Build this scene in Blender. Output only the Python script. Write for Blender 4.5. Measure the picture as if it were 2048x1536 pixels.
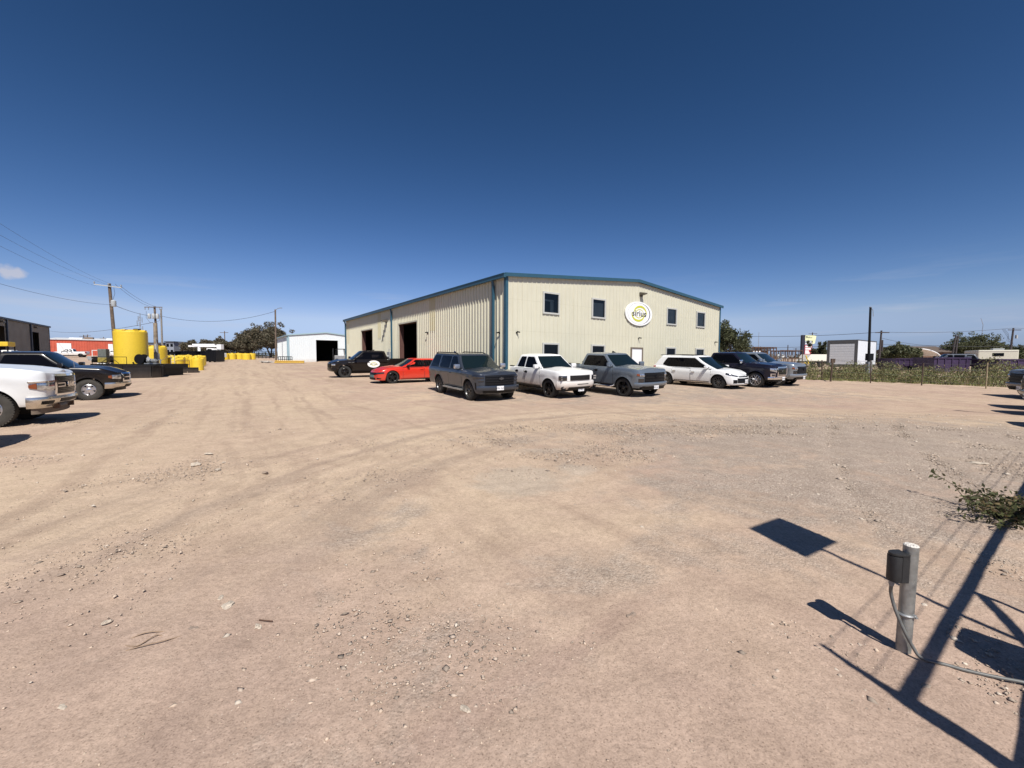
import bpy, bmesh, math, random
import numpy as np
from mathutils import Vector, Matrix

random.seed(7)
RNG = np.random.default_rng(11)
SC = bpy.context.scene
for o in list(bpy.data.objects):
    bpy.data.objects.remove(o)

# ------------------------------------------------------------------ camera
FPX, CX, CY = 832.0, 1024.0, 768.0
PITCH, ROLL, EYE = 0.0581, 0.0046, 1.62
cam_data = bpy.data.cameras.new('camera')
cam_data.sensor_width = 36.0
cam_data.lens = FPX / 2048.0 * 36.0
cam_data.clip_start = 0.05
cam_data.clip_end = 9000.0
cam = bpy.data.objects.new('camera', cam_data)
SC.collection.objects.link(cam)
CAM_ROT = Matrix.Rotation(math.pi / 2 - PITCH, 4, 'X') @ Matrix.Rotation(ROLL, 4, 'Z')
cam.matrix_world = Matrix.Translation((0, 0, EYE)) @ CAM_ROT
SC.camera = cam

# ------------------------------------------------------------------ sun, sky, exposure
SUN_EL = math.radians(51.5)
SUN_AZ = (0.268, -0.963)
SUN = Vector((SUN_AZ[0] * math.cos(SUN_EL), SUN_AZ[1] * math.cos(SUN_EL), math.sin(SUN_EL)))
sun_data = bpy.data.lights.new('sun', 'SUN')
sun_data.energy = 5.0
sun_data.angle = math.radians(0.53)
sun_data.color = (1.0, 0.955, 0.88)
sun = bpy.data.objects.new('sun', sun_data)
SC.collection.objects.link(sun)
sun.rotation_euler = SUN.to_track_quat('Z', 'Y').to_euler()
sun.location = (0, -20, 40)

world = bpy.data.worlds.new('World')
SC.world = world
world.use_nodes = True
wn, wl = world.node_tree.nodes, world.node_tree.links
wn.clear()
wout = wn.new('ShaderNodeOutputWorld')
wbg = wn.new('ShaderNodeBackground')
wbg.inputs['Strength'].default_value = 0.06
sky = wn.new('ShaderNodeTexSky')
sky.sky_type = 'NISHITA'
sky.sun_disc = False
sky.sun_elevation = SUN_EL
sky.sun_rotation = math.atan2(SUN_AZ[0], SUN_AZ[1])
sky.altitude = 900.0
sky.air_density = 1.0
sky.dust_density = 0.35
sky.ozone_density = 3.0
# thin cloud streaks low above the horizon, all the way round
tc = wn.new('ShaderNodeTexCoord')
sep = wn.new('ShaderNodeSeparateXYZ')
wl.new(tc.outputs['Generated'], sep.inputs[0])
cmap = wn.new('ShaderNodeMapping')
cmap.inputs['Scale'].default_value = (4.2, 4.2, 46.0)
cmap.inputs['Location'].default_value = (3.1, 1.7, 0.4)
wl.new(tc.outputs['Generated'], cmap.inputs[0])
cno = wn.new('ShaderNodeTexNoise')
cno.inputs['Scale'].default_value = 1.0
cno.inputs['Detail'].default_value = 7.0
cno.inputs['Roughness'].default_value = 0.55
wl.new(cmap.outputs[0], cno.inputs['Vector'])
cr = wn.new('ShaderNodeValToRGB')
cr.color_ramp.elements[0].position = 0.55
cr.color_ramp.elements[1].position = 0.82
wl.new(cno.outputs['Fac'], cr.inputs[0])
band = wn.new('ShaderNodeValToRGB')
be = band.color_ramp.elements
be[0].position, be[0].color = 0.0, (0.5, 0.5, 0.5, 1)
be[1].position, be[1].color = 0.19, (0, 0, 0, 1)
b2 = be.new(0.08)
b2.color = (1, 1, 1, 1)
wl.new(sep.outputs['Z'], band.inputs[0])
cm = wn.new('ShaderNodeMath')
cm.operation = 'MULTIPLY'
wl.new(cr.outputs[0], cm.inputs[0])
wl.new(band.outputs[0], cm.inputs[1])
cm2 = wn.new('ShaderNodeMath')
cm2.operation = 'MULTIPLY'
cm2.inputs[1].default_value = 0.5
wl.new(cm.outputs[0], cm2.inputs[0])
hsv = wn.new('ShaderNodeHueSaturation')
hsv.inputs['Saturation'].default_value = 1.08
hsv.inputs['Value'].default_value = 1.0
wl.new(sky.outputs[0], hsv.inputs['Color'])
cmix = wn.new('ShaderNodeMixRGB')
cmix.inputs['Color2'].default_value = (7.6, 7.9, 9.2, 1)
wl.new(cm2.outputs[0], cmix.inputs['Fac'])
# deepen the blue overhead the way the photograph's sky does
ssep = wn.new('ShaderNodeSeparateColor')
wl.new(hsv.outputs[0], ssep.inputs[0])
scom = wn.new('ShaderNodeCombineColor')
for ch, (gain, gam) in enumerate(((0.53, 1.68), (0.55, 1.43), (0.485, 1.51))):
    pw = wn.new('ShaderNodeMath')
    pw.operation = 'POWER'
    pw.inputs[1].default_value = gam
    wl.new(ssep.outputs[ch], pw.inputs[0])
    ml = wn.new('ShaderNodeMath')
    ml.operation = 'MULTIPLY'
    ml.inputs[1].default_value = gain
    wl.new(pw.outputs[0], ml.inputs[0])
    wl.new(ml.outputs[0], scom.inputs[ch])
# keep the haze near the horizon pale blue
ssep2 = wn.new('ShaderNodeSeparateColor')
wl.new(scom.outputs[0], ssep2.inputs[0])
def smin(a, b, k):
    m1 = wn.new('ShaderNodeMath')
    m1.operation = 'MULTIPLY'
    m1.inputs[1].default_value = k
    wl.new(b, m1.inputs[0])
    m2 = wn.new('ShaderNodeMath')
    m2.operation = 'MINIMUM'
    wl.new(a, m2.inputs[0])
    wl.new(m1.outputs[0], m2.inputs[1])
    return m2.outputs[0]
g_ = smin(ssep2.outputs[1], ssep2.outputs[2], 0.70)
r_ = smin(ssep2.outputs[0], g_, 0.76)
scom2 = wn.new('ShaderNodeCombineColor')
wl.new(r_, scom2.inputs[0])
wl.new(g_, scom2.inputs[1])
wl.new(ssep2.outputs[2], scom2.inputs[2])
wl.new(scom2.outputs[0], cmix.inputs['Color1'])
# one small puff of cloud low in the sky
d0 = (CAM_ROT.to_3x3() @ Vector(((14 - CX) / FPX, -(543 - CY) / FPX, -1.0))).normalized()
pv = wn.new('ShaderNodeVectorMath')
pv.operation = 'SUBTRACT'
pv.inputs[1].default_value = d0
wl.new(tc.outputs['Generated'], pv.inputs[0])
pm = wn.new('ShaderNodeVectorMath')
pm.operation = 'MULTIPLY'
pm.inputs[1].default_value = (52, 52, 95)
wl.new(pv.outputs[0], pm.inputs[0])
pl_ = wn.new('ShaderNodeVectorMath')
pl_.operation = 'LENGTH'
wl.new(pm.outputs[0], pl_.inputs[0])
pn = wn.new('ShaderNodeTexNoise')
pn.inputs['Scale'].default_value = 60.0
pn.inputs['Detail'].default_value = 6.0
wl.new(tc.outputs['Generated'], pn.inputs['Vector'])
pa = wn.new('ShaderNodeMath')
pa.operation = 'MULTIPLY_ADD'
pa.inputs[1].default_value = 1.6
wl.new(pn.outputs['Fac'], pa.inputs[0])
ps_ = wn.new('ShaderNodeMath')
ps_.operation = 'SUBTRACT'
ps_.inputs[0].default_value = 0.25
wl.new(pl_.outputs['Value'], ps_.inputs[1])
wl.new(ps_.outputs[0], pa.inputs[2])
pc = wn.new('ShaderNodeClamp')
pc.inputs['Max'].default_value = 0.55
wl.new(pa.outputs[0], pc.inputs['Value'])
pmx = wn.new('ShaderNodeMixRGB')
pmx.inputs['Color2'].default_value = (9.5, 8.8, 8.8, 1)
wl.new(pc.outputs[0], pmx.inputs['Fac'])
wl.new(cmix.outputs[0], pmx.inputs['Color1'])
wl.new(pmx.outputs[0], wbg.inputs['Color'])
wl.new(wbg.outputs[0], wout.inputs['Surface'])

vs = SC.view_settings
vs.view_transform = 'Standard'
vs.look = 'None'
vs.gamma = 1.0
vs.use_curve_mapping = False
vs.exposure = 0.3

# ------------------------------------------------------------------ places
def ray(u, v):
    d = CAM_ROT.to_3x3() @ Vector(((u - CX) / FPX, -(v - CY) / FPX, -1.0))
    return d

def at(u, v, Y):
    """the world point seen at photo pixel (u, v) at distance Y ahead"""
    d = ray(u, v)
    k = Y / d.y
    return Vector((d.x * k, Y, EYE + d.z * k))

_PY = [-80, 10, 16.5, 20, 24, 31, 45, 68, 100, 140, 5000]
_PZ = [0, 0, -0.06, 0.08, 0.24, 0.30, 0.60, 1.05, 2.0, 2.4, 2.4]

def gz(x, y):
    y = np.asarray(y, dtype=float)
    return (np.interp(y - 1.2, _PY, _PZ) + np.interp(y, _PY, _PZ) * 2 + np.interp(y + 1.2, _PY, _PZ)) / 4

def on_ground(u, v):
    d = ray(u, v)
    Y = 5.0
    for _ in range(60):
        Y = (float(gz(0, Y)) - EYE) * d.y / d.z * 0.5 + Y * 0.5
    return Vector((d.x / d.y * Y, Y, float(gz(0, Y))))

TH = 0.6244
EX = Vector((math.cos(TH), math.sin(TH), 0))      # along the warehouse front
GX = Vector((-math.sin(TH), math.cos(TH), 0))     # along its long side, away

# ------------------------------------------------------------------ materials
MATS = {}

def pmat(name, col, rough=0.6, metal=0.0, coat=0.0, noise=0.0, nscale=8.0, bump=0.0, bscale=60.0, spec=0.5, dust=None, island=0.0):
    """principled material; noise varies the colour, dust = (colour, height, strength) lays dust on the lowest part"""
    if name in MATS:
        return MATS[name]
    m = bpy.data.materials.new(name)
    m.use_nodes = True
    n, l = m.node_tree.nodes, m.node_tree.links
    p = n['Principled BSDF']
    p.inputs['Base Color'].default_value = (*col, 1)
    p.inputs['Roughness'].default_value = rough
    p.inputs['Metallic'].default_value = metal
    p.inputs['Coat Weight'].default_value = coat
    p.inputs['Coat Roughness'].default_value = 0.05
    p.inputs['Specular IOR Level'].default_value = spec
    cur = None
    co = n.new('ShaderNodeTexCoord')
    if noise > 0:
        t = n.new('ShaderNodeTexNoise')
        t.inputs['Scale'].default_value = nscale
        t.inputs['Detail'].default_value = 6
        l.new(co.outputs['Object'], t.inputs['Vector'])
        mr = n.new('ShaderNodeMapRange')
        mr.inputs[1].default_value = 0.3
        mr.inputs[2].default_value = 0.7
        mr.inputs[3].default_value = 1 - noise
        mr.inputs[4].default_value = 1 + noise
        l.new(t.outputs['Fac'], mr.inputs[0])
        mx = n.new('ShaderNodeMixRGB')
        mx.blend_type = 'MULTIPLY'
        mx.inputs['Fac'].default_value = 1
        mx.inputs['Color1'].default_value = (*col, 1)
        l.new(mr.outputs[0], mx.inputs['Color2'])
        cur = mx.outputs[0]
    if island > 0:
        ge = n.new('ShaderNodeNewGeometry')
        mr = n.new('ShaderNodeMapRange')
        mr.inputs[3].default_value = 1 - island
        mr.inputs[4].default_value = 1 + island
        l.new(ge.outputs['Random Per Island'], mr.inputs[0])
        mx = n.new('ShaderNodeMixRGB')
        mx.blend_type = 'MULTIPLY'
        mx.inputs['Fac'].default_value = 1
        if cur:
            l.new(cur, mx.inputs['Color1'])
        else:
            mx.inputs['Color1'].default_value = (*col, 1)
        l.new(mr.outputs[0], mx.inputs['Color2'])
        cur = mx.outputs[0]
    if dust:
        dc, dh, ds = dust
        sp = n.new('ShaderNodeSeparateXYZ')
        l.new(co.outputs['Object'], sp.inputs[0])
        t2 = n.new('ShaderNodeTexNoise')
        t2.inputs['Scale'].default_value = 3.0
        t2.inputs['Detail'].default_value = 8
        l.new(co.outputs['Object'], t2.inputs['Vector'])
        ad = n.new('ShaderNodeMath')
        ad.operation = 'MULTIPLY_ADD'
        ad.inputs[1].default_value = -0.55 * dh
        l.new(t2.outputs['Fac'], ad.inputs[0])
        l.new(sp.outputs['Z'], ad.inputs[2])
        mr = n.new('ShaderNodeMapRange')
        mr.inputs[1].default_value = 0.05
        mr.inputs[2].default_value = dh
        mr.inputs[3].default_value = ds
        mr.inputs[4].default_value = 0.02
        l.new(ad.outputs[0], mr.inputs[0])
        mx = n.new('ShaderNodeMixRGB')
        l.new(mr.outputs[0], mx.inputs['Fac'])
        if cur:
            l.new(cur, mx.inputs['Color1'])
        else:
            mx.inputs['Color1'].default_value = (*col, 1)
        mx.inputs['Color2'].default_value = (*dc, 1)
        cur = mx.outputs[0]
        rr = n.new('ShaderNodeMapRange')
        rr.inputs[3].default_value = rough
        rr.inputs[4].default_value = 0.8
        l.new(mr.outputs[0], rr.inputs[0])
        l.new(rr.outputs[0], p.inputs['Roughness'])
    if cur:
        l.new(cur, p.inputs['Base Color'])
    if bump > 0:
        t3 = n.new('ShaderNodeTexNoise')
        t3.inputs['Scale'].default_value = bscale
        t3.inputs['Detail'].default_value = 4
        l.new(co.outputs['Object'], t3.inputs['Vector'])
        bp = n.new('ShaderNodeBump')
        bp.inputs['Strength'].default_value = bump
        bp.inputs['Distance'].default_value = 0.02
        l.new(t3.outputs['Fac'], bp.inputs['Height'])
        l.new(bp.outputs[0], p.inputs['Normal'])
    MATS[name] = m
    return m

def leaf_mat(name, col, spread=0.5, dry=None):
    if name in MATS:
        return MATS[name]
    m = bpy.data.materials.new(name)
    m.use_nodes = True
    n, l = m.node_tree.nodes, m.node_tree.links
    p = n['Principled BSDF']
    p.inputs['Roughness'].default_value = 0.6
    p.inputs['Specular IOR Level'].default_value = 0.3
    ge = n.new('ShaderNodeNewGeometry')
    r = n.new('ShaderNodeValToRGB')
    e = r.color_ramp.elements
    e[0].color = (*[c * (1 - spread) for c in col], 1)
    e[1].color = (*[c * (1 + spread) for c in col], 1)
    if dry:
        e[1].position = 0.72
        k = e.new(0.8)
        k.color = (*dry, 1)
    l.new(ge.outputs['Random Per Island'], r.inputs[0])
    l.new(r.outputs[0], p.inputs['Base Color'])
    tr = n.new('ShaderNodeBsdfTranslucent')
    l.new(r.outputs[0], tr.inputs['Color'])
    mx = n.new('ShaderNodeMixShader')
    mx.inputs[0].default_value = 0.25
    l.new(p.outputs[0], mx.inputs[1])
    l.new(tr.outputs[0], mx.inputs[2])
    l.new(mx.outputs[0], n['Material Output'].inputs['Surface'])
    MATS[name] = m
    return m

DUST = (0.42, 0.31, 0.22)
M_BLACK = pmat('black_plastic', (0.006, 0.006, 0.007), 0.5, spec=0.25)
M_DARK = pmat('underbody_black', (0.008, 0.008, 0.008), 0.9)
M_RUBBER = pmat('tyre_rubber', (0.012, 0.011, 0.0105), 0.85, noise=0.3, nscale=6)
M_RUBBER_DUSTY = pmat('dusty_tyre_rubber', (0.042, 0.038, 0.033), 0.9, noise=0.3, nscale=6, bump=0.4, bscale=30)
M_CHROME = pmat('chrome', (0.72, 0.72, 0.74), 0.09, 1.0)
M_CHROME_DUSTY = pmat('dusty_chrome', (0.62, 0.58, 0.52), 0.22, 0.9, noise=0.2, nscale=4)
M_ALLOY = pmat('alloy_silver', (0.6, 0.6, 0.62), 0.3, 0.9)
M_BLACKALLOY = pmat('black_alloy', (0.008, 0.008, 0.009), 0.25, 0.2, coat=0.4)
M_GREYALLOY = pmat('grey_alloy', (0.11, 0.11, 0.11), 0.35, 0.7)
M_GLASS = pmat('dark_car_glass', (0.006, 0.012, 0.014), 0.03, spec=0.36)
M_TINT = pmat('tinted_car_glass', (0.003, 0.003, 0.004), 0.03, spec=0.14)
M_LAMP = pmat('headlamp_clear', (0.46, 0.48, 0.51), 0.12, 0.75, coat=1.0, noise=0.55, nscale=11)
M_LAMPDARK = pmat('headlamp_smoked', (0.03, 0.03, 0.034), 0.08, 0.4, coat=1.0)
M_AMBER = pmat('amber_lens', (0.22, 0.045, 0.01), 0.15, coat=1.0)
M_RED = pmat('tail_lamp_red', (0.25, 0.01, 0.01), 0.12, coat=1.0)
M_PLATE = pmat('licence_plate_white', (0.75, 0.76, 0.78), 0.4)
M_INK = pmat('dark_ink', (0.02, 0.02, 0.03), 0.6)
M_STEEL = pmat('galvanised_steel', (0.38, 0.385, 0.38), 0.45, 0.7, noise=0.25, nscale=14)
M_BLACKSTEEL = pmat('black_painted_steel', (0.008, 0.008, 0.008), 0.5, noise=0.2, spec=0.3)
M_RUST = pmat('rusty_steel', (0.10, 0.055, 0.035), 0.85, noise=0.4, nscale=9)
M_WOOD = pmat('weathered_pole_wood', (0.13, 0.095, 0.07), 0.9, noise=0.35, nscale=5, bump=0.4, bscale=18)
M_WIRE = pmat('wire_dark', (0.05, 0.05, 0.058), 0.6)
M_WHITE = pmat('white_paint', (0.78, 0.78, 0.77), 0.45, noise=0.05)
M_YELLOW = pmat('yellow_poly', (0.70, 0.49, 0.035), 0.5, noise=0.12, nscale=18, bump=0.3, bscale=25)
M_YELLOWPALE = pmat('sun_faded_yellow_poly', (0.80, 0.64, 0.10), 0.5, noise=0.12, nscale=5)
M_BLACKPOLY = pmat('black_poly', (0.009, 0.009, 0.010), 0.55, noise=0.3, nscale=3, dust=(DUST, 0.4, 0.08), spec=0.25)
M_PURPLE = pmat('purple_paint', (0.032, 0.017, 0.052), 0.6, noise=0.25, nscale=3)
M_CONC = pmat('pale_concrete', (0.45, 0.42, 0.38), 0.9, noise=0.2, nscale=4)

# ------------------------------------------------------------------ mesh helpers
class MB:
    def __init__(self):
        self.v, self.f, self.m = [], [], []

    def add(self, verts, faces, mi=0):
        b = len(self.v)
        self.v.extend([tuple(p) for p in verts])
        for f in faces:
            self.f.append(tuple(b + i for i in f))
            self.m.append(mi)

    def box(self, c, s, rz=0.0, mi=0, rot=None):
        hx, hy, hz = s[0] / 2, s[1] / 2, s[2] / 2
        R = rot if rot is not None else Matrix.Rotation(rz, 3, 'Z')
        vs_ = []
        for z in (-hz, hz):
            for x, y in ((-hx, -hy), (hx, -hy), (hx, hy), (-hx, hy)):
                vs_.append(Vector(c) + R @ Vector((x, y, z)))
        self.add(vs_, [(3, 2, 1, 0), (4, 5, 6, 7), (0, 1, 5, 4), (1, 2, 6, 5), (2, 3, 7, 6), (3, 0, 4, 7)], mi)

    def b2(self, p0, p1, mi=0):
        c = [(a + b) / 2 for a, b in zip(p0, p1)]
        s = [abs(b - a) for a, b in zip(p0, p1)]
        self.box(c, s, 0, mi)

    def tube(self, pts, r, seg=8, mi=0, cap=True):
        pts = [Vector(p) for p in pts]
        n = len(pts)
        rs = r if isinstance(r, (list, tuple)) else [r] * n
        vs_, fs = [], []
        up0 = None
        for i, p in enumerate(pts):
            t = (pts[min(i + 1, n - 1)] - pts[max(i - 1, 0)])
            if t.length < 1e-9:
                t = Vector((0, 0, 1))
            t.normalize()
            if up0 is None:
                up0 = Vector((0, 0, 1)) if abs(t.z) < 0.9 else Vector((1, 0, 0))
            a = t.cross(up0)
            if a.length < 1e-6:
                a = t.cross(Vector((0, 1, 0)))
            a.normalize()
            b = a.cross(t).normalized()
            up0 = b
            for k in range(seg):
                w = 2 * math.pi * k / seg
                vs_.append(p + (a * math.cos(w) + b * math.sin(w)) * rs[i])
        for i in range(n - 1):
            for k in range(seg):
                k2 = (k + 1) % seg
                fs.append((i * seg + k, i * seg + k2, (i + 1) * seg + k2, (i + 1) * seg + k))
        if cap:
            fs.append(tuple(range(seg - 1, -1, -1)))
            fs.append(tuple((n - 1) * seg + k for k in range(seg)))
        self.add(vs_, fs, mi)

    def lathe(self, prof, c=(0, 0, 0), axis='Z', seg=32, mi=0, cap=True):
        """prof: (r, h) pairs from bottom to top"""
        vs_, fs = [], []
        for r, h in prof:
            for k in range(seg):
                w = 2 * math.pi * k / seg
                x, y = r * math.cos(w), r * math.sin(w)
                if axis == 'Z':
                    vs_.append((c[0] + x, c[1] + y, c[2] + h))
                elif axis == 'Y':
                    vs_.append((c[0] + x, c[1] + h, c[2] + y))
                else:
                    vs_.append((c[0] + h, c[1] + x, c[2] + y))
        n = len(prof)
        for i in range(n - 1):
            for k in range(seg):
                k2 = (k + 1) % seg
                fs.append((i * seg + k, i * seg + k2, (i + 1) * seg + k2, (i + 1) * seg + k))
        if cap:
            fs.append(tuple(range(seg - 1, -1, -1)))
            fs.append(tuple((n - 1) * seg + k for k in range(seg)))
        self.add(vs_, fs, mi)

    def prism(self, poly, func, d0, d1, mi=0):
        """poly of 2-D points; func(a, b, d) -> 3-D point; from depth d0 to d1"""
        n = len(poly)
        vs_ = [func(a, b, d0) for a, b in poly] + [func(a, b, d1) for a, b in poly]
        fs = [tuple(range(n - 1, -1, -1)), tuple(range(n, 2 * n))]
        for i in range(n):
            j = (i + 1) % n
            fs.append((i, j, n + j, n + i))
        self.add(vs_, fs, mi)

    def grid(self, P, mi=0, flip=False):
        """P: rows of points -> quads"""
        R, C = len(P), len(P[0])
        vs_ = [p for row in P for p in row]
        fs = []
        for i in range(R - 1):
            for j in range(C - 1):
                q = (i * C + j, i * C + j + 1, (i + 1) * C + j + 1, (i + 1) * C + j)
                fs.append(q[::-1] if flip else q)
        self.add(vs_, fs, mi)

    def mesh(self, name, mats, smooth=None, recalc=True, bevel=0.0):
        me = bpy.data.meshes.new(name)
        me.from_pydata([tuple(p) for p in self.v], [], self.f)
        for m in (mats if isinstance(mats, (list, tuple)) else [mats]):
            me.materials.append(m)
        if any(self.m):
            me.polygons.foreach_set('material_index', self.m)
        if recalc or bevel or smooth is not None:
            bm = bmesh.new()
            bm.from_mesh(me)
            if smooth is not None or bevel:
                bmesh.ops.remove_doubles(bm, verts=bm.verts, dist=0.0004)
            if recalc:
                bmesh.ops.recalc_face_normals(bm, faces=bm.faces)
            if bevel:
                es = [e for e in bm.edges if len(e.link_faces) == 2 and e.calc_face_angle(0) > 0.6]
                bmesh.ops.bevel(bm, geom=es, offset=bevel, segments=2, affect='EDGES', profile=0.6)
            if smooth is not None:
                for f in bm.faces:
                    f.smooth = True
                for e in bm.edges:
                    e.smooth = not (len(e.link_faces) == 2 and e.calc_face_angle(0) > smooth)
            bm.to_mesh(me)
            bm.free()
        me.update()
        return me

    def build(self, name, mats, parent=None, smooth=None, recalc=True, bevel=0.0, loc=None):
        ob = bpy.data.objects.new(name, self.mesh(name, mats, smooth, recalc, bevel))
        SC.collection.objects.link(ob)
        if parent is not None:
            ob.parent = parent
        if loc is not None:
            ob.location = loc
        return ob

def tag(o, label=None, cat=None, group=None, kind=None):
    if label:
        o['label'] = label
    if cat:
        o['category'] = cat
    if group:
        o['group'] = group
    if kind:
        o['kind'] = kind
    return o

def thing(name, label, cat, loc=(0, 0, 0), rz=0.0, group=None):
    o = bpy.data.objects.new(name, None)
    o.empty_display_size = 0.3
    SC.collection.objects.link(o)
    o.location = loc
    o.rotation_euler = (0, 0, rz)
    return tag(o, label, cat, group)

def copy_tree(o, parent=None):
    c = o.copy()
    SC.collection.objects.link(c)
    if parent is not None:
        c.parent = parent
    for ch in list(o.children):
        copy_tree(ch, c)
    return c

def text_mesh(name, body, size, mat, parent, mtx, extrude=0.004, offset=0.0, sx=1.0, shear=0.0):
    cu = bpy.data.curves.new(name, 'FONT')
    cu.body = body
    cu.size = size
    cu.align_x = 'CENTER'
    cu.align_y = 'CENTER'
    cu.extrude = extrude
    cu.offset = offset
    cu.shear = shear
    tmp = bpy.data.objects.new(name, cu)
    SC.collection.objects.link(tmp)
    dg = bpy.context.evaluated_depsgraph_get()
    dg.update()
    me = bpy.data.meshes.new_from_object(tmp.evaluated_get(dg))
    bpy.data.objects.remove(tmp)
    me.transform(Matrix.Diagonal((sx, 1, 1, 1)))
    me.transform(mtx)
    me.materials.clear()
    me.materials.append(mat)
    ob = bpy.data.objects.new(name, me)
    SC.collection.objects.link(ob)
    ob.parent = parent
    return ob

# ------------------------------------------------------------------ ground
def graded(a, b, specs):
    out = [a]
    while out[-1] < b:
        x = out[-1]
        st = next(s for lim, s in specs if x < lim)
        out.append(x + st)
    return np.array(out)

def lowfreq(x, y, seed, scale, octs=4):
    r = np.random.default_rng(seed)
    s = np.zeros_like(x, dtype=float)
    amp = 1.0
    for _ in range(octs):
        for _k in range(4):
            a = r.uniform(0, 2 * math.pi)
            ph = r.uniform(0, 2 * math.pi)
            kx, ky = math.cos(a) / scale, math.sin(a) / scale
            s += amp * np.sin(2 * math.pi * (kx * x + ky * y) + ph) / 4
        scale /= 2.1
        amp *= 0.55
    return s

ys = graded(-60, 6500, [(-3, 6), (0.6, 0.3), (7, 0.03), (14, 0.08), (45, 0.4), (110, 2.5), (200, 12), (1e9, 400)])
xr = graded(0, 5000, [(7, 0.045), (14, 0.12), (36, 0.6), (110, 4), (300, 25), (1e9, 450)])
xs = np.concatenate([-xr[:0:-1], xr])
XX, YY = np.meshgrid(xs, ys)
ZZ = gz(XX, YY)
near = np.clip((16 - YY) / 8, 0, 1) * np.clip((16 - np.abs(XX)) / 6, 0, 1) * np.clip((YY + 2) / 2, 0, 1)
yard = np.clip((60 - YY) / 30, 0, 1)
ZZ = ZZ + near * (0.010 * lowfreq(XX, YY, 3, 2.2, 4) + 0.0045 * lowfreq(XX, YY, 5, 0.34, 3))
ZZ = ZZ + near * 0.0011 * RNG.normal(size=ZZ.shape)
ZZ = ZZ + yard * 0.02 * lowfreq(XX, YY, 8, 9.0, 2)
# wheel ruts in the foreground: two curving tracks
def rut(cx, amp, w):
    d = XX - cx
    return amp * (np.exp(-(d / w) ** 2) - 0.5 * np.exp(-((np.abs(d) - 2.0 * w) / (0.8 * w)) ** 2))
for x0, sl, cv in ((-3.4, -0.32, 0.012), (-1.8, -0.32, 0.012), (1.6, 0.42, 0.02), (3.2, 0.42, 0.02)):
    ZZ = ZZ - near * rut(x0 + sl * YY + cv * YY ** 2, 0.011, 0.17)
nr, nc = XX.shape
gv = np.stack([XX.ravel(), YY.ravel(), ZZ.ravel()], 1)
ii = np.arange(nr - 1)[:, None] * nc + np.arange(nc - 1)[None, :]
gf = np.stack([ii, ii + 1, ii + nc + 1, ii + nc], -1).reshape(-1, 4)
gme = bpy.data.meshes.new('ground')
gme.vertices.add(len(gv))
gme.vertices.foreach_set('co', gv.ravel())
gme.loops.add(gf.size)
gme.loops.foreach_set('vertex_index', gf.ravel().astype(np.int32))
gme.polygons.add(len(gf))
gme.polygons.foreach_set('loop_start', np.arange(0, gf.size, 4, dtype=np.int32))
gme.polygons.foreach_set('use_smooth', np.ones(len(gf), dtype=bool))
gme.update()
gme.validate()

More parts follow.
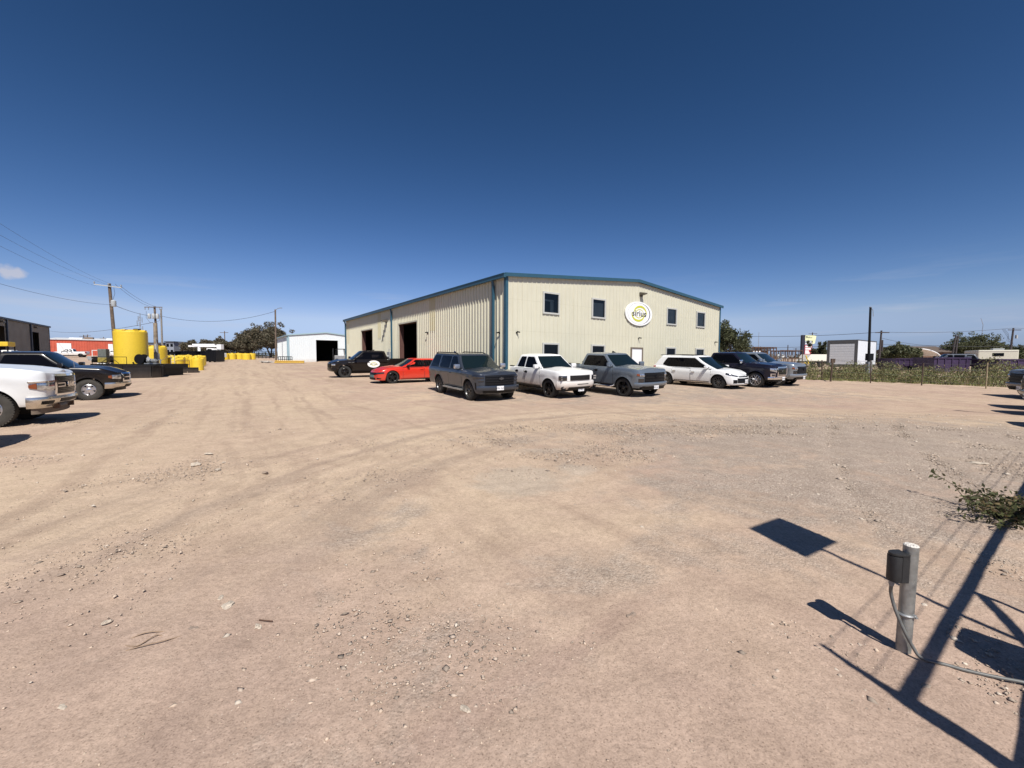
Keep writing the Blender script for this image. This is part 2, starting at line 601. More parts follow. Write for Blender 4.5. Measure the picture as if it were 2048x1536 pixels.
def ground_material():
    m = bpy.data.materials.new('dirt_and_caliche')
    m.use_nodes = True
    n, l = m.node_tree.nodes, m.node_tree.links
    p = n['Principled BSDF']
    p.inputs['Roughness'].default_value = 0.95
    p.inputs['Specular IOR Level'].default_value = 0.15
    co = n.new('ShaderNodeTexCoord')
    def noise(scale, detail=6, rough=0.55, vec=None, dist=0.0):
        t = n.new('ShaderNodeTexNoise')
        t.inputs['Scale'].default_value = scale
        t.inputs['Detail'].default_value = detail
        t.inputs['Roughness'].default_value = rough
        t.inputs['Distortion'].default_value = dist
        l.new(vec or co.outputs['Object'], t.inputs['Vector'])
        return t.outputs['Fac']
    def ramp(src, stops):
        r = n.new('ShaderNodeValToRGB')
        e = r.color_ramp.elements
        e[0].position, e[0].color = stops[0][0], (*stops[0][1], 1)
        e[1].position, e[1].color = stops[-1][0], (*stops[-1][1], 1)
        for pz, c in stops[1:-1]:
            k = e.new(pz)
            k.color = (*c, 1)
        l.new(src, r.inputs[0])
        return r.outputs[0]
    def mix(f, a, b, mode='MIX'):
        x = n.new('ShaderNodeMixRGB')
        x.blend_type = mode
        for sock, val in ((x.inputs[0], f), (x.inputs[1], a), (x.inputs[2], b)):
            if isinstance(val, (int, float)):
                sock.default_value = val if sock.type == 'VALUE' else (val, val, val, 1)
            elif isinstance(val, tuple):
                sock.default_value = (*val, 1)
            else:
                l.new(val, sock)
        return x.outputs[0]
    def math_(op, a, b=None, c=None):
        x = n.new('ShaderNodeMath')
        x.operation = op
        for i, val in enumerate((a, b, c)):
            if val is None:
                continue
            if isinstance(val, (int, float)):
                x.inputs[i].default_value = val
            else:
                l.new(val, x.inputs[i])
        return x.outputs[0]
    W = (1, 1, 1)
    K = (0, 0, 0)
    # sand tones
    big = noise(0.22, 5, 0.6, dist=0.8)
    sand = ramp(big, [(0.32, (0.425, 0.315, 0.253)), (0.5, (0.489, 0.379, 0.291)), (0.66, (0.546, 0.431, 0.320))])
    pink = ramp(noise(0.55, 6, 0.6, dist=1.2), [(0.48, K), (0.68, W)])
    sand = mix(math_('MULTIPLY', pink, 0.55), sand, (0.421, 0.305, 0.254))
    sp = n.new('ShaderNodeSeparateXYZ')
    l.new(co.outputs['Object'], sp.inputs[0])
    def vec(a, b):
        c = n.new('ShaderNodeCombineXYZ')
        l.new(a, c.inputs[0])
        l.new(b, c.inputs[1])
        return c.outputs[0]
    def lincomb(kx, ky, k0=0.0):
        return math_('ADD', math_('ADD', math_('MULTIPLY', sp.outputs['X'], kx), k0), math_('MULTIPLY', sp.outputs['Y'], ky))
    # traffic swings from the gate towards the yard on one side ...
    wob = math_('MULTIPLY', noise(0.25, 2), 1.1)
    pa_ = math_('ADD', lincomb(0.84, 0.54), wob)
    st = noise(1.0, 7, 0.62, vec(math_('MULTIPLY', pa_, 1.9), math_('MULTIPLY', lincomb(-0.54, 0.84), 0.09)), 0.25)
    # ... and round to the row of parked cars on the other, in arcs
    dx_, dy_ = lincomb(1, 0, -7.0), lincomb(0, 1, -3.2)
    rad = math_('ADD', math_('SQRT', math_('ADD', math_('MULTIPLY', dx_, dx_), math_('MULTIPLY', dy_, dy_))), math_('MULTIPLY', wob, 0.7))
    ang = math_('ARCTAN2', dy_, dx_)
    st2 = noise(1.0, 7, 0.62, vec(math_('MULTIPLY', rad, 1.7), math_('MULTIPLY', ang, 0.9)), 0.25)
    arcm = ramp(rad, [(0.0, K), (0.1, K)])
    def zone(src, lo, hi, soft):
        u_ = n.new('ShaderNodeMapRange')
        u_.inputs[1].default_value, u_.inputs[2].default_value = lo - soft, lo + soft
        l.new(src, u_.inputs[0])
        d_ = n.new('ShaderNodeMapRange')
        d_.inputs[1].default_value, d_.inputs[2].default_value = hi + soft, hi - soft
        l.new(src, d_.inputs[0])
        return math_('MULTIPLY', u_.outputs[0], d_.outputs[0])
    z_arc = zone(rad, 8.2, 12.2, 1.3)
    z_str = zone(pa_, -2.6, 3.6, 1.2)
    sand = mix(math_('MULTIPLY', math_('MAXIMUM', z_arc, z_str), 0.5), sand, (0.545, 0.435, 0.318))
    sand = mix(math_('MULTIPLY', ramp(st, [(0.34, (0.62, 0.62, 0.62)), (0.5, K)]), 1.0), sand, (0.375, 0.282, 0.215))
    sand = mix(math_('MULTIPLY', ramp(st2, [(0.36, (0.75, 0.75, 0.75)), (0.52, K)]), z_arc), sand, (0.36, 0.285, 0.225))
    sand = mix(math_('MULTIPLY', ramp(st2, [(0.54, K), (0.7, (0.6, 0.6, 0.6))]), z_arc), sand, (0.60, 0.49, 0.37))
    # narrow tyre lines within the lanes
    def tyre(src, pos, wd):
        d_ = math_('ABSOLUTE', math_('SUBTRACT', src, pos))
        t_ = n.new('ShaderNodeMapRange')
        t_.inputs[1].default_value, t_.inputs[2].default_value = wd, wd * 0.45
        l.new(d_, t_.inputs[0])
        return t_.outputs[0]
    lines = None
    for src, ps in ((rad, (8.75, 9.05, 10.45, 10.8, 11.9)), (pa_, (-1.4, 0.25, 0.6, 2.3, 2.6))):
        for q in ps:
            t_ = tyre(src, q, 0.13)
            lines = t_ if lines is None else math_('MAXIMUM', lines, t_)
    lines = math_('MULTIPLY', lines, ramp(noise(0.5, 5, 0.6), [(0.42, K), (0.62, (0.5, 0.5, 0.5))]))
    sand = mix(lines, sand, (0.35, 0.265, 0.205))
    # one dark rut edge close to the gate
    rutw = math_('ADD', lincomb(-0.63, 0.78), math_('MULTIPLY', math_('SUBTRACT', noise(1.1, 3), 0.5), 0.16))
    rut_ = math_('MULTIPLY', tyre(rutw, 1.52, 0.12), zone(sp.outputs['X'], -1.3, 1.0, 0.35))
    sand = mix(math_('MULTIPLY', rut_, 0.55), sand, (0.30, 0.215, 0.17))
    # grey gravel: patches everywhere, most of the lot towards the fence
    def blob(cx, cy, rx, ry, hard=1.0):
        a = math_('DIVIDE', math_('SUBTRACT', sp.outputs['X'], cx), rx)
        b = math_('DIVIDE', math_('SUBTRACT', sp.outputs['Y'], cy), ry)
        d = math_('ADD', math_('MULTIPLY', a, a), math_('MULTIPLY', b, b))
        return math_('MULTIPLY', math_('SUBTRACT', 1.0, d), hard)
    g1 = math_('MAXIMUM', blob(8.0, 8.0, 7.5, 5.0, 1.9), blob(4.2, 5.0, 3.2, 2.4, 1.6))
    g1 = math_('MAXIMUM', g1, blob(0.75, 3.1, 0.8, 0.5, 0.9))
    g1 = math_('MAXIMUM', g1, blob(-0.55, 2.0, 0.9, 0.6, 0.1))
    g1 = math_('MAXIMUM', g1, blob(1.4, 8.4, 4.5, 0.6, 0.55))
    g1 = math_('MAXIMUM', g1, blob(-1.35, 4.1, 0.4, 0.9, 0.7))
    g1 = math_('MAXIMUM', g1, blob(-0.9, 1.6, 0.4, 0.3, 0.6))
    g1 = math_('MAXIMUM', g1, blob(6, 21, 13, 6.5, 1.2))
    g1 = math_('MAXIMUM', g1, -0.6)
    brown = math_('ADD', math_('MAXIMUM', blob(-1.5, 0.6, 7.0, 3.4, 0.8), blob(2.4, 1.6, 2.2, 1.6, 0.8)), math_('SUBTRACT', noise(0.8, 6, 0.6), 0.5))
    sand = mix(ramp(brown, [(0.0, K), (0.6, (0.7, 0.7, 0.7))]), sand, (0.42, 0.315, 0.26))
    gn = math_('ADD', noise(0.9, 8, 0.65, dist=1.0), math_('MULTIPLY', noise(4.0, 5, 0.6), 0.35))
    gm = math_('ADD', math_('MULTIPLY', g1, 0.27), math_('MULTIPLY', math_('SUBTRACT', gn, 0.70), 1.5))
    gmask = ramp(gm, [(0.0, K), (0.34, W)])
    vor = n.new('ShaderNodeTexVoronoi')
    vor.inputs['Scale'].default_value = 62
    l.new(co.outputs['Object'], vor.inputs['Vector'])
    peb = ramp(vor.outputs['Color'], [(0.15, (0.237, 0.206, 0.175)), (0.55, (0.356, 0.306, 0.263)), (0.9, (0.525, 0.475, 0.413))])
    gravel = mix(math_('MULTIPLY', noise(1.6, 5), 0.5), peb, (0.375, 0.300, 0.244))
    base = mix(math_('MULTIPLY', gmask, 0.78), sand, gravel)
    # one pale caliche spill
    pale = math_('ADD', math_('MAXIMUM', blob(0.15, 5.55, 0.85, 1.0, 0.6), math_('MAXIMUM', blob(0.95, 6.1, 0.5, 0.5, 0.5), blob(0.5, 7.4, 0.9, 0.35, 0.4))), math_('SUBTRACT', noise(2.6, 7, 0.6), 0.62))
    base = mix(ramp(pale, [(0.05, K), (0.3, (0.55, 0.55, 0.55))]), base, (0.44, 0.385, 0.32))
    # fine grain
    vor2 = n.new('ShaderNodeTexVoronoi')
    vor2.inputs['Scale'].default_value = 150
    l.new(co.outputs['Object'], vor2.inputs['Vector'])
    grain = ramp(vor2.outputs['Color'], [(0.1, (0.68, 0.67, 0.66)), (0.45, (1, 1, 1)), (0.9, (1.06, 1.06, 1.06))])
    base = mix(0.7, base, grain, 'MULTIPLY')
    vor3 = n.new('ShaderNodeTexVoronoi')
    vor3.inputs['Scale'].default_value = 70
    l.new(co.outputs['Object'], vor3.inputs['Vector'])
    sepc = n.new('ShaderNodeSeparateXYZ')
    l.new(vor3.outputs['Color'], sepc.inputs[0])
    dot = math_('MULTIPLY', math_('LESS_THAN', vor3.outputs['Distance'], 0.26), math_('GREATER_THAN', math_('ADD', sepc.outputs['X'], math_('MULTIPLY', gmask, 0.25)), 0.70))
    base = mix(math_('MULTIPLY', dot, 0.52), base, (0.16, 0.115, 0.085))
    dot2 = math_('MULTIPLY', math_('LESS_THAN', vor3.outputs['Distance'], 0.2), math_('LESS_THAN', sepc.outputs['X'], 0.07))
    base = mix(math_('MULTIPLY', dot2, 0.7), base, (0.62, 0.54, 0.45))
    fine = ramp(noise(26, 8, 0.7), [(0.3, (0.76, 0.755, 0.75)), (0.6, (1.1, 1.1, 1.1))])
    base = mix(0.8, base, fine, 'MULTIPLY')
    mid = ramp(noise(2.4, 9, 0.7), [(0.32, (0.84, 0.83, 0.82)), (0.62, (1.05, 1.05, 1.05))])
    base = mix(0.9, base, mid, 'MULTIPLY')
    base = mix(1.0, base, (0.95, 0.925, 0.903), 'MULTIPLY')
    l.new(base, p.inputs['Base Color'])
    h1 = math_('MULTIPLY', vor.outputs['Distance'], math_('ADD', math_('MULTIPLY', gmask, -1.1), -0.25))
    h2 = math_('ADD', h1, math_('MULTIPLY', noise(38, 8, 0.75), 1.0))
    h3 = math_('ADD', h2, math_('MULTIPLY', noise(9, 6, 0.65), 0.7))
    bp = n.new('ShaderNodeBump')
    bp.inputs['Strength'].default_value = 0.6
    bp.inputs['Distance'].default_value = 0.010
    l.new(h3, bp.inputs['Height'])
    l.new(bp.outputs[0], p.inputs['Normal'])
    return m

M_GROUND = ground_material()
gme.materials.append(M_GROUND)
ground = bpy.data.objects.new('ground', gme)
SC.collection.objects.link(ground)
tag(ground, kind='structure')
# ------------------------------------------------------------------ metal buildings
M_CREAM = pmat('cream_wall_sheet', (0.545, 0.525, 0.415), 0.45, noise=0.03, nscale=1.5, dust=((0.42, 0.33, 0.24), 0.6, 0.5))
def add_wear(m):
    n, l = m.node_tree.nodes, m.node_tree.links
    p = n['Principled BSDF']
    src = p.inputs['Base Color'].links[0].from_socket
    co = n.new('ShaderNodeTexCoord')
    sp = n.new('ShaderNodeSeparateXYZ')
    l.new(co.outputs['Object'], sp.inputs[0])
    fr = n.new('ShaderNodeMath')
    fr.operation = 'FRACT'
    dv = n.new('ShaderNodeMath')
    dv.operation = 'DIVIDE'
    dv.inputs[1].default_value = 1.52
    l.new(sp.outputs['Z'], dv.inputs[0])
    l.new(dv.outputs[0], fr.inputs[0])
    lt = n.new('ShaderNodeMath')
    lt.operation = 'LESS_THAN'
    lt.inputs[1].default_value = 0.016
    l.new(fr.outputs[0], lt.inputs[0])
    mp = n.new('ShaderNodeMapping')
    mp.inputs['Scale'].default_value = (7, 7, 0.35)
    l.new(co.outputs['Object'], mp.inputs[0])
    tn = n.new('ShaderNodeTexNoise')
    tn.inputs['Scale'].default_value = 1.0
    tn.inputs['Detail'].default_value = 5
    l.new(mp.outputs[0], tn.inputs['Vector'])
    r = n.new('ShaderNodeValToRGB')
    r.color_ramp.elements[0].position, r.color_ramp.elements[0].color = 0.30, (0.972, 0.965, 0.945, 1)
    r.color_ramp.elements[1].position, r.color_ramp.elements[1].color = 0.52, (1, 1, 1, 1)
    l.new(tn.outputs['Fac'], r.inputs[0])
    m1 = n.new('ShaderNodeMixRGB')
    m1.blend_type = 'MULTIPLY'
    m1.inputs['Fac'].default_value = 1
    l.new(src, m1.inputs['Color1'])
    l.new(r.outputs[0], m1.inputs['Color2'])
    m2 = n.new('ShaderNodeMixRGB')
    m2.blend_type = 'MULTIPLY'
    l.new(lt.outputs[0], m2.inputs['Fac'])
    l.new(m1.outputs[0], m2.inputs['Color1'])
    m2.inputs['Color2'].default_value = (0.93, 0.925, 0.91, 1)
    l.new(m2.outputs[0], p.inputs['Base Color'])
add_wear(M_CREAM)
M_TEAL = pmat('teal_blue_trim', (0.026, 0.080, 0.120), 0.4, noise=0.08)
M_FRAME = pmat('white_window_frame', (0.46, 0.46, 0.43), 0.45)
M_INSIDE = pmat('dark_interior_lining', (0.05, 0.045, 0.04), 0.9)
M_PRIMER = pmat('red_oxide_primer', (0.085, 0.038, 0.03), 0.75, noise=0.2)
M_SKYLITE = pmat('yellowed_light_panel', (0.43, 0.37, 0.17), 0.5, noise=0.1)
M_BLIND = pmat('grey_blind', (0.45, 0.48, 0.46), 0.6)
M_ROOFMETAL = pmat('galvalume_roof', (0.5, 0.51, 0.5), 0.4, 0.5, noise=0.1)
M_DOORWHITE = pmat('white_steel_door', (0.76, 0.76, 0.77), 0.4)
M_GREYBOX = pmat('grey_meter_box', (0.35, 0.36, 0.36), 0.5)
M_LIGHTFIX = pmat('bronze_light_fixture', (0.10, 0.085, 0.065), 0.5)

def pane_mat():
    m = bpy.data.materials.new('window_glass')
    m.use_nodes = True
    n, l = m.node_tree.nodes, m.node_tree.links
    n.remove(n['Principled BSDF'])
    tr = n.new('ShaderNodeBsdfTransparent')
    tr.inputs[0].default_value = (0.60, 0.66, 0.66, 1)
    gl = n.new('ShaderNodeBsdfGlossy')
    gl.inputs['Roughness'].default_value = 0.02
    fr = n.new('ShaderNodeFresnel')
    fr.inputs['IOR'].default_value = 1.55
    mx = n.new('ShaderNodeMixShader')
    l.new(fr.outputs[0], mx.inputs[0])
    l.new(tr.outputs[0], mx.inputs[1])
    l.new(gl.outputs[0], mx.inputs[2])
    l.new(mx.outputs[0], n['Material Output'].inputs['Surface'])
    return m
M_PANE = pane_mat()

def rib_profile(length, pitch, off=0.12, h=0.032, minor=True):
    """(s, depth) points of a ribbed steel sheet"""
    pts = [(0, 0)]
    s = off
    while s < length - pitch * 0.4:
        pts += [(s - 0.035, 0), (s - 0.016, h), (s + 0.016, h), (s + 0.035, 0)]
        if minor and s + pitch < length:
            for q in (0.36, 0.64):
                c = s + pitch * q
                pts += [(c - 0.018, 0), (c - 0.008, 0.007), (c + 0.008, 0.007), (c + 0.018, 0)]
        s += pitch
    pts.append((length, 0))
    return pts

def ribbed_wall(mb, length, zb, ztop, place, pitch=0.29, openings=(), mi=0, minor=True, h=0.032):
    """place(s, z, d) -> point; ztop(s) -> top of the sheet; openings (s0, s1, z0, z1) stay open"""
    pts = rib_profile(length, pitch, h=h, minor=minor)
    brk = sorted({o[0] for o in openings} | {o[1] for o in openings})
    out = []
    for i, (s, d) in enumerate(pts):
        if i:
            s0, d0 = pts[i - 1]
            for b in brk:
                if s0 < b < s and s - s0 > 1e-6:
                    out.append((b, d0 + (d - d0) * (b - s0) / (s - s0)))
        out.append((s, d))
    for (s0, d0), (s1, d1) in zip(out, out[1:]):
        if s1 - s0 < 1e-6:
            continue
        mid = (s0 + s1) / 2
        segs = [(zb, None)]
        for o in openings:
            if o[0] < mid < o[1]:
                segs = [(a, b) for a, b in segs]
                a, b = segs.pop()
                if o[2] > a + 0.01:
                    segs.append((a, o[2]))
                segs.append((o[3], None))
        for a, b in segs:
            t0 = ztop(s0) if b is None else b
            t1 = ztop(s1) if b is None else b
            mb.add([place(s0, a, d0), place(s1, a, d1), place(s1, t1, d1), place(s0, t0, d0)], [(0, 1, 2, 3)], mi)

# the cream warehouse: x along the front, y back along the long side
SCL = 0.97
A0 = Vector((-0.3075 * SCL, 20.8 * SCL, 0))
WL, WD = 20.29 * SCL, 30.35 * SCL
EAVE, RIDGE = 4.125 * SCL + EYE, 4.948 * SCL + EYE
wh = thing('warehouse', 'large cream ribbed metal warehouse with blue trim behind the parked row', 'warehouse', A0, TH)

def hz(hf):
    return hf * SCL + EYE
def ztop_front(s):
    return EAVE + (RIDGE - EAVE) * (1 - abs(s / (WL / 2) - 1))

win_s = [2.358, 6.039, 13.322, 16.988]
WW = 1.12 * SCL
ops_front = []
for s in win_s:
    s *= SCL
    ops_front.append((s, s + WW, hz(2.475), hz(3.579)))
    ops_front.append((s, s + WW, hz(0.887) - 1.09, hz(0.887)))
D0, D1 = 9.627 * SCL, (9.627 + 1.157) * SCL
ops_front.append((D0, D1, 0.2, hz(0.80)))
ops_front.sort(key=lambda o: o[2])

mb = MB()
ribbed_wall(mb, WL, -0.3, ztop_front, lambda s, z, d: (s, -d, z), 0.29, ops_front)
mb.build('front_wall', M_CREAM, wh, recalc=False)

big = (10.97 * SCL, (10.97 + 3.543) * SCL, hz(2.69))
small = (21.04 * SCL, (21.04 + 3.45) * SCL, hz(2.71))
ops_side = [(big[0], big[1], -0.3, big[2]), (small[0], small[1], -0.3, small[2])]
mb = MB()
ribbed_wall(mb, WD, -0.3, lambda s: EAVE, lambda s, z, d: (-d, s, z), 0.295, ops_side, h=0.056)
mb.build('side_wall', M_CREAM, wh, recalc=False)
mb = MB()
ribbed_wall(mb, WD, -0.3, lambda s: EAVE, lambda s, z, d: (WL + d, s, z), 0.295, minor=False)
ribbed_wall(mb, WL, -0.3, ztop_front, lambda s, z, d: (s, WD + d, z), 0.295, minor=False)
mb.build('back_wall', M_CREAM, wh, recalc=False)
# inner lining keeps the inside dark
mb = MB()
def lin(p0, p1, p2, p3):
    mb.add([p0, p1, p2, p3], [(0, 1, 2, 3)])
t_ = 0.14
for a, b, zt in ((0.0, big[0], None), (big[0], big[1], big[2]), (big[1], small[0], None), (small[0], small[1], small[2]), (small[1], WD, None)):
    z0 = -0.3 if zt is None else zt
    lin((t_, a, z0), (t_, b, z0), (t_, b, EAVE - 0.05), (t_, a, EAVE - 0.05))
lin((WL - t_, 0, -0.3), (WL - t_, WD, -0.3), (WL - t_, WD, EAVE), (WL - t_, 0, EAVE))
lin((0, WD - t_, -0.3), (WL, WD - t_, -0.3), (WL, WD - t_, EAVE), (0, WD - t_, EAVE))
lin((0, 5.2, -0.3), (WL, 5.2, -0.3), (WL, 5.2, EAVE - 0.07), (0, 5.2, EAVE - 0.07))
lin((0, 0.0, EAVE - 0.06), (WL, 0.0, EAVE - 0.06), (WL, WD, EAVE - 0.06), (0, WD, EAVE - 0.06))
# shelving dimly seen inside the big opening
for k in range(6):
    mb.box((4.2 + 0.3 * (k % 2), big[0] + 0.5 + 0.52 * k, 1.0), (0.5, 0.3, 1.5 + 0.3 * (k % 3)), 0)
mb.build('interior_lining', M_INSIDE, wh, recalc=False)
# roof, two slopes with a small overhang
mb = MB()
ov, rt = 0.16, 0.06
for sgn in (0, 1):
    e = -ov if sgn == 0 else WL + ov
    ez = EAVE - ov * (RIDGE - EAVE) / (WL / 2)
    P = lambda x, z: [(x, -ov, z), (x, WD + ov, z)]
    a = P(e, ez + 0.05)
    b = P(WL / 2, RIDGE + 0.05)
    c = P(e, ez + 0.05 + rt)
    d = P(WL / 2, RIDGE + 0.05 + rt)
    mb.add(a + b + c + d, [(0, 1, 3, 2), (4, 6, 7, 5), (0, 4, 5, 1), (0, 2, 6, 4), (1, 5, 7, 3)])
mb.build('roof', M_ROOFMETAL, wh)
# rake trim along the gable, gutter along the eave, corner trims
mb = MB()
for x0, z0, x1, z1 in ((-ov - 0.02, EAVE - 0.03, WL / 2, RIDGE), (WL / 2, RIDGE, WL + ov + 0.02, EAVE - 0.03)):
    vs_ = []
    for y in (-ov - 0.025, -ov + 0.03):
        for x, z in ((x0, z0), (x1, z1)):
            vs_ += [(x, y, z - 0.02), (x, y, z + 0.155)]
    mb.add(vs_, [(0, 2, 3, 1), (5, 7, 6, 4), (0, 1, 5, 4), (2, 6, 7, 3), (1, 3, 7, 5), (0, 4, 6, 2)])
mb.build('rake_trim', M_TEAL, wh)
mb = MB()
mb.b2((-ov - 0.10, -ov - 0.02, EAVE - 0.10), (-ov + 0.03, WD + ov, EAVE + 0.09))
mb.b2((-ov - 0.125, -ov - 0.03, EAVE + 0.07), (-ov + 0.03, WD + ov, EAVE + 0.10))
mb.build('gutter', M_TEAL, wh)
mb = MB()
mb.b2((-0.055, -0.055, -0.3), (0.085, -0.003, EAVE))
mb.b2((-0.058, -0.05, -0.3), (-0.045, 0.12, EAVE))
mb.build('corner_trim', M_TEAL, wh)
mb = MB()
mb.b2((WL - 0.10, -0.05, -0.3), (WL + 0.055, -0.003, EAVE))
mb.b2((WL + 0.045, -0.052, -0.3), (WL + 0.058, 0.12, EAVE))
mb.build('corner_trim', M_TEAL, wh)
for q in (0.95, 15.45, 29.2):
    mb = MB()
    mb.b2((-0.18, q - 0.05, 0.2), (-0.06, q + 0.05, EAVE - 0.35))
    mb.tube([(-0.13, q, EAVE - 0.35), (-0.16, q, EAVE - 0.2), (-0.20, q, EAVE - 0.05)], 0.07, 6)
    mb.build('downspout', M_TEAL, wh)
# opening jambs
for b in (big, small):
    mb = MB()
    mb.b2((0.0, b[1] - 0.02, -0.3), (0.34, b[1] + 0.10, b[2]))
    mb.b2((0.0, b[0] - 0.10, -0.3), (0.34, b[0] + 0.02, b[2]))
    mb.b2((0.0, b[0] - 0.1, b[2] - 0.02), (0.34, b[1] + 0.1, b[2] + 0.12))
    mb.build('door_jamb', M_PRIMER, wh)
    mb = MB()
    mb.b2((-0.062, b[1] - 0.0, -0.3), (-0.002, b[1] + 0.11, b[2] + 0.1))
    mb.b2((-0.062, b[0] - 0.11, -0.3), (-0.002, b[0], b[2] + 0.1))
    mb.b2((-0.064, b[0], b[2]), (-0.004, b[1], b[2] + 0.1))
    mb.build('door_trim', M_CREAM, wh)
for q, w, zb in ((7.75, 0.92, 3.45), (18.15, 0.95, 3.4), (28.1, 0.9, 3.2)):
    mb = MB()
    ribbed_wall(mb, w, zb, lambda s: EAVE - 0.02, lambda s, z, d: (-d - 0.006, q + s, z), 0.295, h=0.04)
    mb.build('light_panel', M_SKYLITE, wh, recalc=False)

def window(s, z0, z1, blind):
    s *= SCL
    mb = MB()
    fw = 0.055
    y0, y1 = -0.075, 0.03
    for p0, p1 in (((s - 0.03, y0, z0 - 0.03), (s + fw, y1, z1 + 0.03)), ((s + WW - fw, y0, z0 - 0.03), (s + WW + 0.03, y1, z1 + 0.03)),
                   ((s + fw, y0 + 0.002, z0 - 0.03), (s + WW - fw, y1, z0 + fw)), ((s + fw, y0 + 0.002, z1 - fw), (s + WW - fw, y1, z1 + 0.03))):
        mb.b2(p0, p1)
    f = mb.build('window', M_FRAME, wh)
    mb = MB()
    mb.add([(s + fw - 0.01, -0.03, z0 + fw - 0.01), (s + WW - fw + 0.01, -0.03, z0 + fw - 0.01), (s + WW - fw + 0.01, -0.03, z1 - fw + 0.01), (s + fw - 0.01, -0.03, z1 - fw + 0.01)], [(0, 1, 2, 3)])
    mb.build('pane', M_PANE, f, recalc=False)
    mb = MB()
    mb.add([(s, 0.6, z0), (s + WW, 0.6, z0), (s + WW, 0.6, z1), (s, 0.6, z1), (s, 0.02, z0), (s + WW, 0.02, z0), (s + WW, 0.02, z1), (s, 0.02, z1)],
           [(0, 1, 2, 3), (0, 4, 5, 1), (2, 6, 7, 3), (0, 3, 7, 4), (1, 5, 6, 2)])
    mb.build('reveal', M_DARK, f, recalc=False)
    if blind == 'full' or blind == 'high':
        mb = MB()
        top = z1 - fw - (0.02 if blind == 'full' else 0.16)
        z = top
        while z > z0 + fw:
            mb.add([(s + 0.1, 0.035, z), (s + WW - 0.1, 0.035, z), (s + WW - 0.1, 0.05, z - 0.04), (s + 0.1, 0.05, z - 0.04)], [(0, 1, 2, 3)])
            z -= 0.034
        mb.build('blind', M_BLIND, f, recalc=False)
    elif blind == 'room':
        mb = MB()
        mb.b2((s + 0.08, 0.3, z1 - 0.38), (s + WW - 0.06, 0.34, z1 - 0.30))
        mb.b2((s + 0.78, 0.3, z0 + 0.05), (s + WW - 0.08, 0.33, z1 - 0.4))
        mb.build('blind', M_BLIND, f)
    return f
for s, b in zip(win_s, ('room', 'high', 'full', 'full')):
    window(s, hz(2.475), hz(3.579), b)
for s, b in zip(win_s, ('none', 'none', 'none', 'full')):
    window(s, hz(0.887) - 1.09, hz(0.887), b)
# office door
mb = MB()
zt = hz(0.80)
for p0, p1 in (((D0 - 0.02, -0.07, 0.1), (D0 + 0.07, 0.03, zt + 0.03)), ((D1 - 0.07, -0.07, 0.1), (D1 + 0.02, 0.03, zt + 0.03)), ((D0 + 0.07, -0.068, zt - 0.05), (D1 - 0.07, 0.03, zt + 0.03))):
    mb.b2(p0, p1)
mb.build('door_frame', pmat('brown_door_frame', (0.16, 0.13, 0.10), 0.6), wh)
mb = MB()
mb.b2((D0 + 0.07, -0.03, 0.1), (D1 - 0.07, 0.01, zt - 0.05))
dr = mb.build('door', M_DOORWHITE, wh)
mb = MB()
mb.tube([(D0 + 0.16, -0.03, 1.25), (D0 + 0.16, -0.09, 1.25), (D0 + 0.28, -0.09, 1.25)], 0.014, 6)
mb.build('door_handle', M_STEEL, dr)
# wall-pack lights and cameras
def wall_light(o, nx, ny, s=1.0):
    mb = MB()
    n_ = Vector((nx, ny, 0))
    t = Vector((-ny, nx, 0))
    R = Matrix((t, n_, Vector((0, 0, 1)))).transposed()
    o = Vector(o)
    mb.box(o + n_ * 0.10 * s, (0.30 * s, 0.2 * s, 0.10 * s), rot=R)
    mb.prism([(0, -0.12), (0.42, -0.06), (0.42, 0.02), (0, 0.10)], lambda a, b, d: o + n_ * a * s + t * d * s + Vector((0, 0, b * s)), -0.17, 0.17)
    mb.box(o + n_ * 0.04 + Vector((0, 0, -0.12 * s)), (0.2 * s, 0.08, 0.2 * s), rot=R)
    mb.build('wall_light', M_LIGHTFIX, wh)
wall_light((10.25 * SCL + 0.25, -0.03, 5.75), 0, -1, 0.85)
wall_light((-0.04, 16.75, 4.72), -1, 0, 1.0)
def camera_unit(o, nx, ny):
    mb = MB()
    n_ = Vector((nx, ny, 0))
    t = Vector((-ny, nx, 0))
    o = Vector(o)
    mb.lathe([(0.045, -0.02), (0.045, 0.02)], o, 'Y' if ny else 'X', 10)
    mb.tube([o, o + n_ * 0.07 + Vector((0, 0, 0.03))], 0.016, 6)
    a = o + n_ * 0.07 + Vector((0, 0, 0.05))
    mb.tube([a - n_ * 0.05, a + n_ * 0.11 + t * 0.05 - Vector((0, 0, 0.035))], 0.032, 8)
    mb.build('security_camera', M_BLACK, wh)
camera_unit((0.62, -0.03, 2.95), 0, -1)
camera_unit((10.25 * SCL + 0.1, -0.03, 2.98), 0, -1)
camera_unit((WL - 0.62, -0.03, 2.98), 0, -1)
camera_unit((-0.04, 0.5, 2.92), -1, 0)
camera_unit((-0.04, 8.9, 3.35), -1, 0)
mb = MB()
mb.b2((-0.20, 15.75, 1.0), (-0.02, 16.35, 2.2))
mb.tube([(-0.11, 16.05, 2.2), (-0.11, 16.05, 2.45)], 0.03)
mb.lathe([(0.09, -0.30), (0.09, -0.2)], (0, 16.05, 1.85), 'X', 14)
mb.build('meter_box', M_GREYBOX, wh)

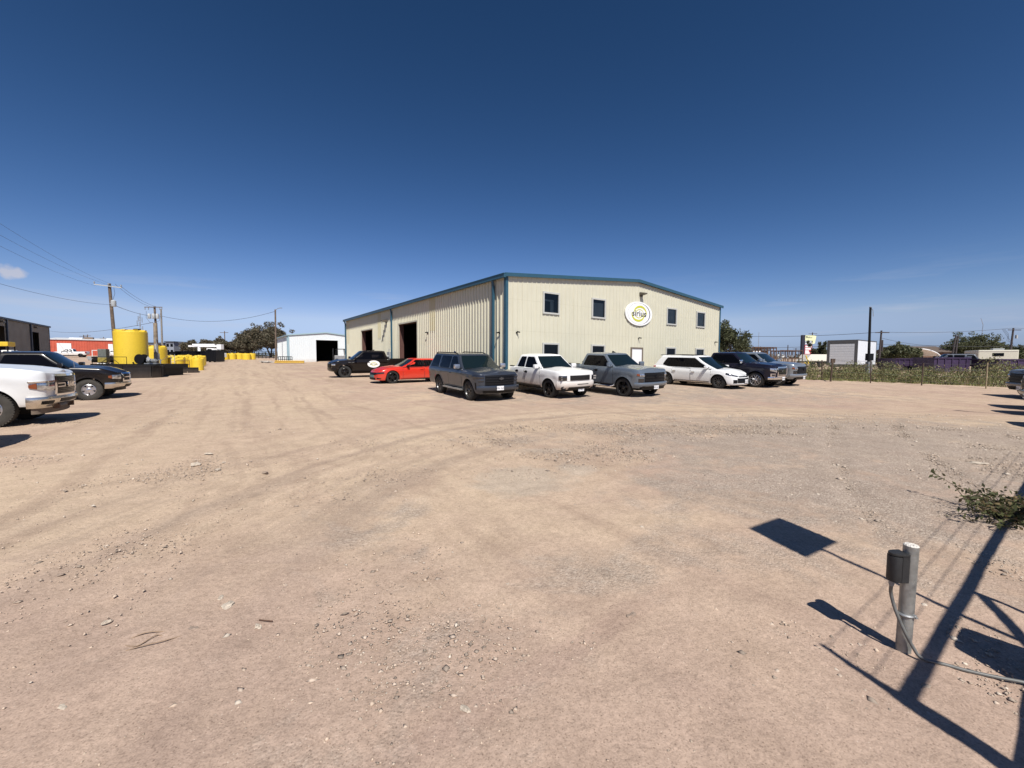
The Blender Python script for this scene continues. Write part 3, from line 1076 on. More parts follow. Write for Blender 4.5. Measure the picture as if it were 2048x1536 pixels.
# the oval company sign hung on the gable
sg = thing('oval_sign', 'white oval company sign with a lime swirl high on the cream gable', 'sign', A0, TH)
SXC, SZC = 10.27 * SCL, 4.50
M_SIGNW = pmat('sign_white', (0.80, 0.80, 0.79), 0.4)
M_LIME = pmat('sign_lime', (0.52, 0.52, 0.055), 0.5)
M_NAVY = pmat('sign_navy', (0.025, 0.028, 0.06), 0.5)
M_SIGNTEXT = pmat('sign_text_brown', (0.03, 0.028, 0.022), 0.5)
RA, RB = 1.30, 0.735
mb = MB()
poly = [(RA * math.cos(2 * math.pi * k / 72), RB * math.sin(2 * math.pi * k / 72)) for k in range(72)]
mb.prism(poly, lambda a, b, d: (SXC + a, d, SZC + b), -0.045, -0.10)
mb.build('sign_board', M_SIGNW, sg)
def crescent(mb, c, ro, ri, ang0, ang1, w0, w1, y, ax=1.0, n=48):
    """an arc band whose width swells in the middle"""
    out, inn = [], []
    for k in range(n + 1):
        f = k / n
        w = 2 * 0
        a = ang0 + (ang1 - ang0) * f
        wd = w0 + (w1 - w0) * math.sin(math.pi * f)
        out.append((c[0] + ax * ro * math.cos(a), y, c[1] + ri * math.sin(a)))
        inn.append((c[0] + ax * (ro - wd) * math.cos(a), y, c[1] + (ri - wd * ri / ro) * math.sin(a)))
    mb.grid([out, inn])
mb = MB()
crescent(mb, (SXC, SZC), 1.09, 0.655, math.radians(-75), math.radians(80), 0.012, 0.075, -0.104)
crescent(mb, (SXC, SZC), 1.09, 0.655, math.radians(80), math.radians(285), 0.012, 0.016, -0.104)
mb.build('sign_ring', M_NAVY, sg, recalc=False)
mb = MB()
crescent(mb, (SXC + 0.10, SZC + 0.03), 0.64, 0.47, math.radians(-10), math.radians(185), 0.04, 0.18, -0.107)
crescent(mb, (SXC - 0.10, SZC - 0.03), 0.64, 0.47, math.radians(170), math.radians(365), 0.04, 0.18, -0.107)
crescent(mb, (SXC + 0.04, SZC), 0.40, 0.28, math.radians(20), math.radians(200), 0.02, 0.07, -0.107)
crescent(mb, (SXC - 0.04, SZC), 0.40, 0.28, math.radians(200), math.radians(380), 0.02, 0.07, -0.107)
mb.build('sign_swirl', M_LIME, sg, recalc=False)
TXM = Matrix.Translation((SXC, -0.115, SZC)) @ Matrix.Rotation(math.pi / 2, 4, 'X')
text_mesh('sign_text', 'sirius', 0.52, M_SIGNTEXT, sg, TXM, 0.004, 0.0, 1.28)

# ---------------------------------------------------------------- white shed with an open bay
def shed(name, label, corner, rz, w, d, eave, ridge, wallm, trimm, openings, zb=-0.6, pitch=0.3, group=None):
    t = thing(name, label, 'shed' if name == 'shed' else 'building', corner, rz, group)
    zt = lambda s: eave + (ridge - eave) * (1 - abs(s / (w / 2) - 1))
    mb = MB()
    ribbed_wall(mb, w, zb, zt, lambda s, z, d_: (s, -d_, z), pitch, openings)
    ribbed_wall(mb, d, zb, lambda s: eave, lambda s, z, d_: (-d_, s, z), pitch)
    ribbed_wall(mb, d, zb, lambda s: eave, lambda s, z, d_: (w + d_, s, z), pitch, minor=False)
    ribbed_wall(mb, w, zb, zt, lambda s, z, d_: (s, d + d_, z), pitch, minor=False)
    mb.build('wall', wallm, t, recalc=False)
    mb = MB()
    o = 0.15
    for e in (-o, w + o):
        a = [(e, -o, eave + 0.02), (e, d + o, eave + 0.02), (w / 2, -o, ridge + 0.03), (w / 2, d + o, ridge + 0.03)]
        b = [(x, y, z + 0.08) for x, y, z in a]
        mb.add(a + b, [(0, 1, 3, 2), (4, 6, 7, 5), (0, 4, 5, 1), (0, 2, 6, 4), (1, 5, 7, 3)])
    mb.build('roof', M_ROOFMETAL, t)
    mb = MB()
    for x0, z0, x1, z1 in ((-o - 0.02, eave - 0.02, w / 2, ridge), (w / 2, ridge, w + o + 0.02, eave - 0.02)):
        vs_ = []
        for y in (-o - 0.03, -o + 0.02):
            for x, z in ((x0, z0), (x1, z1)):
                vs_ += [(x, y, z - 0.05), (x, y, z + 0.14)]
        mb.add(vs_, [(0, 2, 3, 1), (5, 7, 6, 4), (0, 1, 5, 4), (2, 6, 7, 3), (1, 3, 7, 5), (0, 4, 6, 2)])
    mb.b2((-o - 0.09, -o, eave - 0.08), (-o + 0.02, d + o, eave + 0.09))
    mb.b2((-0.06, -0.06, zb), (0.14, 0.001, eave))
    mb.b2((-0.2, 0.1, zb), (-0.07, 0.28, eave))
    mb.build('trim', trimm, t)
    if openings:
        mb = MB()
        for s0, s1, z0, z1 in openings:
            mb.b2((s0 - 0.12, -0.05, z0), (s0, 0.2, z1 + 0.12))
            mb.b2((s1, -0.05, z0), (s1 + 0.12, 0.2, z1 + 0.12))
            mb.b2((s0, -0.052, z1), (s1, 0.2, z1 + 0.12))
        mb.build('door_trim', wallm, t)
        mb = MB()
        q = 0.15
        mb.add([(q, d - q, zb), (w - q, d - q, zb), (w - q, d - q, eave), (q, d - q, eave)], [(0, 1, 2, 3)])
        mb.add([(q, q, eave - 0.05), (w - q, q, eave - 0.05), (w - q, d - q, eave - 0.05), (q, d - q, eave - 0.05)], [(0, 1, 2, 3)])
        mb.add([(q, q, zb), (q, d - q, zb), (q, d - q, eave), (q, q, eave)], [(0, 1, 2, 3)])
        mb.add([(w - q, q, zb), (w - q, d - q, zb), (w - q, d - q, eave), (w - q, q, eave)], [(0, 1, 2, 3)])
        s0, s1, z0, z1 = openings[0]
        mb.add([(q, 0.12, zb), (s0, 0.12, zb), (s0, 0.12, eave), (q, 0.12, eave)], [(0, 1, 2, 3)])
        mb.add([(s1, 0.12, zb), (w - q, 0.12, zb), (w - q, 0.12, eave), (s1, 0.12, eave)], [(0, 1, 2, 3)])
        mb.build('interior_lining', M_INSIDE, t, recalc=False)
    return t
M_SHEDWHITE = pmat('white_shed_sheet', (0.66, 0.70, 0.71), 0.45, noise=0.04, dust=(DUST, 0.5, 0.4))
M_SHEDTRIM = pmat('pale_blue_trim', (0.30, 0.42, 0.47), 0.45)
S0 = at(577, 700, 68.0)
S0.z = float(gz(0, 70)) - 0.05
shed('shed', 'white metal shed with pale blue trim and one open dark bay', S0, TH, 11.6, 14, 4.4, 5.0, M_SHEDWHITE, M_SHEDTRIM, [(4.15, 7.65, -0.6, 3.75)])

# ---------------------------------------------------------------- shaded tan building beyond the trucks
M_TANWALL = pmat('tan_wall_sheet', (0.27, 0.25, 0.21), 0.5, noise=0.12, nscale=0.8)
M_DARKTRIM = pmat('dark_blue_trim', (0.03, 0.04, 0.06), 0.5)
C0 = at(99, 690, 59.0)
C0.z = float(gz(0, 59)) - 0.1
tb = thing('building', 'shaded tan metal building with dark door openings and dark blue trim', 'building', C0, TH)
def tan_ops():
    r = []
    for u0, u1, v in ((66, 79.5, 671.5), (0, 11.5, 665)):
        q0 = -((at(u1, 690, 1).x - 0) and 0)
        r.append((u0, u1, v))
    return r
def q_of(u):
    # distance along -GX from the corner to the point seen in column u
    d = ray(u, 700)
    k = d.x / d.y
    return (C0.x - k * C0.y) / (-math.sin(TH) - k * math.cos(TH))
LEN = 46.0
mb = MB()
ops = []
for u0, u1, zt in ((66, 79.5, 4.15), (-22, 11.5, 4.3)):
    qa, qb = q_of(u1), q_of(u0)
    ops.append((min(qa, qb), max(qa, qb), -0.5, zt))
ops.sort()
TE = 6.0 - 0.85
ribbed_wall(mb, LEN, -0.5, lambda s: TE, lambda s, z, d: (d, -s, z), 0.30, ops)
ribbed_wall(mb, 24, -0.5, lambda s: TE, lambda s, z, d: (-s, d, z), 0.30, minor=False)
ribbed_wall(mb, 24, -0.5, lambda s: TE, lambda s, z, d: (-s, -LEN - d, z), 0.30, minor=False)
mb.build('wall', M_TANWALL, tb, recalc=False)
mb = MB()
for a, b in ((0.15, -12.0), (-24.2, -12.0)):
    p = [(a, 0.2, TE + 0.02), (a, -LEN - 0.2, TE + 0.02), (b, 0.2, TE + 1.0), (b, -LEN - 0.2, TE + 1.0)]
    mb.add(p + [(x, y, z + 0.08) for x, y, z in p], [(0, 1, 3, 2), (4, 6, 7, 5), (0, 4, 5, 1), (0, 2, 6, 4), (1, 5, 7, 3)])
mb.build('roof', M_ROOFMETAL, tb)
mb = MB()
mb.b2((0.05, -LEN, TE - 0.08), (0.20, 0.2, TE + 0.12))
mb.b2((0.0, -0.1, -0.5), (0.07, 0.06, TE))
for u in (62, 14):
    q = q_of(u)
    mb.b2((0.05, -q - 0.12, -0.5), (0.18, -q + 0.12, TE))
mb.build('trim', M_DARKTRIM, tb)
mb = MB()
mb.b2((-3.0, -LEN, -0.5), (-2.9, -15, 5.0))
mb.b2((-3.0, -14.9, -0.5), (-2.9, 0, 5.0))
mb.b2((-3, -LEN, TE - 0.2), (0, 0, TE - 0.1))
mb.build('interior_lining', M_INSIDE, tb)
for u in (71, 3):
    q = q_of(u)
    mb = MB()
    mb.box((0.2, -q, 4.75), (0.35, 0.5, 0.2))
    mb.build('wall_light', M_LIGHTFIX, tb)

# ---------------------------------------------------------------- red building with white roller doors
M_REDWALL = pmat('brick_red_sheet', (0.46, 0.085, 0.045), 0.55, noise=0.15, nscale=0.6)
R0 = at(96, 690, 128.0)
R0.z = float(gz(0, 130)) - 0.1
rb = thing('building', 'long low red metal building with white roller doors', 'building', R0, TH)
RLEN, RE = 17.0, 5.0
mb = MB()
ribbed_wall(mb, RLEN, -0.5, lambda s: RE, lambda s, z, d: (s, -d, z), 0.6, minor=False, h=0.05)
ribbed_wall(mb, 20, -0.5, lambda s: RE, lambda s, z, d: (-d, s, z), 0.6, minor=False, h=0.05)
ribbed_wall(mb, 20, -0.5, lambda s: RE, lambda s, z, d: (RLEN + d, s, z), 0.6, minor=False, h=0.05)
mb.build('wall', M_REDWALL, rb, recalc=False)
mb = MB()
for a, b in ((-0.3, 10), (20.3, 10)):
    p = [(-0.3, a, RE + 0.02), (RLEN + 0.3, a, RE + 0.02), (-0.3, b, RE + 0.8), (RLEN + 0.3, b, RE + 0.8)]
    mb.add(p + [(x, y, z + 0.2) for x, y, z in p], [(0, 1, 3, 2), (4, 6, 7, 5), (0, 4, 5, 1), (0, 2, 6, 4), (1, 5, 7, 3)])
mb.build('roof', pmat('pale_roof', (0.55, 0.56, 0.57), 0.5), rb)
for s in (1.9, 13.4):
    mb = MB()
    for k in range(9):
        mb.b2((s, -0.16, 0.1 + 0.43 * k), (s + 3.1, -0.08, 0.1 + 0.43 * k + 0.40))
    mb.build('roller_door', M_WHITE, rb)
for s, w, m_, nm in ((4.0, 3.0, M_WHITE, 'roof_vent'), (7.4, 2.0, pmat('brown_unit', (0.2, 0.14, 0.10), 0.7), 'roof_unit'), (12.6, 3.0, M_WHITE, 'roof_vent')):
    mb = MB()
    mb.b2((s, 3, RE + 0.3), (s + w, 5, RE + (1.1 if nm == 'roof_unit' else 0.85)))
    mb.build(nm, m_, rb)

# ---------------------------------------------------------------- far apartment blocks and shops
M_FARGREY = pmat('far_grey_siding', (0.22, 0.24, 0.28), 0.8)
M_FARWHITE = pmat('far_pale_siding', (0.48, 0.5, 0.52), 0.8)
M_FARDARK = pmat('far_dark_roof', (0.06, 0.065, 0.08), 0.8)
def far_block(u0, u1, v_top, Y, lab, cat='house', wallm=M_FARGREY, slope=0.0, windows=3, base=2.3, depth=10):
    a, b = at(u0, v_top, Y), at(u1, v_top, Y)
    h = a.z - base
    t = thing('house' if cat == 'house' else 'building', lab, cat, (a.x, Y, base))
    w = b.x - a.x
    mb = MB()
    mb.b2((0, 0, -0.5), (w, depth, h - 0.5))
    mb.build('wall', wallm, t)
    mb = MB()
    p = [(-0.4, -0.4, h - 0.5), (w + 0.4, -0.4, h - 0.5 - slope), (w + 0.4, depth + 0.4, h - 0.5 - slope), (-0.4, depth + 0.4, h - 0.5)]
    mb.add(p + [(x, y, z + 0.5) for x, y, z in p], [(3, 2, 1, 0), (4, 5, 6, 7), (0, 1, 5, 4), (1, 2, 6, 5), (2, 3, 7, 6), (3, 0, 4, 7)])
    mb.build('roof', M_FARDARK, t)
    for k in range(windows):
        for j in range(2 if h > 5 else 1):
            mb = MB()
            x = w * (k + 0.5) / windows
            z = (h - 1.9) - 2.9 * j
            mb.b2((x - 0.6, -0.06, z - 0.7), (x + 0.6, -0.01, z + 0.7))
            mb.build('window', M_TINT, t)
    return t
far_block(296, 327, 685.0, 205, 'dark roofed far terrace just behind the stub pole', windows=4)
far_block(331, 347, 682.5, 200, 'grey two storey house with flat roof beyond the yellow tanks', windows=2)
far_block(347, 360, 687, 215, 'low pale house with dark roof between two grey houses', wallm=M_FARWHITE, windows=2)
far_block(359, 374, 683.5, 196, 'blue grey house with a sloping roof beyond the dark bins', slope=1.0, windows=2)
far_block(374, 388, 687.5, 215, 'low pale house next to the bucket truck boom', wallm=M_FARWHITE, windows=2)
far_block(1491, 1537, 698, 118, 'low brown shop building with a white sign panel', 'building', pmat('brown_shop_wall', (0.12, 0.09, 0.075), 0.8), 0, 0, base=1.9)
# ------------------------------------------------------------------ vehicles
def round_poly(poly, r=0.05, n=3):
    out = []
    N = len(poly)
    for i in range(N):
        p0, p1, p2 = Vector(poly[i - 1]), Vector(poly[i]), Vector(poly[(i + 1) % N])
        a, b = (p0 - p1), (p2 - p1)
        rr = min(r, a.length * 0.4, b.length * 0.4)
        q0, q2 = p1 + a.normalized() * rr, p1 + b.normalized() * rr
        for k in range(n + 1):
            t = k / n
            out.append(tuple(q0 * (1 - t) ** 2 + p1 * 2 * t * (1 - t) + q2 * t * t))
    return out

def paint(name, col, metal=0.0, rough=0.28, dust=0.12, dh=0.9, noise=0.0):
    dk = max(col) < 0.032
    return pmat(name, col, rough, metal, coat=0.25 if dk else 0.55, spec=0.25 if dk else 0.5, noise=noise, dust=(DUST, dh, dust))

WHEELS = {}

def wheel_meshes(style, r, tw, rim_r, rim_mat, tyre_mat):
    key = (style, r, tw, rim_mat.name, tyre_mat.name)
    if key in WHEELS:
        return WHEELS[key]
    mb = MB()
    h = tw / 2
    prof = [(rim_r * 0.97, -h * 0.86), (rim_r + 0.02, -h * 0.98), (r - 0.05, -h), (r - 0.012, -h * 0.86), (r, -h * 0.6),
            (r, h * 0.6), (r - 0.012, h * 0.86), (r - 0.05, h), (rim_r + 0.02, h * 0.98), (rim_r * 0.97, h * 0.86)]
    mb.lathe(prof, axis='Y', seg=40, cap=False)
    # tread lugs round the shoulder
    for k in range(44):
        a = 2 * math.pi * k / 44
        for sgn in (-1, 1):
            c = Vector(((r - 0.004) * math.cos(a), sgn * h * 0.66, (r - 0.004) * math.sin(a)))
            mb.box(c, (0.022, h * 0.52, 0.032), rot=Matrix.Rotation(-a, 3, 'Y'))
    tyre = mb.mesh('wheel', tyre_mat, smooth=0.6)
    mb = MB()
    y1 = h * 0.80
    # barrel and lip: outer face towards +y
    mb.lathe([(rim_r, -h * 0.8), (rim_r, y1), (rim_r - 0.022, y1 + 0.012), (rim_r - 0.034, y1 - 0.02), (rim_r - 0.045, -h * 0.3)], axis='Y', seg=36, mi=0, cap=False)
    mb.lathe([(rim_r - 0.05, -h * 0.32), (rim_r - 0.05, -h * 0.26), (0.02, -h * 0.25)], axis='Y', seg=28, mi=1)
    mb.lathe([(0.15, -h * 0.24), (0.15, -h * 0.1), (0.03, -h * 0.1)], axis='Y', seg=20, mi=1)
    ns = {'five': 5, 'six': 6, 'split': 6, 'multi': 10, 'eight': 8}[style]
    for k in range(ns):
        a = 2 * math.pi * k / ns + math.pi / 2
        R = Matrix.Rotation(-a, 3, 'Y')
        def put(a0, b0, d):
            return R @ Vector((a0, d, b0))
        ro = rim_r - 0.018
        if style in ('five', 'six', 'eight'):
            w0, w1 = (0.055, 0.085) if style == 'five' else (0.04, 0.055)
            poly = [(0.05, -w0), (ro, -w1), (ro, w1), (0.05, w0)]
            mb.prism(poly, put, y1 - 0.075, y1 - 0.02)
        elif style == 'split':
            for sg in (-1, 1):
                poly = [(0.05, -0.018 * 1), (0.12, sg * 0.012 - 0.02), (ro, sg * 0.085 - 0.022), (ro, sg * 0.085 + 0.022), (0.12, sg * 0.012 + 0.02), (0.05, 0.018)]
                mb.prism(poly, put, y1 - 0.07, y1 - 0.018)
        else:
            poly = [(0.05, -0.017), (ro, -0.017), (ro, 0.017), (0.05, 0.017)]
            mb.prism(poly, put, y1 - 0.06, y1 - 0.016)
    mb.lathe([(0.075, y1 - 0.08), (0.075, y1 - 0.02), (0.05, y1 - 0.008), (0.01, y1 - 0.006)], axis='Y', seg=18)
    rim = mb.mesh('rim', [rim_mat, M_DARK], smooth=0.5)
    WHEELS[key] = (tyre, rim)
    return tyre, rim

class Car:
    """x forward from the front axle, y to the left, z up"""
    def __init__(s, **k):
        s.__dict__.update(k)
        s.fx = s.fo                 # nose
        s.rx = s.fo - s.L           # tail
        s.hw = s.W / 2
        s.outline()

    bpillar = True

    def outline(s):
        hw, c = s.hw, s.nose
        pts = []
        cx, cl, bow = c.get('cw', 0.74), c.get('cl', 0.42), c.get('bow', 0.09)
        yc = hw * cx
        for i in range(9):
            y = yc * i / 8
            pts.append((s.fx - bow * (y / yc) ** 2, y))
        for i in range(1, 11):
            a = math.pi / 2 * i / 10
            pts.append((s.fx - bow - cl * (1 - math.cos(a)), yc + (hw - yc) * math.sin(a)))
        xe = s.fx - bow - cl
        xset = set()
        for ax in (0.0, -s.wb):
            Ra = s.r + s.arch
            for i in range(25):
                xset.add(round(ax + Ra * 1.0001 * math.cos(math.pi * i / 24), 4))
        for i in range(60):
            xset.add(round(xe - (xe - (s.rx + 0.2)) * i / 59, 4))
        for x in s.extra:
            xset.add(round(x, 4))
        side = sorted([x for x in xset if s.rx + 0.21 < x < xe - 0.002], reverse=True)
        pts += [(x, hw) for x in side]
        rl, rb, rc = 0.16, 0.05, 0.86
        pts += [(s.rx + 0.2, hw)]
        for i in range(1, 8):
            a = math.pi / 2 * i / 7
            pts.append((s.rx + rb + rl - rl * math.sin(a) * 1.0, hw * rc + hw * (1 - rc) * math.cos(a)))
        for i in range(5, -1, -1):
            y = hw * rc * i / 6
            pts.append((s.rx + rb * (y / (hw * rc)) ** 2, y))
        s.out = pts
        ns = []
        for i, p in enumerate(pts):
            a = pts[max(i - 1, 0)]
            b = pts[min(i + 1, len(pts) - 1)]
            tx, ty = b[0] - a[0], b[1] - a[1]
            L_ = math.hypot(tx, ty)
            ns.append((ty / L_ * 1.0, -tx / L_))
        ns[0] = (1, 0)
        ns[-1] = (-1, 0)
        s.nrm = ns
        acc = [0.0]
        for a, b in zip(pts, pts[1:]):
            acc.append(acc[-1] + math.hypot(b[0] - a[0], b[1] - a[1]))
        s.acc = np.array(acc)
        s.oa = np.array(pts)
        s.na = np.array(ns)

    def ztop(s, x):
        return float(np.interp(x, [p[0] for p in s.top], [p[1] for p in s.top]))

    def zbase(s, x):
        return float(np.interp(x, [p[0] for p in s.bot], [p[1] for p in s.bot]))

    def zb(s, x):
        z = s.zbase(x)
        for ax in (0.0, -s.wb):
            Ra = s.r + s.arch
            d = abs(x - ax)
            if d < Ra:
                z = max(z, s.r + math.sqrt(Ra * Ra - d * d))
        return z

    def inset(s, t, nx, x):
        t = min(max(t, 0), 1)
        tt = [0, 0.06, 0.2, 0.42, 0.6, 0.76, 0.88, 0.955, 1.0]
        sd = np.interp(t, tt, s.side_in)
        fr = np.interp(t, tt, s.front_in)
        rr = np.interp(t, tt, s.rear_in)
        return sd, (fr if nx > 0 else rr)

    def S(s, u, z, off=0.0):
        """surface point at outline length u (negative = right side), height z"""
        sg = -1 if u < 0 else 1
        u = min(abs(u), s.acc[-1])
        ox, oy = np.interp(u, s.acc, s.oa[:, 0]), np.interp(u, s.acc, s.oa[:, 1])
        nx, ny = np.interp(u, s.acc, s.na[:, 0]), np.interp(u, s.acc, s.na[:, 1])
        zt, z0 = s.ztop(ox), s.zbase(ox)
        t = (z - z0) / max(zt - z0, 0.05)
        si, fi = s.inset(t, nx, ox)
        x = ox - nx * fi + nx * off
        y = oy - ny * si + ny * off
        return Vector((x, sg * max(y, 0), z))

    def u_of_x(s, x):
        i = len(s.acc)
        return float(np.interp(-x, -s.oa[:, 0], s.acc))

    def body_mesh(s):
        tl = [0, 0.03, 0.06, 0.13, 0.2, 0.3, 0.42, 0.52, 0.6, 0.68, 0.76, 0.82, 0.88, 0.92, 0.955, 0.98, 1.0]
        mb = MB()
        rows_l, rows_r = [], []
        for (ox, oy), (nx, ny) in zip(s.out, s.nrm):
            zt, z0, zb = s.ztop(ox), s.zbase(ox), s.zb(ox)
            rl, rr = [], []
            for t in tl:
                z = z0 + (zt - z0) * t
                if z < zb:
                    z = zb
                tt = (z - z0) / max(zt - z0, 0.05)
                si, fi = s.inset(tt, nx, ox)
                x, y = ox - nx * fi, oy - ny * si
                # fender flare round the wheel
                fl = 0.0
                for ax in (0.0, -s.wb):
                    d = math.hypot(ox - ax, z - s.r)
                    Ra = s.r + s.arch
                    if d < Ra + 0.12:
                        fl = max(fl, s.flare * (1 - max(d - Ra, 0) / 0.12))
                y += ny * fl
                # character crease along the side
                y += ny * s.crease * math.exp(-((tt - 0.70) / 0.05) ** 2)
                rl.append((x, max(y, 0), z))
                rr.append((x, -max(y, 0), z))
            rows_l.append(rl)
            rows_r.append(rr)
        mb.grid(rows_l, 0)
        mb.grid(rows_r, 0, flip=True)
        # top deck
        fr = [1.0, 0.965, 0.93, 0.86, 0.7, 0.45, 0.2, 0.0]
        fr = fr + [-f for f in fr[-2::-1]]
        deck = []
        for i, ((ox, oy), rl) in enumerate(zip(s.out, rows_l)):
            x, y, z = rl[-1]
            row = []
            inbed = s.bed and s.bed[0] < ox < s.bed[1]
            for f in fr:
                if inbed:
                    if abs(f) > 0.94:
                        zz = z
                    else:
                        zz = s.bed[2]
                else:
                    zz = z + s.crown * (1 - f * f) ** 1.0
                    if s.dome:
                        zz += s.dome * math.exp(-((abs(f) - 0.0) / 0.42) ** 4) * (1 if ox > -s.hoodlen else 0)
                row.append((x, y * f, zz))
            deck.append(row)
        mb.grid(deck, 0)
        under = []
        for rl in rows_l:
            x, y, z = rl[0]
            under.append([(x, y, z), (x, 0.4 * y, z + 0.001), (x, -0.4 * y, z + 0.001), (x, -y, z)])
        mb.grid(under, 1)
        return mb.mesh('body', [s.paintm, M_DARK], smooth=0.55)

    def patch(s, name, mats, parent, u0, u1, z0, z1, off=0.02, nu=8, nz=4, z0b=None, z1b=None, sink=0.03, bulge=0.0, mi=0, mb=None, smooth=0.6):
        """a raised panel on the body skin from u0 to u1; z0/z1 at u0, z0b/z1b at u1"""
        own = mb is None
        mb = mb or MB()
        z0b = z0 if z0b is None else z0b
        z1b = z1 if z1b is None else z1b
        rows = []
        for i in range(nz + 1):
            r = []
            for j in range(nu + 1):
                fu = j / nu
                u = u0 + (u1 - u0) * fu
                a, b = z0 + (z0b - z0) * fu, z1 + (z1b - z1) * fu
                z = a + (b - a) * i / nz
                bl = bulge * (1 - (2 * i / nz - 1) ** 4)
                r.append(s.S(u, z, off + bl))
            rows.append(r)
        mb.grid(rows, mi)
        ring = rows[0] + [r[-1] for r in rows[1:]] + rows[-1][-2::-1] + [r[0] for r in rows[-2:0:-1]]
        inner = []
        for k, p in enumerate(ring):
            c = Vector((s.fx - 1.5 if p.x > -s.wb / 2 else s.rx + 1.5, 0, p.z))
            d = (Vector((c.x, 0, p.z)) - p)
            if abs(p.y) > s.hw * 0.9:
                d = Vector((0, -p.y, 0))
            inner.append(p + d.normalized() * (sink + off))
        mb.grid([ring + ring[:1], inner + inner[:1]], mi)
        if own:
            return mb.build(name, mats, parent, smooth=smooth)

    # -------- cabin
    def cab_pt(s, t, a, b, off=0.0):
        """t height 0..1, a 0 rear..1 front, b -1..1 across"""
        xr = s.cab['xr0'] + (s.cab['xr1'] - s.cab['xr0']) * t
        xf = s.cab['xf0'] + (s.cab['xf1'] - s.cab['xf0']) * (t + s.cab.get('wcurve', 0.06) * math.sin(math.pi * t))
        w = s.cab['w0'] + (s.cab['w1'] - s.cab['w0']) * max(t, 0) ** 1.25
        z = s.cab['z0'] + (s.cab['z1'] - s.cab['z0']) * t
        if s.cab.get('rslope'):
            z += s.cab['rslope'](a) * max(t, 0) ** 2
        if t > 0.9:
            w -= 0.06 * ((t - 0.9) / 0.1) ** 2
        return Vector((xr + (xf - xr) * a, w * b, z))

    def cab_ring(s):
        r = []
        bow = 0.045
        for i in range(9):
            b = 0.92 * i / 8
            r.append((1 - bow * b * b, b))
        for i in range(1, 6):
            an = math.pi / 2 * i / 5
            r.append((1 - bow * 0.85 - 0.03 * (1 - math.cos(an)), 0.92 + 0.08 * math.sin(an)))
        for i in range(1, 25):
            r.append((0.93 - 0.90 * i / 25, 1.0))
        for i in range(6):
            an = math.pi / 2 * i / 5
            r.append((0.03 - 0.022 * math.sin(an), 0.92 + 0.08 * math.cos(an)))
        for i in range(7, -1, -1):
            b = 0.92 * i / 8
            r.append((0.008 * (b / 0.92) ** 2, b))
        return r

    def cab_mesh(s):
        ring = s.cab_ring()
        full = ring + [(a, -b) for a, b in ring[-2:0:-1]]
        mb = MB()
        rows = []
        for t in (-0.12, 0, 0.15, 0.35, 0.55, 0.75, 0.88, 0.93, 0.965, 1.0):
            rows.append([s.cab_pt(t, a, b) for a, b in full] )
            rows[-1].append(rows[-1][0])
        mb.grid(rows, 0)
        deck = []
        for a, b in ring:
            row = []
            p = s.cab_pt(1.0, a, b)
            for f in (1.0, 0.94, 0.8, 0.5, 0.2, -0.2, -0.5, -0.8, -0.94, -1.0):
                q = Vector((p.x, p.y * f, p.z + s.cab.get('crown', 0.045) * (1 - f * f) * min(1, (1 - abs(2 * a - 1)) * 6)))
                row.append(q)
            deck.append(row)
        mb.grid(deck, 0)
        return mb.mesh('cab', [s.paintm], smooth=0.5)

    def cab_x(s, t, a):
        return s.cab_pt(t, a, 0).x

    def build(s, name, label, cat, group=None):
        root = thing(name, label, cat, (0, 0, 0), 0, group)
        def link(nm, me, parent=root):
            o = bpy.data.objects.new(nm, me)
            SC.collection.objects.link(o)
            o.parent = parent
            return o
        link('body', s.body_mesh())
        link('cab', s.cab_mesh())
        c = s.cab
        # windshield
        def glass_panel(nm, t0, t1, front, bw0, bw1, mat):
            mb = MB()
            rows = []
            for i in range(7):
                t = t0 + (t1 - t0) * i / 6
                bw = bw0 + (bw1 - bw0) * i / 6
                row = []
                for j in range(11):
                    b = -bw + 2 * bw * j / 10
                    a = 1 - 0.045 * b * b if front else 0.008 * (b / 0.92) ** 2
                    p = s.cab_pt(t, a, b)
                    row.append(p + Vector((0.012 if front else -0.012, 0, 0.008)))
                rows.append(row)
            mb.grid(rows)
            ring = rows[0] + [r[-1] for r in rows[1:]] + rows[-1][-2::-1] + [r[0] for r in rows[-2:0:-1]]
            inner = [p + Vector((-0.03 if front else 0.03, 0, -0.012)) for p in ring]
            mb.grid([ring + ring[:1], inner + inner[:1]])
            return mb.build(nm, mat, root, smooth=0.6)
        glass_panel('windshield', 0.02, 0.90, True, 0.90, 0.88, M_GLASS)
        glass_panel('rear_window', 0.10, 0.86, False, 0.82, 0.80, M_TINT)
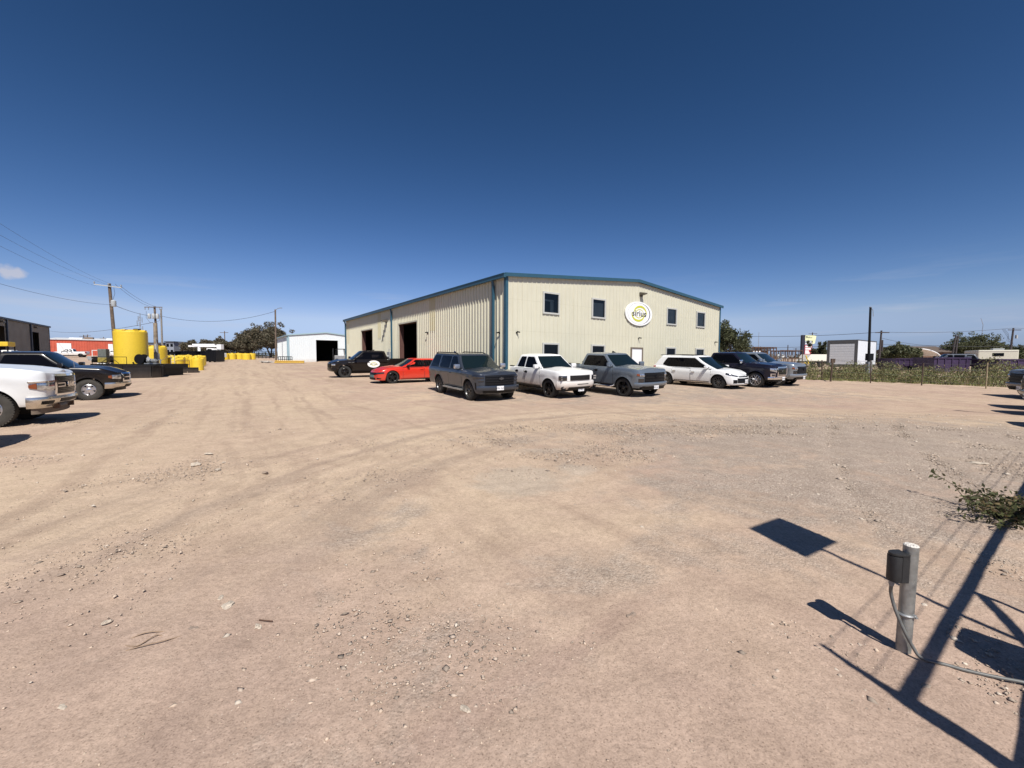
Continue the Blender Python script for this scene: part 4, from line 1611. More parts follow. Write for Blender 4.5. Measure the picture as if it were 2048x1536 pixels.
        # side windows: (a0, a1) fractions at the belt, given in x
        for (x0, x1, tag_, tm) in s.windows:
            for sg in (1, -1):
                t0, t1 = c.get('wt0', 0.05), c.get('wt1', 0.86)
                def xs_at(t):
                    fa = s.cab_x(t, 0.925) - 0.075
                    ra = s.cab_x(t, 0.03) + c.get('rpill', 0.10)
                    return (ra if x0 is None else x0), (fa if x1 is None else x1)
                b0, b1 = xs_at(t0)
                m0, m1 = xs_at((t0 + t1) / 2)
                u0, u1 = xs_at(t1)
                zz0 = c['z0'] + (c['z1'] - c['z0']) * t0
                zz1 = c['z0'] + (c['z1'] - c['z0']) * t1
                zm = (zz0 + zz1) / 2
                poly = [(b0, zz0), (b1, zz0), (m1, zm), (u1, zz1), (u0, zz1), (m0, zm)]
                if c.get('kick') and x0 is None:
                    poly[0] = (b0 + 0.1, zz0 + c['kick'])
                poly = round_poly(poly, 0.07)
                def fn(x, z, d):
                    t = (z - c['z0']) / (c['z1'] - c['z0'])
                    w = c['w0'] + (c['w1'] - c['w0']) * max(t, 0) ** 1.25
                    zz = z
                    if c.get('rslope'):
                        xr, xf = s.cab_x(t, 0), s.cab_x(t, 1)
                        zz += c['rslope']((x - xr) / (xf - xr)) * max(t, 0) ** 2
                    return (x, sg * (w + d), zz)
                mb = MB()
                mb.prism(poly, fn, -0.02, 0.008)
                fr_ = mb.build('side_window', M_TINT, root)
                if s.win_trim:
                    mb = MB()
                    pts = [fn(x, z, 0.006) for x, z in poly]
                    mb.tube(pts + pts[:1], 0.012, 5, cap=False)
                    mb.build('window_trim', s.win_trim, fr_)
        if s.bpillar:
            t0, t1 = c.get('wt0', 0.05), c.get('wt1', 0.86)
            for (wa, wb_) in zip(s.windows, s.windows[1:]):
                for sg in (1, -1):
                    x0, x1 = wa[1] - 0.02, wb_[0] + 0.02
                    rows = []
                    for i in range(5):
                        t = t0 + (t1 - t0) * i / 4
                        w = c['w0'] + (c['w1'] - c['w0']) * t ** 1.25 + 0.004
                        z = c['z0'] + (c['z1'] - c['z0']) * t
                        rows.append([(x0, sg * w, z), (x1, sg * w, z)])
                    mb = MB()
                    mb.grid(rows, flip=(sg > 0))
                    mb.build('door_pillar', M_TINT, root, recalc=False)
        # doors
        zd0 = s.door_z
        for x0, x1 in s.doors:
            for sg in (1, -1):
                ua, ub = s.u_of_x(x1), s.u_of_x(x0)
                zt = min(s.ztop(x0), s.ztop(x1)) - 0.03
                mb = MB()
                def clip(x):
                    return x
                rows, rows2 = [], []
                for i in range(9):
                    r, r2 = [], []
                    for j in range(9):
                        f = j / 8
                        x = x1 + (x0 - x1) * f
                        z = zd0 + (zt - zd0) * i / 8
                        # rear doors are cut by the wheel arch
                        for ax in (0.0, -s.wb):
                            Ra = s.r + s.arch + 0.07
                            if z < s.r + Ra:
                                dz = max(z - s.r, 0)
                                ex = math.sqrt(max(Ra * Ra - dz * dz, 0))
                                if ax < -1 and x < ax + ex:
                                    x = ax + ex
                                if ax > -1 and x > ax - ex:
                                    x = ax - ex
                        u = s.u_of_x(x)
                        zt_ = (z - s.zbase(x)) / (s.ztop(x) - s.zbase(x))
                        cre = s.crease * math.exp(-((zt_ - 0.70) / 0.05) ** 2)
                        p = s.S(u, z, 0.0055 + cre)
                        p2 = s.S(u, z, 0.0015 + cre)
                        fx_, fz_ = (0.012 if j == 0 else -0.012 if j == 8 else 0), (-0.012 if i == 0 else 0.012 if i == 8 else 0)
                        p2 = p2 + Vector((fx_, 0, fz_))
                        r.append((p.x, sg * p.y, p.z))
                        r2.append((p2.x, sg * p2.y, p2.z))
                    rows.append(r)
                    rows2.append(r2)
                mb.grid(rows, 0, flip=(sg > 0))
                mb.grid(rows2, 1, flip=(sg > 0))
                d = mb.build('door', [s.paintm, M_DARK], root, smooth=0.6, recalc=False)
                hm = s.handle
                mb = MB()
                hz_ = zt - s.handle_drop
                hx = x0 + 0.16
                p = s.S(s.u_of_x(hx), hz_, 0.03)
                mb.box((hx, sg * (p.y + 0.008), hz_), (0.20, 0.035, 0.035))
                mb.build('door_handle', hm, d, smooth=0.5, bevel=0.01)
                if s.handle_cup:
                    mb = MB()
                    mb.prism([(0.11 * math.cos(2 * math.pi * k / 14), 0.055 * math.sin(2 * math.pi * k / 14)) for k in range(14)],
                             lambda a, b, dd: (hx + a, sg * (p.y - 0.03 + dd), hz_ + b), 0.0, 0.012)
                    mb.build('handle_cup', M_BLACK, d)
        # mirrors
        for sg in (1, -1):
            mx = s.mirror['x']
            mz = s.mirror['z']
            w = c['w0']
            mb = MB()
            sz = s.mirror['s']
            mb.box((mx, sg * (w + 0.05 + sz[1] / 2), mz), sz, rz=-sg * 0.15)
            m_ = mb.build('mirror', s.mirror['m'], root, smooth=0.5, bevel=min(sz) * 0.28)
            mb = MB()
            mb.tube([(mx + 0.02, sg * (w - 0.03), mz - sz[2] * 0.4), (mx, sg * (w + 0.12), mz - sz[2] * 0.3)], 0.03, 6)
            mb.build('mirror_arm', M_BLACK, m_)
        # wheels
        ty, rim = wheel_meshes(s.wheel[0], s.r, s.tw, s.wheel[1], s.wheel[2], s.wheel[3])
        for ax in (0.0, -s.wb):
            for sg in (1, -1):
                w = link('wheel', ty)
                w.location = (ax, sg * (s.hw - s.tw / 2 - s.wheel_in), s.r)
                if sg < 0:
                    w.rotation_euler = (0, 0, math.pi)
                link('rim', rim, w)
        mb = MB()
        mb.b2((-s.wb - 0.5, -s.hw * 0.55, 0.30), (0.5, s.hw * 0.55, 0.52))
        mb.tube([(0, -s.hw * 0.8, s.r), (0, s.hw * 0.8, s.r)], 0.05)
        mb.tube([(-s.wb, -s.hw * 0.8, s.r), (-s.wb, s.hw * 0.8, s.r)], 0.07)
        mb.build('chassis', M_DARK, root)
        for sg in (1, -1):
            u0_, u1_ = s.u_of_x(-s.r - s.arch - 0.04), s.u_of_x(-s.wb + s.r + s.arch + 0.04)
            zr_ = s.zbase(-1.5)
            s.patch('rocker_trim', M_BLACK, root, sg * u0_, sg * u1_, zr_ - 0.01, zr_ + 0.07, 0.006, 10, 1)
        # tail lamps
        T = s.acc[-1]
        for sg in (1, -1):
            zt = s.ztop(s.rx + 0.1)
            u = s.u_of_x(s.rx + 0.25)
            s.patch('tail_light', M_RED, root, sg * (u - 0.02), sg * min(u + 0.30, T), zt - s.tail[1], zt - s.tail[0], 0.012, 6, 4)
        if s.bed:
            zt = s.ztop(s.rx + 0.3)
            for sg in (1, -1):
                mb = MB()
                mb.b2((s.bed[0], sg * (s.hw - 0.115), zt - 0.01), (s.bed[1], sg * (s.hw - 0.03), zt + 0.022))
                mb.build('bed_rail', M_BLACK, root)
        return root

    def place(s, root, u, v, phi, side, dz=0.0):
        """put the near front wheel on the ground seen at (u, v)"""
        g = on_ground(u, v)
        h = Vector((math.cos(phi), math.sin(phi), 0))
        n_ = Vector((-h.y, h.x, 0))
        o = g - n_ * side * (s.hw - s.tw / 2)
        s.seat(root, o.x, o.y, phi, dz)
        return o

    def seat(s, root, x, y, phi, dz=0.0):
        h = (math.cos(phi), math.sin(phi))
        zf = float(gz(x, y))
        xr_, yr_ = x - h[0] * s.wb, y - h[1] * s.wb
        zr = float(gz(xr_, yr_))
        pitch = math.atan2(zf - zr, s.wb)
        nx_, ny_ = -h[1] * 0.8, h[0] * 0.8
        zl = float(gz(x + nx_, y + ny_)) + float(gz(xr_ + nx_, yr_ + ny_))
        zrr = float(gz(x - nx_, y - ny_)) + float(gz(xr_ - nx_, yr_ - ny_))
        roll = math.atan2((zl - zrr) / 2, 1.6)
        root.location = (x, y, zf - 0.012 + dz)
        root.rotation_euler = (roll, -pitch, phi)

SIDE_IN = [0.085, 0.062, 0.042, 0.026, 0.012, 0.0, 0.006, 0.024, 0.06]
FRONT_IN = [0.14, 0.07, 0.02, 0.0, 0.0, 0.0, 0.006, 0.018, 0.06]
REAR_IN = [0.10, 0.05, 0.01, 0.0, 0.0, 0.0, 0.005, 0.012, 0.03]

def pickup(paintm, wheel, L=5.89, W=2.06, H=1.92, wb=3.745, r=0.41, fo=0.97, belt=1.30, hood=1.28, nosez=1.19, cabrear=-2.76, bedz=1.34, ride=0.0, **kw):
    lift = ride
    d = dict(L=L, W=W, wb=wb, fo=fo, r=r, arch=0.075, tw=0.27, flare=0.022, crease=0.008, paintm=paintm, wheel=wheel, wheel_in=0.03,
             nose=dict(cw=0.76, cl=0.42, bow=0.095), extra=[cabrear - 0.03, cabrear - 0.005, cabrear + 0.03, fo - L + 0.23, fo - L + 0.26],
             top=[(fo - L, bedz), (cabrear - 0.02, bedz), (cabrear + 0.02, belt), (-0.62, belt - 0.02), (-0.50, hood + 0.04), (-0.2, hood + 0.03), (0.4, hood - 0.01), (fo - 0.16, nosez + 0.04), (fo, nosez)],
             bot=[(fo - L, 0.55 + lift), (-wb - 0.6, 0.50 + lift), (-wb + 0.5, 0.42 + lift), (-0.5, 0.42 + lift), (0.5, 0.40 + lift), (fo - 0.1, 0.40 + lift), (fo, 0.40 + lift)],
             side_in=SIDE_IN, front_in=FRONT_IN, rear_in=REAR_IN, crown=0.03, dome=0.036, hoodlen=0.5,
             bed=(fo - L + 0.245, cabrear - 0.025, 0.85),
             cab=dict(xr0=cabrear + 0.02, xr1=cabrear + 0.24, xf0=-0.42, xf1=-1.24, w0=W / 2 - 0.075, w1=W / 2 - 0.27, z0=belt - 0.03, z1=H - 0.045, rpill=0.13),
             windows=[(None, -1.84, 'rear', None), (-1.76, None, 'front', None)], win_trim=None,
             doors=[(-1.76, -0.60), (cabrear + 0.13, -1.78)], door_z=0.52 + lift, handle=M_BLACK, handle_drop=0.15, handle_cup=False,
             mirror=dict(x=-0.70, z=belt + 0.10, s=(0.13, 0.26, 0.20), m=paintm), tail=(0.03, 0.42))
    d.update(kw)
    return Car(**d)

def plate(c, root, z, txt, off=0.05, y=0.0):
    mb = MB()
    p = c.S(abs(y) if y >= 0 else -abs(y), z, off)
    x = c.fx - 0.0 + off * 0 + p.x - c.fx + 0.012
    mb.box((x, y, z), (0.012, 0.32, 0.165))
    pl = mb.build('license_plate', M_PLATE, root, bevel=0.003)
    M = Matrix.Translation((x + 0.008, y, z - 0.012)) @ Matrix.Rotation(math.pi / 2, 4, 'Z') @ Matrix.Rotation(math.pi / 2, 4, 'X')
    text_mesh('plate_text', txt, 0.105, M_INK, pl, M, 0.001, 0, 0.8)
    return pl

def grille_bars(c, root, name, umax, z0, z1, n, bar_m, back_m, off=0.012, bar=0.022, nu=14, vert=False, frame=None, fw=0.05):
    g = c.patch(name, back_m, root, -umax, umax, z0, z1, off, nu, 3, sink=0.04)
    mb = MB()
    for k in range(n):
        z = z0 + (z1 - z0) * (k + 0.5) / n
        c.patch(None, None, None, -umax + 0.03, umax - 0.03, z - bar / 2, z + bar / 2, off + 0.02, nu, 1, mb=mb, sink=0.02)
    mb.build('grille_bars', bar_m, g, smooth=0.5)
    if frame:
        mb = MB()
        c.patch(None, None, None, -umax - fw, umax + fw, z1 - 0.01, z1 + fw, off + 0.03, nu, 1, mb=mb, sink=0.05)
        c.patch(None, None, None, -umax - fw, umax + fw, z0 - fw, z0 + 0.01, off + 0.03, nu, 1, mb=mb, sink=0.05)
        for sg in (-1, 1):
            c.patch(None, None, None, sg * (umax - 0.01), sg * (umax + fw), z0 - fw, z1 + fw, off + 0.03, 2, 3, mb=mb, sink=0.05)
        mb.build('grille_frame', frame, g, smooth=0.5)
    return g

def front_x(c, y, z, off):
    return c.S(y, z, off).x

FRONT_TXT = lambda x, y, z: Matrix.Translation((x, y, z)) @ Matrix.Rotation(math.pi / 2, 4, 'Z') @ Matrix.Rotation(math.pi / 2, 4, 'X')

def bowtie(c, root, z, mat, s=0.11):
    x = front_x(c, 0.0, z, 0.05)
    mb = MB()
    poly = [(-s, -0.03), (-s * 0.32, -0.03), (-s * 0.36, -0.06), (s * 0.28, -0.06), (s * 0.32, -0.03), (s * 1.0, -0.03), (s * 1.08, 0.03), (s * 0.36, 0.03), (s * 0.40, 0.06), (-s * 0.28, 0.06), (-s * 0.32, 0.03), (-s * 0.92, 0.03)]
    mb.prism(poly, lambda a, b, d: (x + d, a, z + b), -0.03, 0.012)
    return mb.build('emblem', mat, root)

def fin(root, x, z, mat):
    mb = MB()
    mb.prism([(-0.10, 0), (0.12, 0), (-0.02, 0.075), (-0.09, 0.08)], lambda a, b, d: (x + a, d * (1 - b * 5), z + b), -0.03, 0.03)
    return mb.build('roof_antenna', mat, root)

def side_steps(c, root, mat, z=0.40, r=0.045, x0=None, x1=None, kind='tube'):
    x0 = x0 if x0 is not None else -c.wb + 0.62
    x1 = x1 if x1 is not None else -0.58
    for sg in (1, -1):
        mb = MB()
        y = sg * (c.hw + 0.02)
        if kind == 'tube':
            mb.tube([(x0, y - sg * 0.12, z + 0.04), (x0 + 0.1, y, z), (x1 - 0.1, y, z), (x1, y - sg * 0.12, z + 0.04)], r, 10)
        else:
            mb.b2((x0, y - sg * 0.14, z - 0.03), (x1, y + sg * 0.02, z + 0.03))
        mb.build('running_board', mat, root, smooth=0.6)

def wipers(c, root):
    mb = MB()
    for y0 in (0.45, -0.25):
        p = c.cab_pt(0.03, 0.99, y0)
        q = c.cab_pt(0.10, 0.985, y0 - 0.62)
        mb.tube([p + Vector((0.03, 0, 0.02)), q + Vector((0.03, 0, 0.02))], 0.010, 4)
    mb.build('wiper', M_BLACK, root)

# ------- dark grey full-size SUV
P_GREY = paint('dark_grey_metallic', (0.036, 0.047, 0.067), 0.4, 0.3, dust=0.02)
W_GREY = ('split', 0.28, M_GREYALLOY, M_RUBBER)
suv = Car(L=5.35, W=2.05, wb=3.07, fo=0.93, r=0.405, arch=0.09, tw=0.275, flare=0.02, crease=0.010, paintm=P_GREY, wheel=('split', 0.285, M_GREYALLOY, M_RUBBER), wheel_in=0.03,
          nose=dict(cw=0.72, cl=0.48, bow=0.11), extra=[],
          top=[(0.93 - 5.35, 1.24), (-0.62, 1.24), (-0.5, 1.235), (-0.1, 1.23), (0.45, 1.20), (0.78, 1.165), (0.93, 1.12)],
          bot=[(0.93 - 5.35, 0.46), (-3.6, 0.42), (-0.5, 0.40), (0.6, 0.34), (0.93, 0.30)],
          side_in=[0.10, 0.07, 0.045, 0.026, 0.012, 0.0, 0.010, 0.035, 0.085], front_in=[0.15, 0.08, 0.02, 0.0, 0.0, 0.005, 0.02, 0.045, 0.10], rear_in=REAR_IN, crown=0.05, dome=0.04, hoodlen=0.5, bed=None, bpillar=False,
          cab=dict(xr0=-4.40, xr1=-4.02, xf0=-0.44, xf1=-1.26, w0=0.945, w1=0.735, z0=1.21, z1=1.85, rpill=0.10, crown=0.035),
          windows=[(None, -3.22, '', None), (-3.04, -2.0, '', None), (-1.88, None, '', None)], win_trim=None,
          doors=[(-1.93, -0.60), (-2.98, -1.95)], door_z=0.53, handle=P_GREY, handle_drop=0.16, handle_cup=False,
          mirror=dict(x=-0.80, z=1.36, s=(0.13, 0.25, 0.19), m=M_ALLOY), tail=(0.02, 0.5))
r_suv = suv.build('parked_suv', 'dark grey full size suv with black grille and roof rails heading the row', 'suv', 'vehicles parked along the warehouse front')
grille_bars(suv, r_suv, 'grille', 0.68, 0.67, 1.07, 4, pmat('gloss_black_bar', (0.008, 0.008, 0.009), 0.35, spec=0.35), M_BLACK, 0.015, 0.03)
bowtie(suv, r_suv, 0.93, M_GREYALLOY, 0.10)
for sg in (1, -1):
    suv.patch('headlight', M_LAMPDARK, r_suv, sg * 0.71, sg * 1.20, 0.95, 1.07, 0.02, 8, 3, 0.94, 1.09, bulge=0.01)
    suv.patch('fog_lamp', M_LAMPDARK, r_suv, sg * 0.72, sg * 0.95, 0.82, 0.86, 0.02, 5, 2)
    suv.patch('air_curtain', M_BLACK, r_suv, sg * 1.08, sg * 1.14, 0.50, 0.78, 0.012, 2, 3)
    mb = MB()
    mb.tube([(-4.0, sg * 0.68, 1.855), (-3.8, sg * 0.69, 1.90), (-1.9, sg * 0.69, 1.905), (-1.6, sg * 0.68, 1.86)], 0.022, 8)
    mb.build('roof_rail', M_BLACK, r_suv, smooth=0.6)
suv.patch('bumper', P_GREY, r_suv, -1.0, 1.0, 0.47, 0.65, 0.085, 14, 4, bulge=0.02, sink=0.07)
suv.patch('lower_intake', M_BLACK, r_suv, -0.74, 0.74, 0.35, 0.47, 0.075, 12, 2)
suv.patch('skid_trim', M_STEEL, r_suv, -0.60, 0.60, 0.335, 0.36, 0.03, 12, 1)
plate(suv, r_suv, 0.56, 'TPN 1SLN', 0.105, -0.08)
side_steps(suv, r_suv, M_STEEL, 0.40, kind='flat')
fin(r_suv, -3.4, 1.88, P_GREY)
wipers(suv, r_suv)
suv.place(r_suv, 941, 800, math.atan2(-0.843, 0.537), -1)

# ------- white older pickup, blacked-out wheels
P_WHITE = paint('white_truck_paint', (0.74, 0.74, 0.73), 0.0, 0.3, dust=0.92, dh=0.70)
gmc = pickup(P_WHITE, ('five', 0.30, M_BLACKALLOY, M_RUBBER), L=5.6, W=2.02, H=1.86, wb=3.64, r=0.395, fo=0.95, belt=1.25, hood=1.20, nosez=1.12, cabrear=-2.62, bedz=1.26,
             handle_cup=True, mirror=dict(x=-0.72, z=1.33, s=(0.14, 0.25, 0.18), m=P_WHITE), crease=0.012)
gmc.cab['xf1'] = -1.18
gmc.bpillar = False
r_gmc = gmc.build('parked_pickup', 'white crew cab pickup with billet grille, dusty doors and black wheels', 'pickup', 'vehicles parked along the warehouse front')
gmc.patch('grille_surround', P_WHITE, r_gmc, -0.70, 0.70, 0.78, 1.06, 0.02, 12, 3)
grille_bars(gmc, r_gmc, 'grille', 0.56, 0.80, 1.01, 9, M_GREYALLOY, M_BLACK, 0.03, 0.008)
for sg in (1, -1):
    gmc.patch('headlight', M_LAMPDARK, r_gmc, sg * 0.71, sg * 1.06, 0.80, 1.00, 0.02, 7, 4, bulge=0.01)
    mb = MB()
    for k in range(2):
        p = gmc.S(sg * 0.90, 0.85 + 0.10 * k, 0.03)
        mb.box(p, (0.03, 0.2, 0.06), rz=-sg * 0.5)
    mb.build('lamp_reflector', M_LAMP, r_gmc)
    p = gmc.S(sg * 0.86, 0.46, 0.03)
    mb = MB()
    mb.lathe([(0.105, -0.02), (0.105, 0.045), (0.08, 0.05), (0.07, 0.0)], (p.x, p.y, p.z), 'X', 18)
    mb.build('fog_lamp', M_BLACK, r_gmc)
gmc.patch('bumper', P_WHITE, r_gmc, -1.16, 1.16, 0.42, 0.76, 0.035, 18, 4, bulge=0.02)
gmc.patch('bumper_slot', M_BLACK, r_gmc, -0.20, 0.45, 0.62, 0.65, 0.06, 8, 1)
gmc.patch('lower_intake', M_BLACK, r_gmc, -0.62, 0.62, 0.40, 0.52, 0.062, 10, 2)
plate(gmc, r_gmc, 0.40, 'LJP 4821', 0.08, 0.10)
wipers(gmc, r_gmc)
mb = MB()
mb.tube([(-0.5, -0.95, 1.2), (-0.52, -0.95, 1.42)], 0.012, 5)
mb.build('antenna', M_STEEL, r_gmc)
gmc.place(r_gmc, 1100, 795, math.atan2(-0.83, 0.56), -1)

# ------- silver-grey crew cab pickup with chrome step
P_SILVER = paint('silver_grey_metallic', (0.142, 0.175, 0.215), 0.35, 0.25, dust=0.05)
slv = pickup(P_SILVER, ('five', 0.30, M_BLACKALLOY, M_RUBBER), handle_cup=True, ride=0.03)
def chevy_face(c, root, txt, amber=True):
    grille_bars(c, root, 'grille', 0.69, 0.70, 1.10, 3, pmat('gloss_black_bar', (0.008, 0.008, 0.009), 0.35, spec=0.35), M_BLACK, 0.02, 0.035)
    bowtie(c, root, 0.93, M_BLACK, 0.11)
    for sg in (1, -1):
        c.patch('headlight', M_LAMP, root, sg * 0.70, sg * 0.92, 0.94, 1.05, 0.022, 6, 3, bulge=0.01)
        c.patch('turn_signal', M_AMBER, root, sg * 0.93, sg * 1.04, 0.96, 1.05, 0.022, 5, 3, 0.98, 1.06)
        c.patch('lower_lamp', M_LAMPDARK, root, sg * 0.72, sg * 0.98, 0.66, 0.86, 0.018, 5, 3)
    c.patch('bumper', c.paintm, root, -1.14, 1.14, 0.50, 0.68, 0.08, 18, 4, bulge=0.02, sink=0.07)
    c.patch('lower_bumper', M_BLACK, root, -0.80, 0.80, 0.36, 0.53, 0.092, 12, 2)
    plate(c, root, 0.47, txt, 0.115, 0.0)
    wipers(c, root)
r_slv = slv.build('parked_pickup', 'silver grey crew cab pickup with black grille, chrome step and black wheels', 'pickup', 'vehicles parked along the warehouse front')
chevy_face(slv, r_slv, 'RKD 6617')
side_steps(slv, r_slv, M_CHROME, 0.42)
fin(r_slv, -1.45, 1.91, M_BLACK)
slv.place(r_slv, 1248, 792.5, math.atan2(-0.82, 0.57), -1)

# ------- white minivan
P_PEARL = paint('pearl_white_paint', (0.72, 0.735, 0.74), 0.0, 0.25, dust=0.10)
van = Car(L=5.05, W=1.98, wb=3.06, fo=0.96, r=0.36, arch=0.055, tw=0.235, flare=0.012, crease=0.016, paintm=P_PEARL, wheel=('multi', 0.245, M_GREYALLOY, M_RUBBER), wheel_in=0.03,
          nose=dict(cw=0.62, cl=0.62, bow=0.14), extra=[],
          top=[(0.96 - 5.05, 1.12), (-3.6, 1.12), (-2.6, 1.06), (-0.6, 1.03), (-0.2, 1.01), (0.3, 0.95), (0.7, 0.83), (0.96, 0.72)],
          bot=[(0.96 - 5.05, 0.34), (-3.6, 0.30), (-0.5, 0.25), (0.6, 0.22), (0.96, 0.22)],
          side_in=[0.07, 0.04, 0.015, 0.0, 0.0, 0.01, 0.03, 0.06, 0.12], front_in=[0.05, 0.02, 0.0, 0.0, 0.02, 0.06, 0.12, 0.19, 0.30], rear_in=REAR_IN, crown=0.06, dome=0.02, hoodlen=0.2, bed=None,
          cab=dict(xr0=-4.08, xr1=-3.56, xf0=0.02, xf1=-1.35, w0=0.91, w1=0.72, z0=1.0, z1=1.70, rpill=0.42, wcurve=0.09, crown=0.035, kick=0.10, wt0=0.10, wt1=0.84),
          windows=[(None, -2.98, '', None), (-2.92, -1.62, '', None), (-1.56, None, '', None)], win_trim=None,
          doors=[(-1.56, -0.42), (-2.72, -1.60)], door_z=0.36, handle=M_CHROME, handle_drop=0.16, handle_cup=False,
          mirror=dict(x=-0.62, z=1.12, s=(0.16, 0.23, 0.15), m=P_PEARL), tail=(0.02, 0.20))
r_van = van.build('parked_minivan', 'white minivan with dark sliding door glass and slim headlamps', 'minivan', 'vehicles parked along the warehouse front')
for sg in (1, -1):
    van.patch('headlight', M_LAMPDARK, r_van, sg * 0.50, sg * 1.22, 0.655, 0.70, 0.015, 10, 2, 0.76, 0.86, bulge=0.008)
    van.patch('headlight_strip', M_LAMP, r_van, sg * 0.55, sg * 1.10, 0.645, 0.662, 0.022, 8, 1, 0.73, 0.75)
    van.patch('side_intake', M_BLACK, r_van, sg * 0.62, sg * 0.86, 0.32, 0.50, 0.012, 4, 3)
    van.patch('sill_trim', M_CHROME, r_van, sg * van.u_of_x(-0.5), sg * van.u_of_x(-2.55), 0.285, 0.31, 0.015, 8, 1)
    mb = MB()
    mb.tube([(-3.7, sg * 0.66, 1.715), (-3.5, sg * 0.67, 1.745), (-1.9, sg * 0.67, 1.745), (-1.6, sg * 0.66, 1.72)], 0.016, 6)
    mb.build('roof_rail', M_BLACK, r_van, smooth=0.6)
van.patch('grille', M_BLACK, r_van, -0.60, 0.60, 0.33, 0.58, 0.012, 12, 3)
van.patch('upper_grille', M_BLACK, r_van, -0.46, 0.46, 0.63, 0.68, 0.02, 10, 1)
van.patch('lip_trim', M_CHROME, r_van, -0.80, 0.80, 0.262, 0.285, 0.03, 12, 1)
mb = MB()
mb.lathe([(0.06, 0), (0.06, 0.015)], (front_x(van, 0, 0.655, 0.02), 0, 0.655), 'X', 18)
mb.build('emblem', M_CHROME, r_van)
plate(van, r_van, 0.43, 'VTX 2093', 0.03, 0.0)
mb = MB()
mb.b2((-2.5, -0.45, 1.728), (-1.55, 0.45, 1.748))
mb.build('sunroof', M_TINT, r_van)
mb = MB()
mb.b2((-3.68, -0.62, 1.67), (-3.42, 0.62, 1.715))
mb.build('rear_spoiler', P_PEARL, r_van, bevel=0.015, smooth=0.5)
wipers(van, r_van)
van.place(r_van, 1437, 777, math.atan2(-0.81, 0.585), -1)

# ------- navy pickup with chrome face
P_NAVY = paint('navy_metallic', (0.002, 0.004, 0.016), 0.05, 0.17, dust=0.01)
nvy = pickup(P_NAVY, ('split', 0.30, M_ALLOY, M_RUBBER), ride=0.02, handle=M_CHROME, mirror=dict(x=-0.70, z=1.40, s=(0.13, 0.26, 0.20), m=M_CHROME))
r_nvy = nvy.build('parked_pickup', 'navy blue crew cab pickup with chrome grille, bumper and mirrors', 'pickup', 'vehicles parked along the warehouse front')
grille_bars(nvy, r_nvy, 'grille', 0.56, 0.66, 1.08, 4, M_CHROME, M_BLACK, 0.02, 0.02, frame=M_CHROME, fw=0.06)
x = front_x(nvy, 0, 0.92, 0.045)
text_mesh('grille_letters', 'GMC', 0.17, M_CHROME, r_nvy, FRONT_TXT(x, 0, 0.92), 0.012, 0.004)
for sg in (1, -1):
    nvy.patch('headlight', M_LAMP, r_nvy, sg * 0.66, sg * 1.06, 0.84, 1.06, 0.022, 7, 4, 0.92, 1.06, bulge=0.01)
    nvy.patch('fog_lamp', M_CHROME, r_nvy, sg * 0.76, sg * 1.04, 0.60, 0.78, 0.03, 5, 3)
    nvy.patch('fog_lens', M_LAMPDARK, r_nvy, sg * 0.80, sg * 0.97, 0.64, 0.74, 0.045, 4, 2)
nvy.patch('bumper', M_CHROME, r_nvy, -1.14, 1.14, 0.46, 0.60, 0.06, 18, 3, bulge=0.02)
nvy.patch('lower_bumper', M_BLACK, r_nvy, -0.8, 0.8, 0.36, 0.46, 0.045, 12, 2)
plate(nvy, r_nvy, 0.50, 'TGB 4470', 0.09, 0.0)
fin(r_nvy, -1.45, 1.91, P_NAVY)
wipers(nvy, r_nvy)
nvy.place(r_nvy, 1511, 774.5, math.atan2(-0.80, 0.60), -1)

# ------- second silver pickup, mostly hidden behind the navy one
P_STEELBLUE = paint('blue_grey_metallic', (0.235, 0.262, 0.29), 0.45, 0.28, dust=0.08)
sl2 = pickup(P_STEELBLUE, ('five', 0.30, M_ALLOY, M_RUBBER))
r_sl2 = sl2.build('parked_pickup', 'pale grey pickup last in the row, half hidden by the navy pickup', 'pickup', 'vehicles parked along the warehouse front')
chevy_face(sl2, r_sl2, 'PHL 9152')
o = Vector(r_nvy.location) + EX * 2.25 + GX * -0.15
sl2.seat(r_sl2, o.x, o.y, math.atan2(-0.78, 0.62))

# ------- red muscle saloon
P_REDC = paint('bright_red_paint', (0.55, 0.022, 0.008), 0.0, 0.22, dust=0.10, dh=0.6)
red = Car(L=5.04, W=1.90, wb=3.05, fo=0.96, r=0.36, arch=0.045, tw=0.25, flare=0.015, crease=0.014, paintm=P_REDC, wheel=('five', 0.268, M_BLACKALLOY, M_RUBBER), wheel_in=0.02,
          nose=dict(cw=0.72, cl=0.48, bow=0.12), extra=[],
          top=[(0.96 - 5.04, 0.99), (-3.5, 1.02), (-2.9, 0.97), (-0.6, 0.955), (-0.3, 0.95), (0.3, 0.87), (0.75, 0.77), (0.96, 0.70)],
          bot=[(0.96 - 5.04, 0.32), (-3.5, 0.25), (-0.5, 0.20), (0.6, 0.18), (0.96, 0.19)],
          side_in=[0.07, 0.03, 0.01, 0.0, 0.0, 0.008, 0.025, 0.06, 0.13], front_in=[0.03, 0.0, 0.0, 0.0, 0.01, 0.03, 0.06, 0.10, 0.18], rear_in=REAR_IN, crown=0.06, dome=0.03, hoodlen=0.3, bed=None,
          cab=dict(xr0=-3.78, xr1=-2.75, xf0=-0.40, xf1=-1.38, w0=0.85, w1=0.60, z0=0.93, z1=1.43, rpill=0.34, wcurve=0.10, crown=0.045, kick=0.10, wt0=0.07, wt1=0.84),
          windows=[(None, -1.98, '', None), (-1.88, None, '', None)], win_trim=M_BLACK,
          doors=[(-1.93, -0.62), (-2.72, -1.95)], door_z=0.30, handle=P_REDC, handle_drop=0.12, handle_cup=False,
          mirror=dict(x=-0.92, z=1.02, s=(0.14, 0.20, 0.12), m=M_BLACK), tail=(0.05, 0.22))
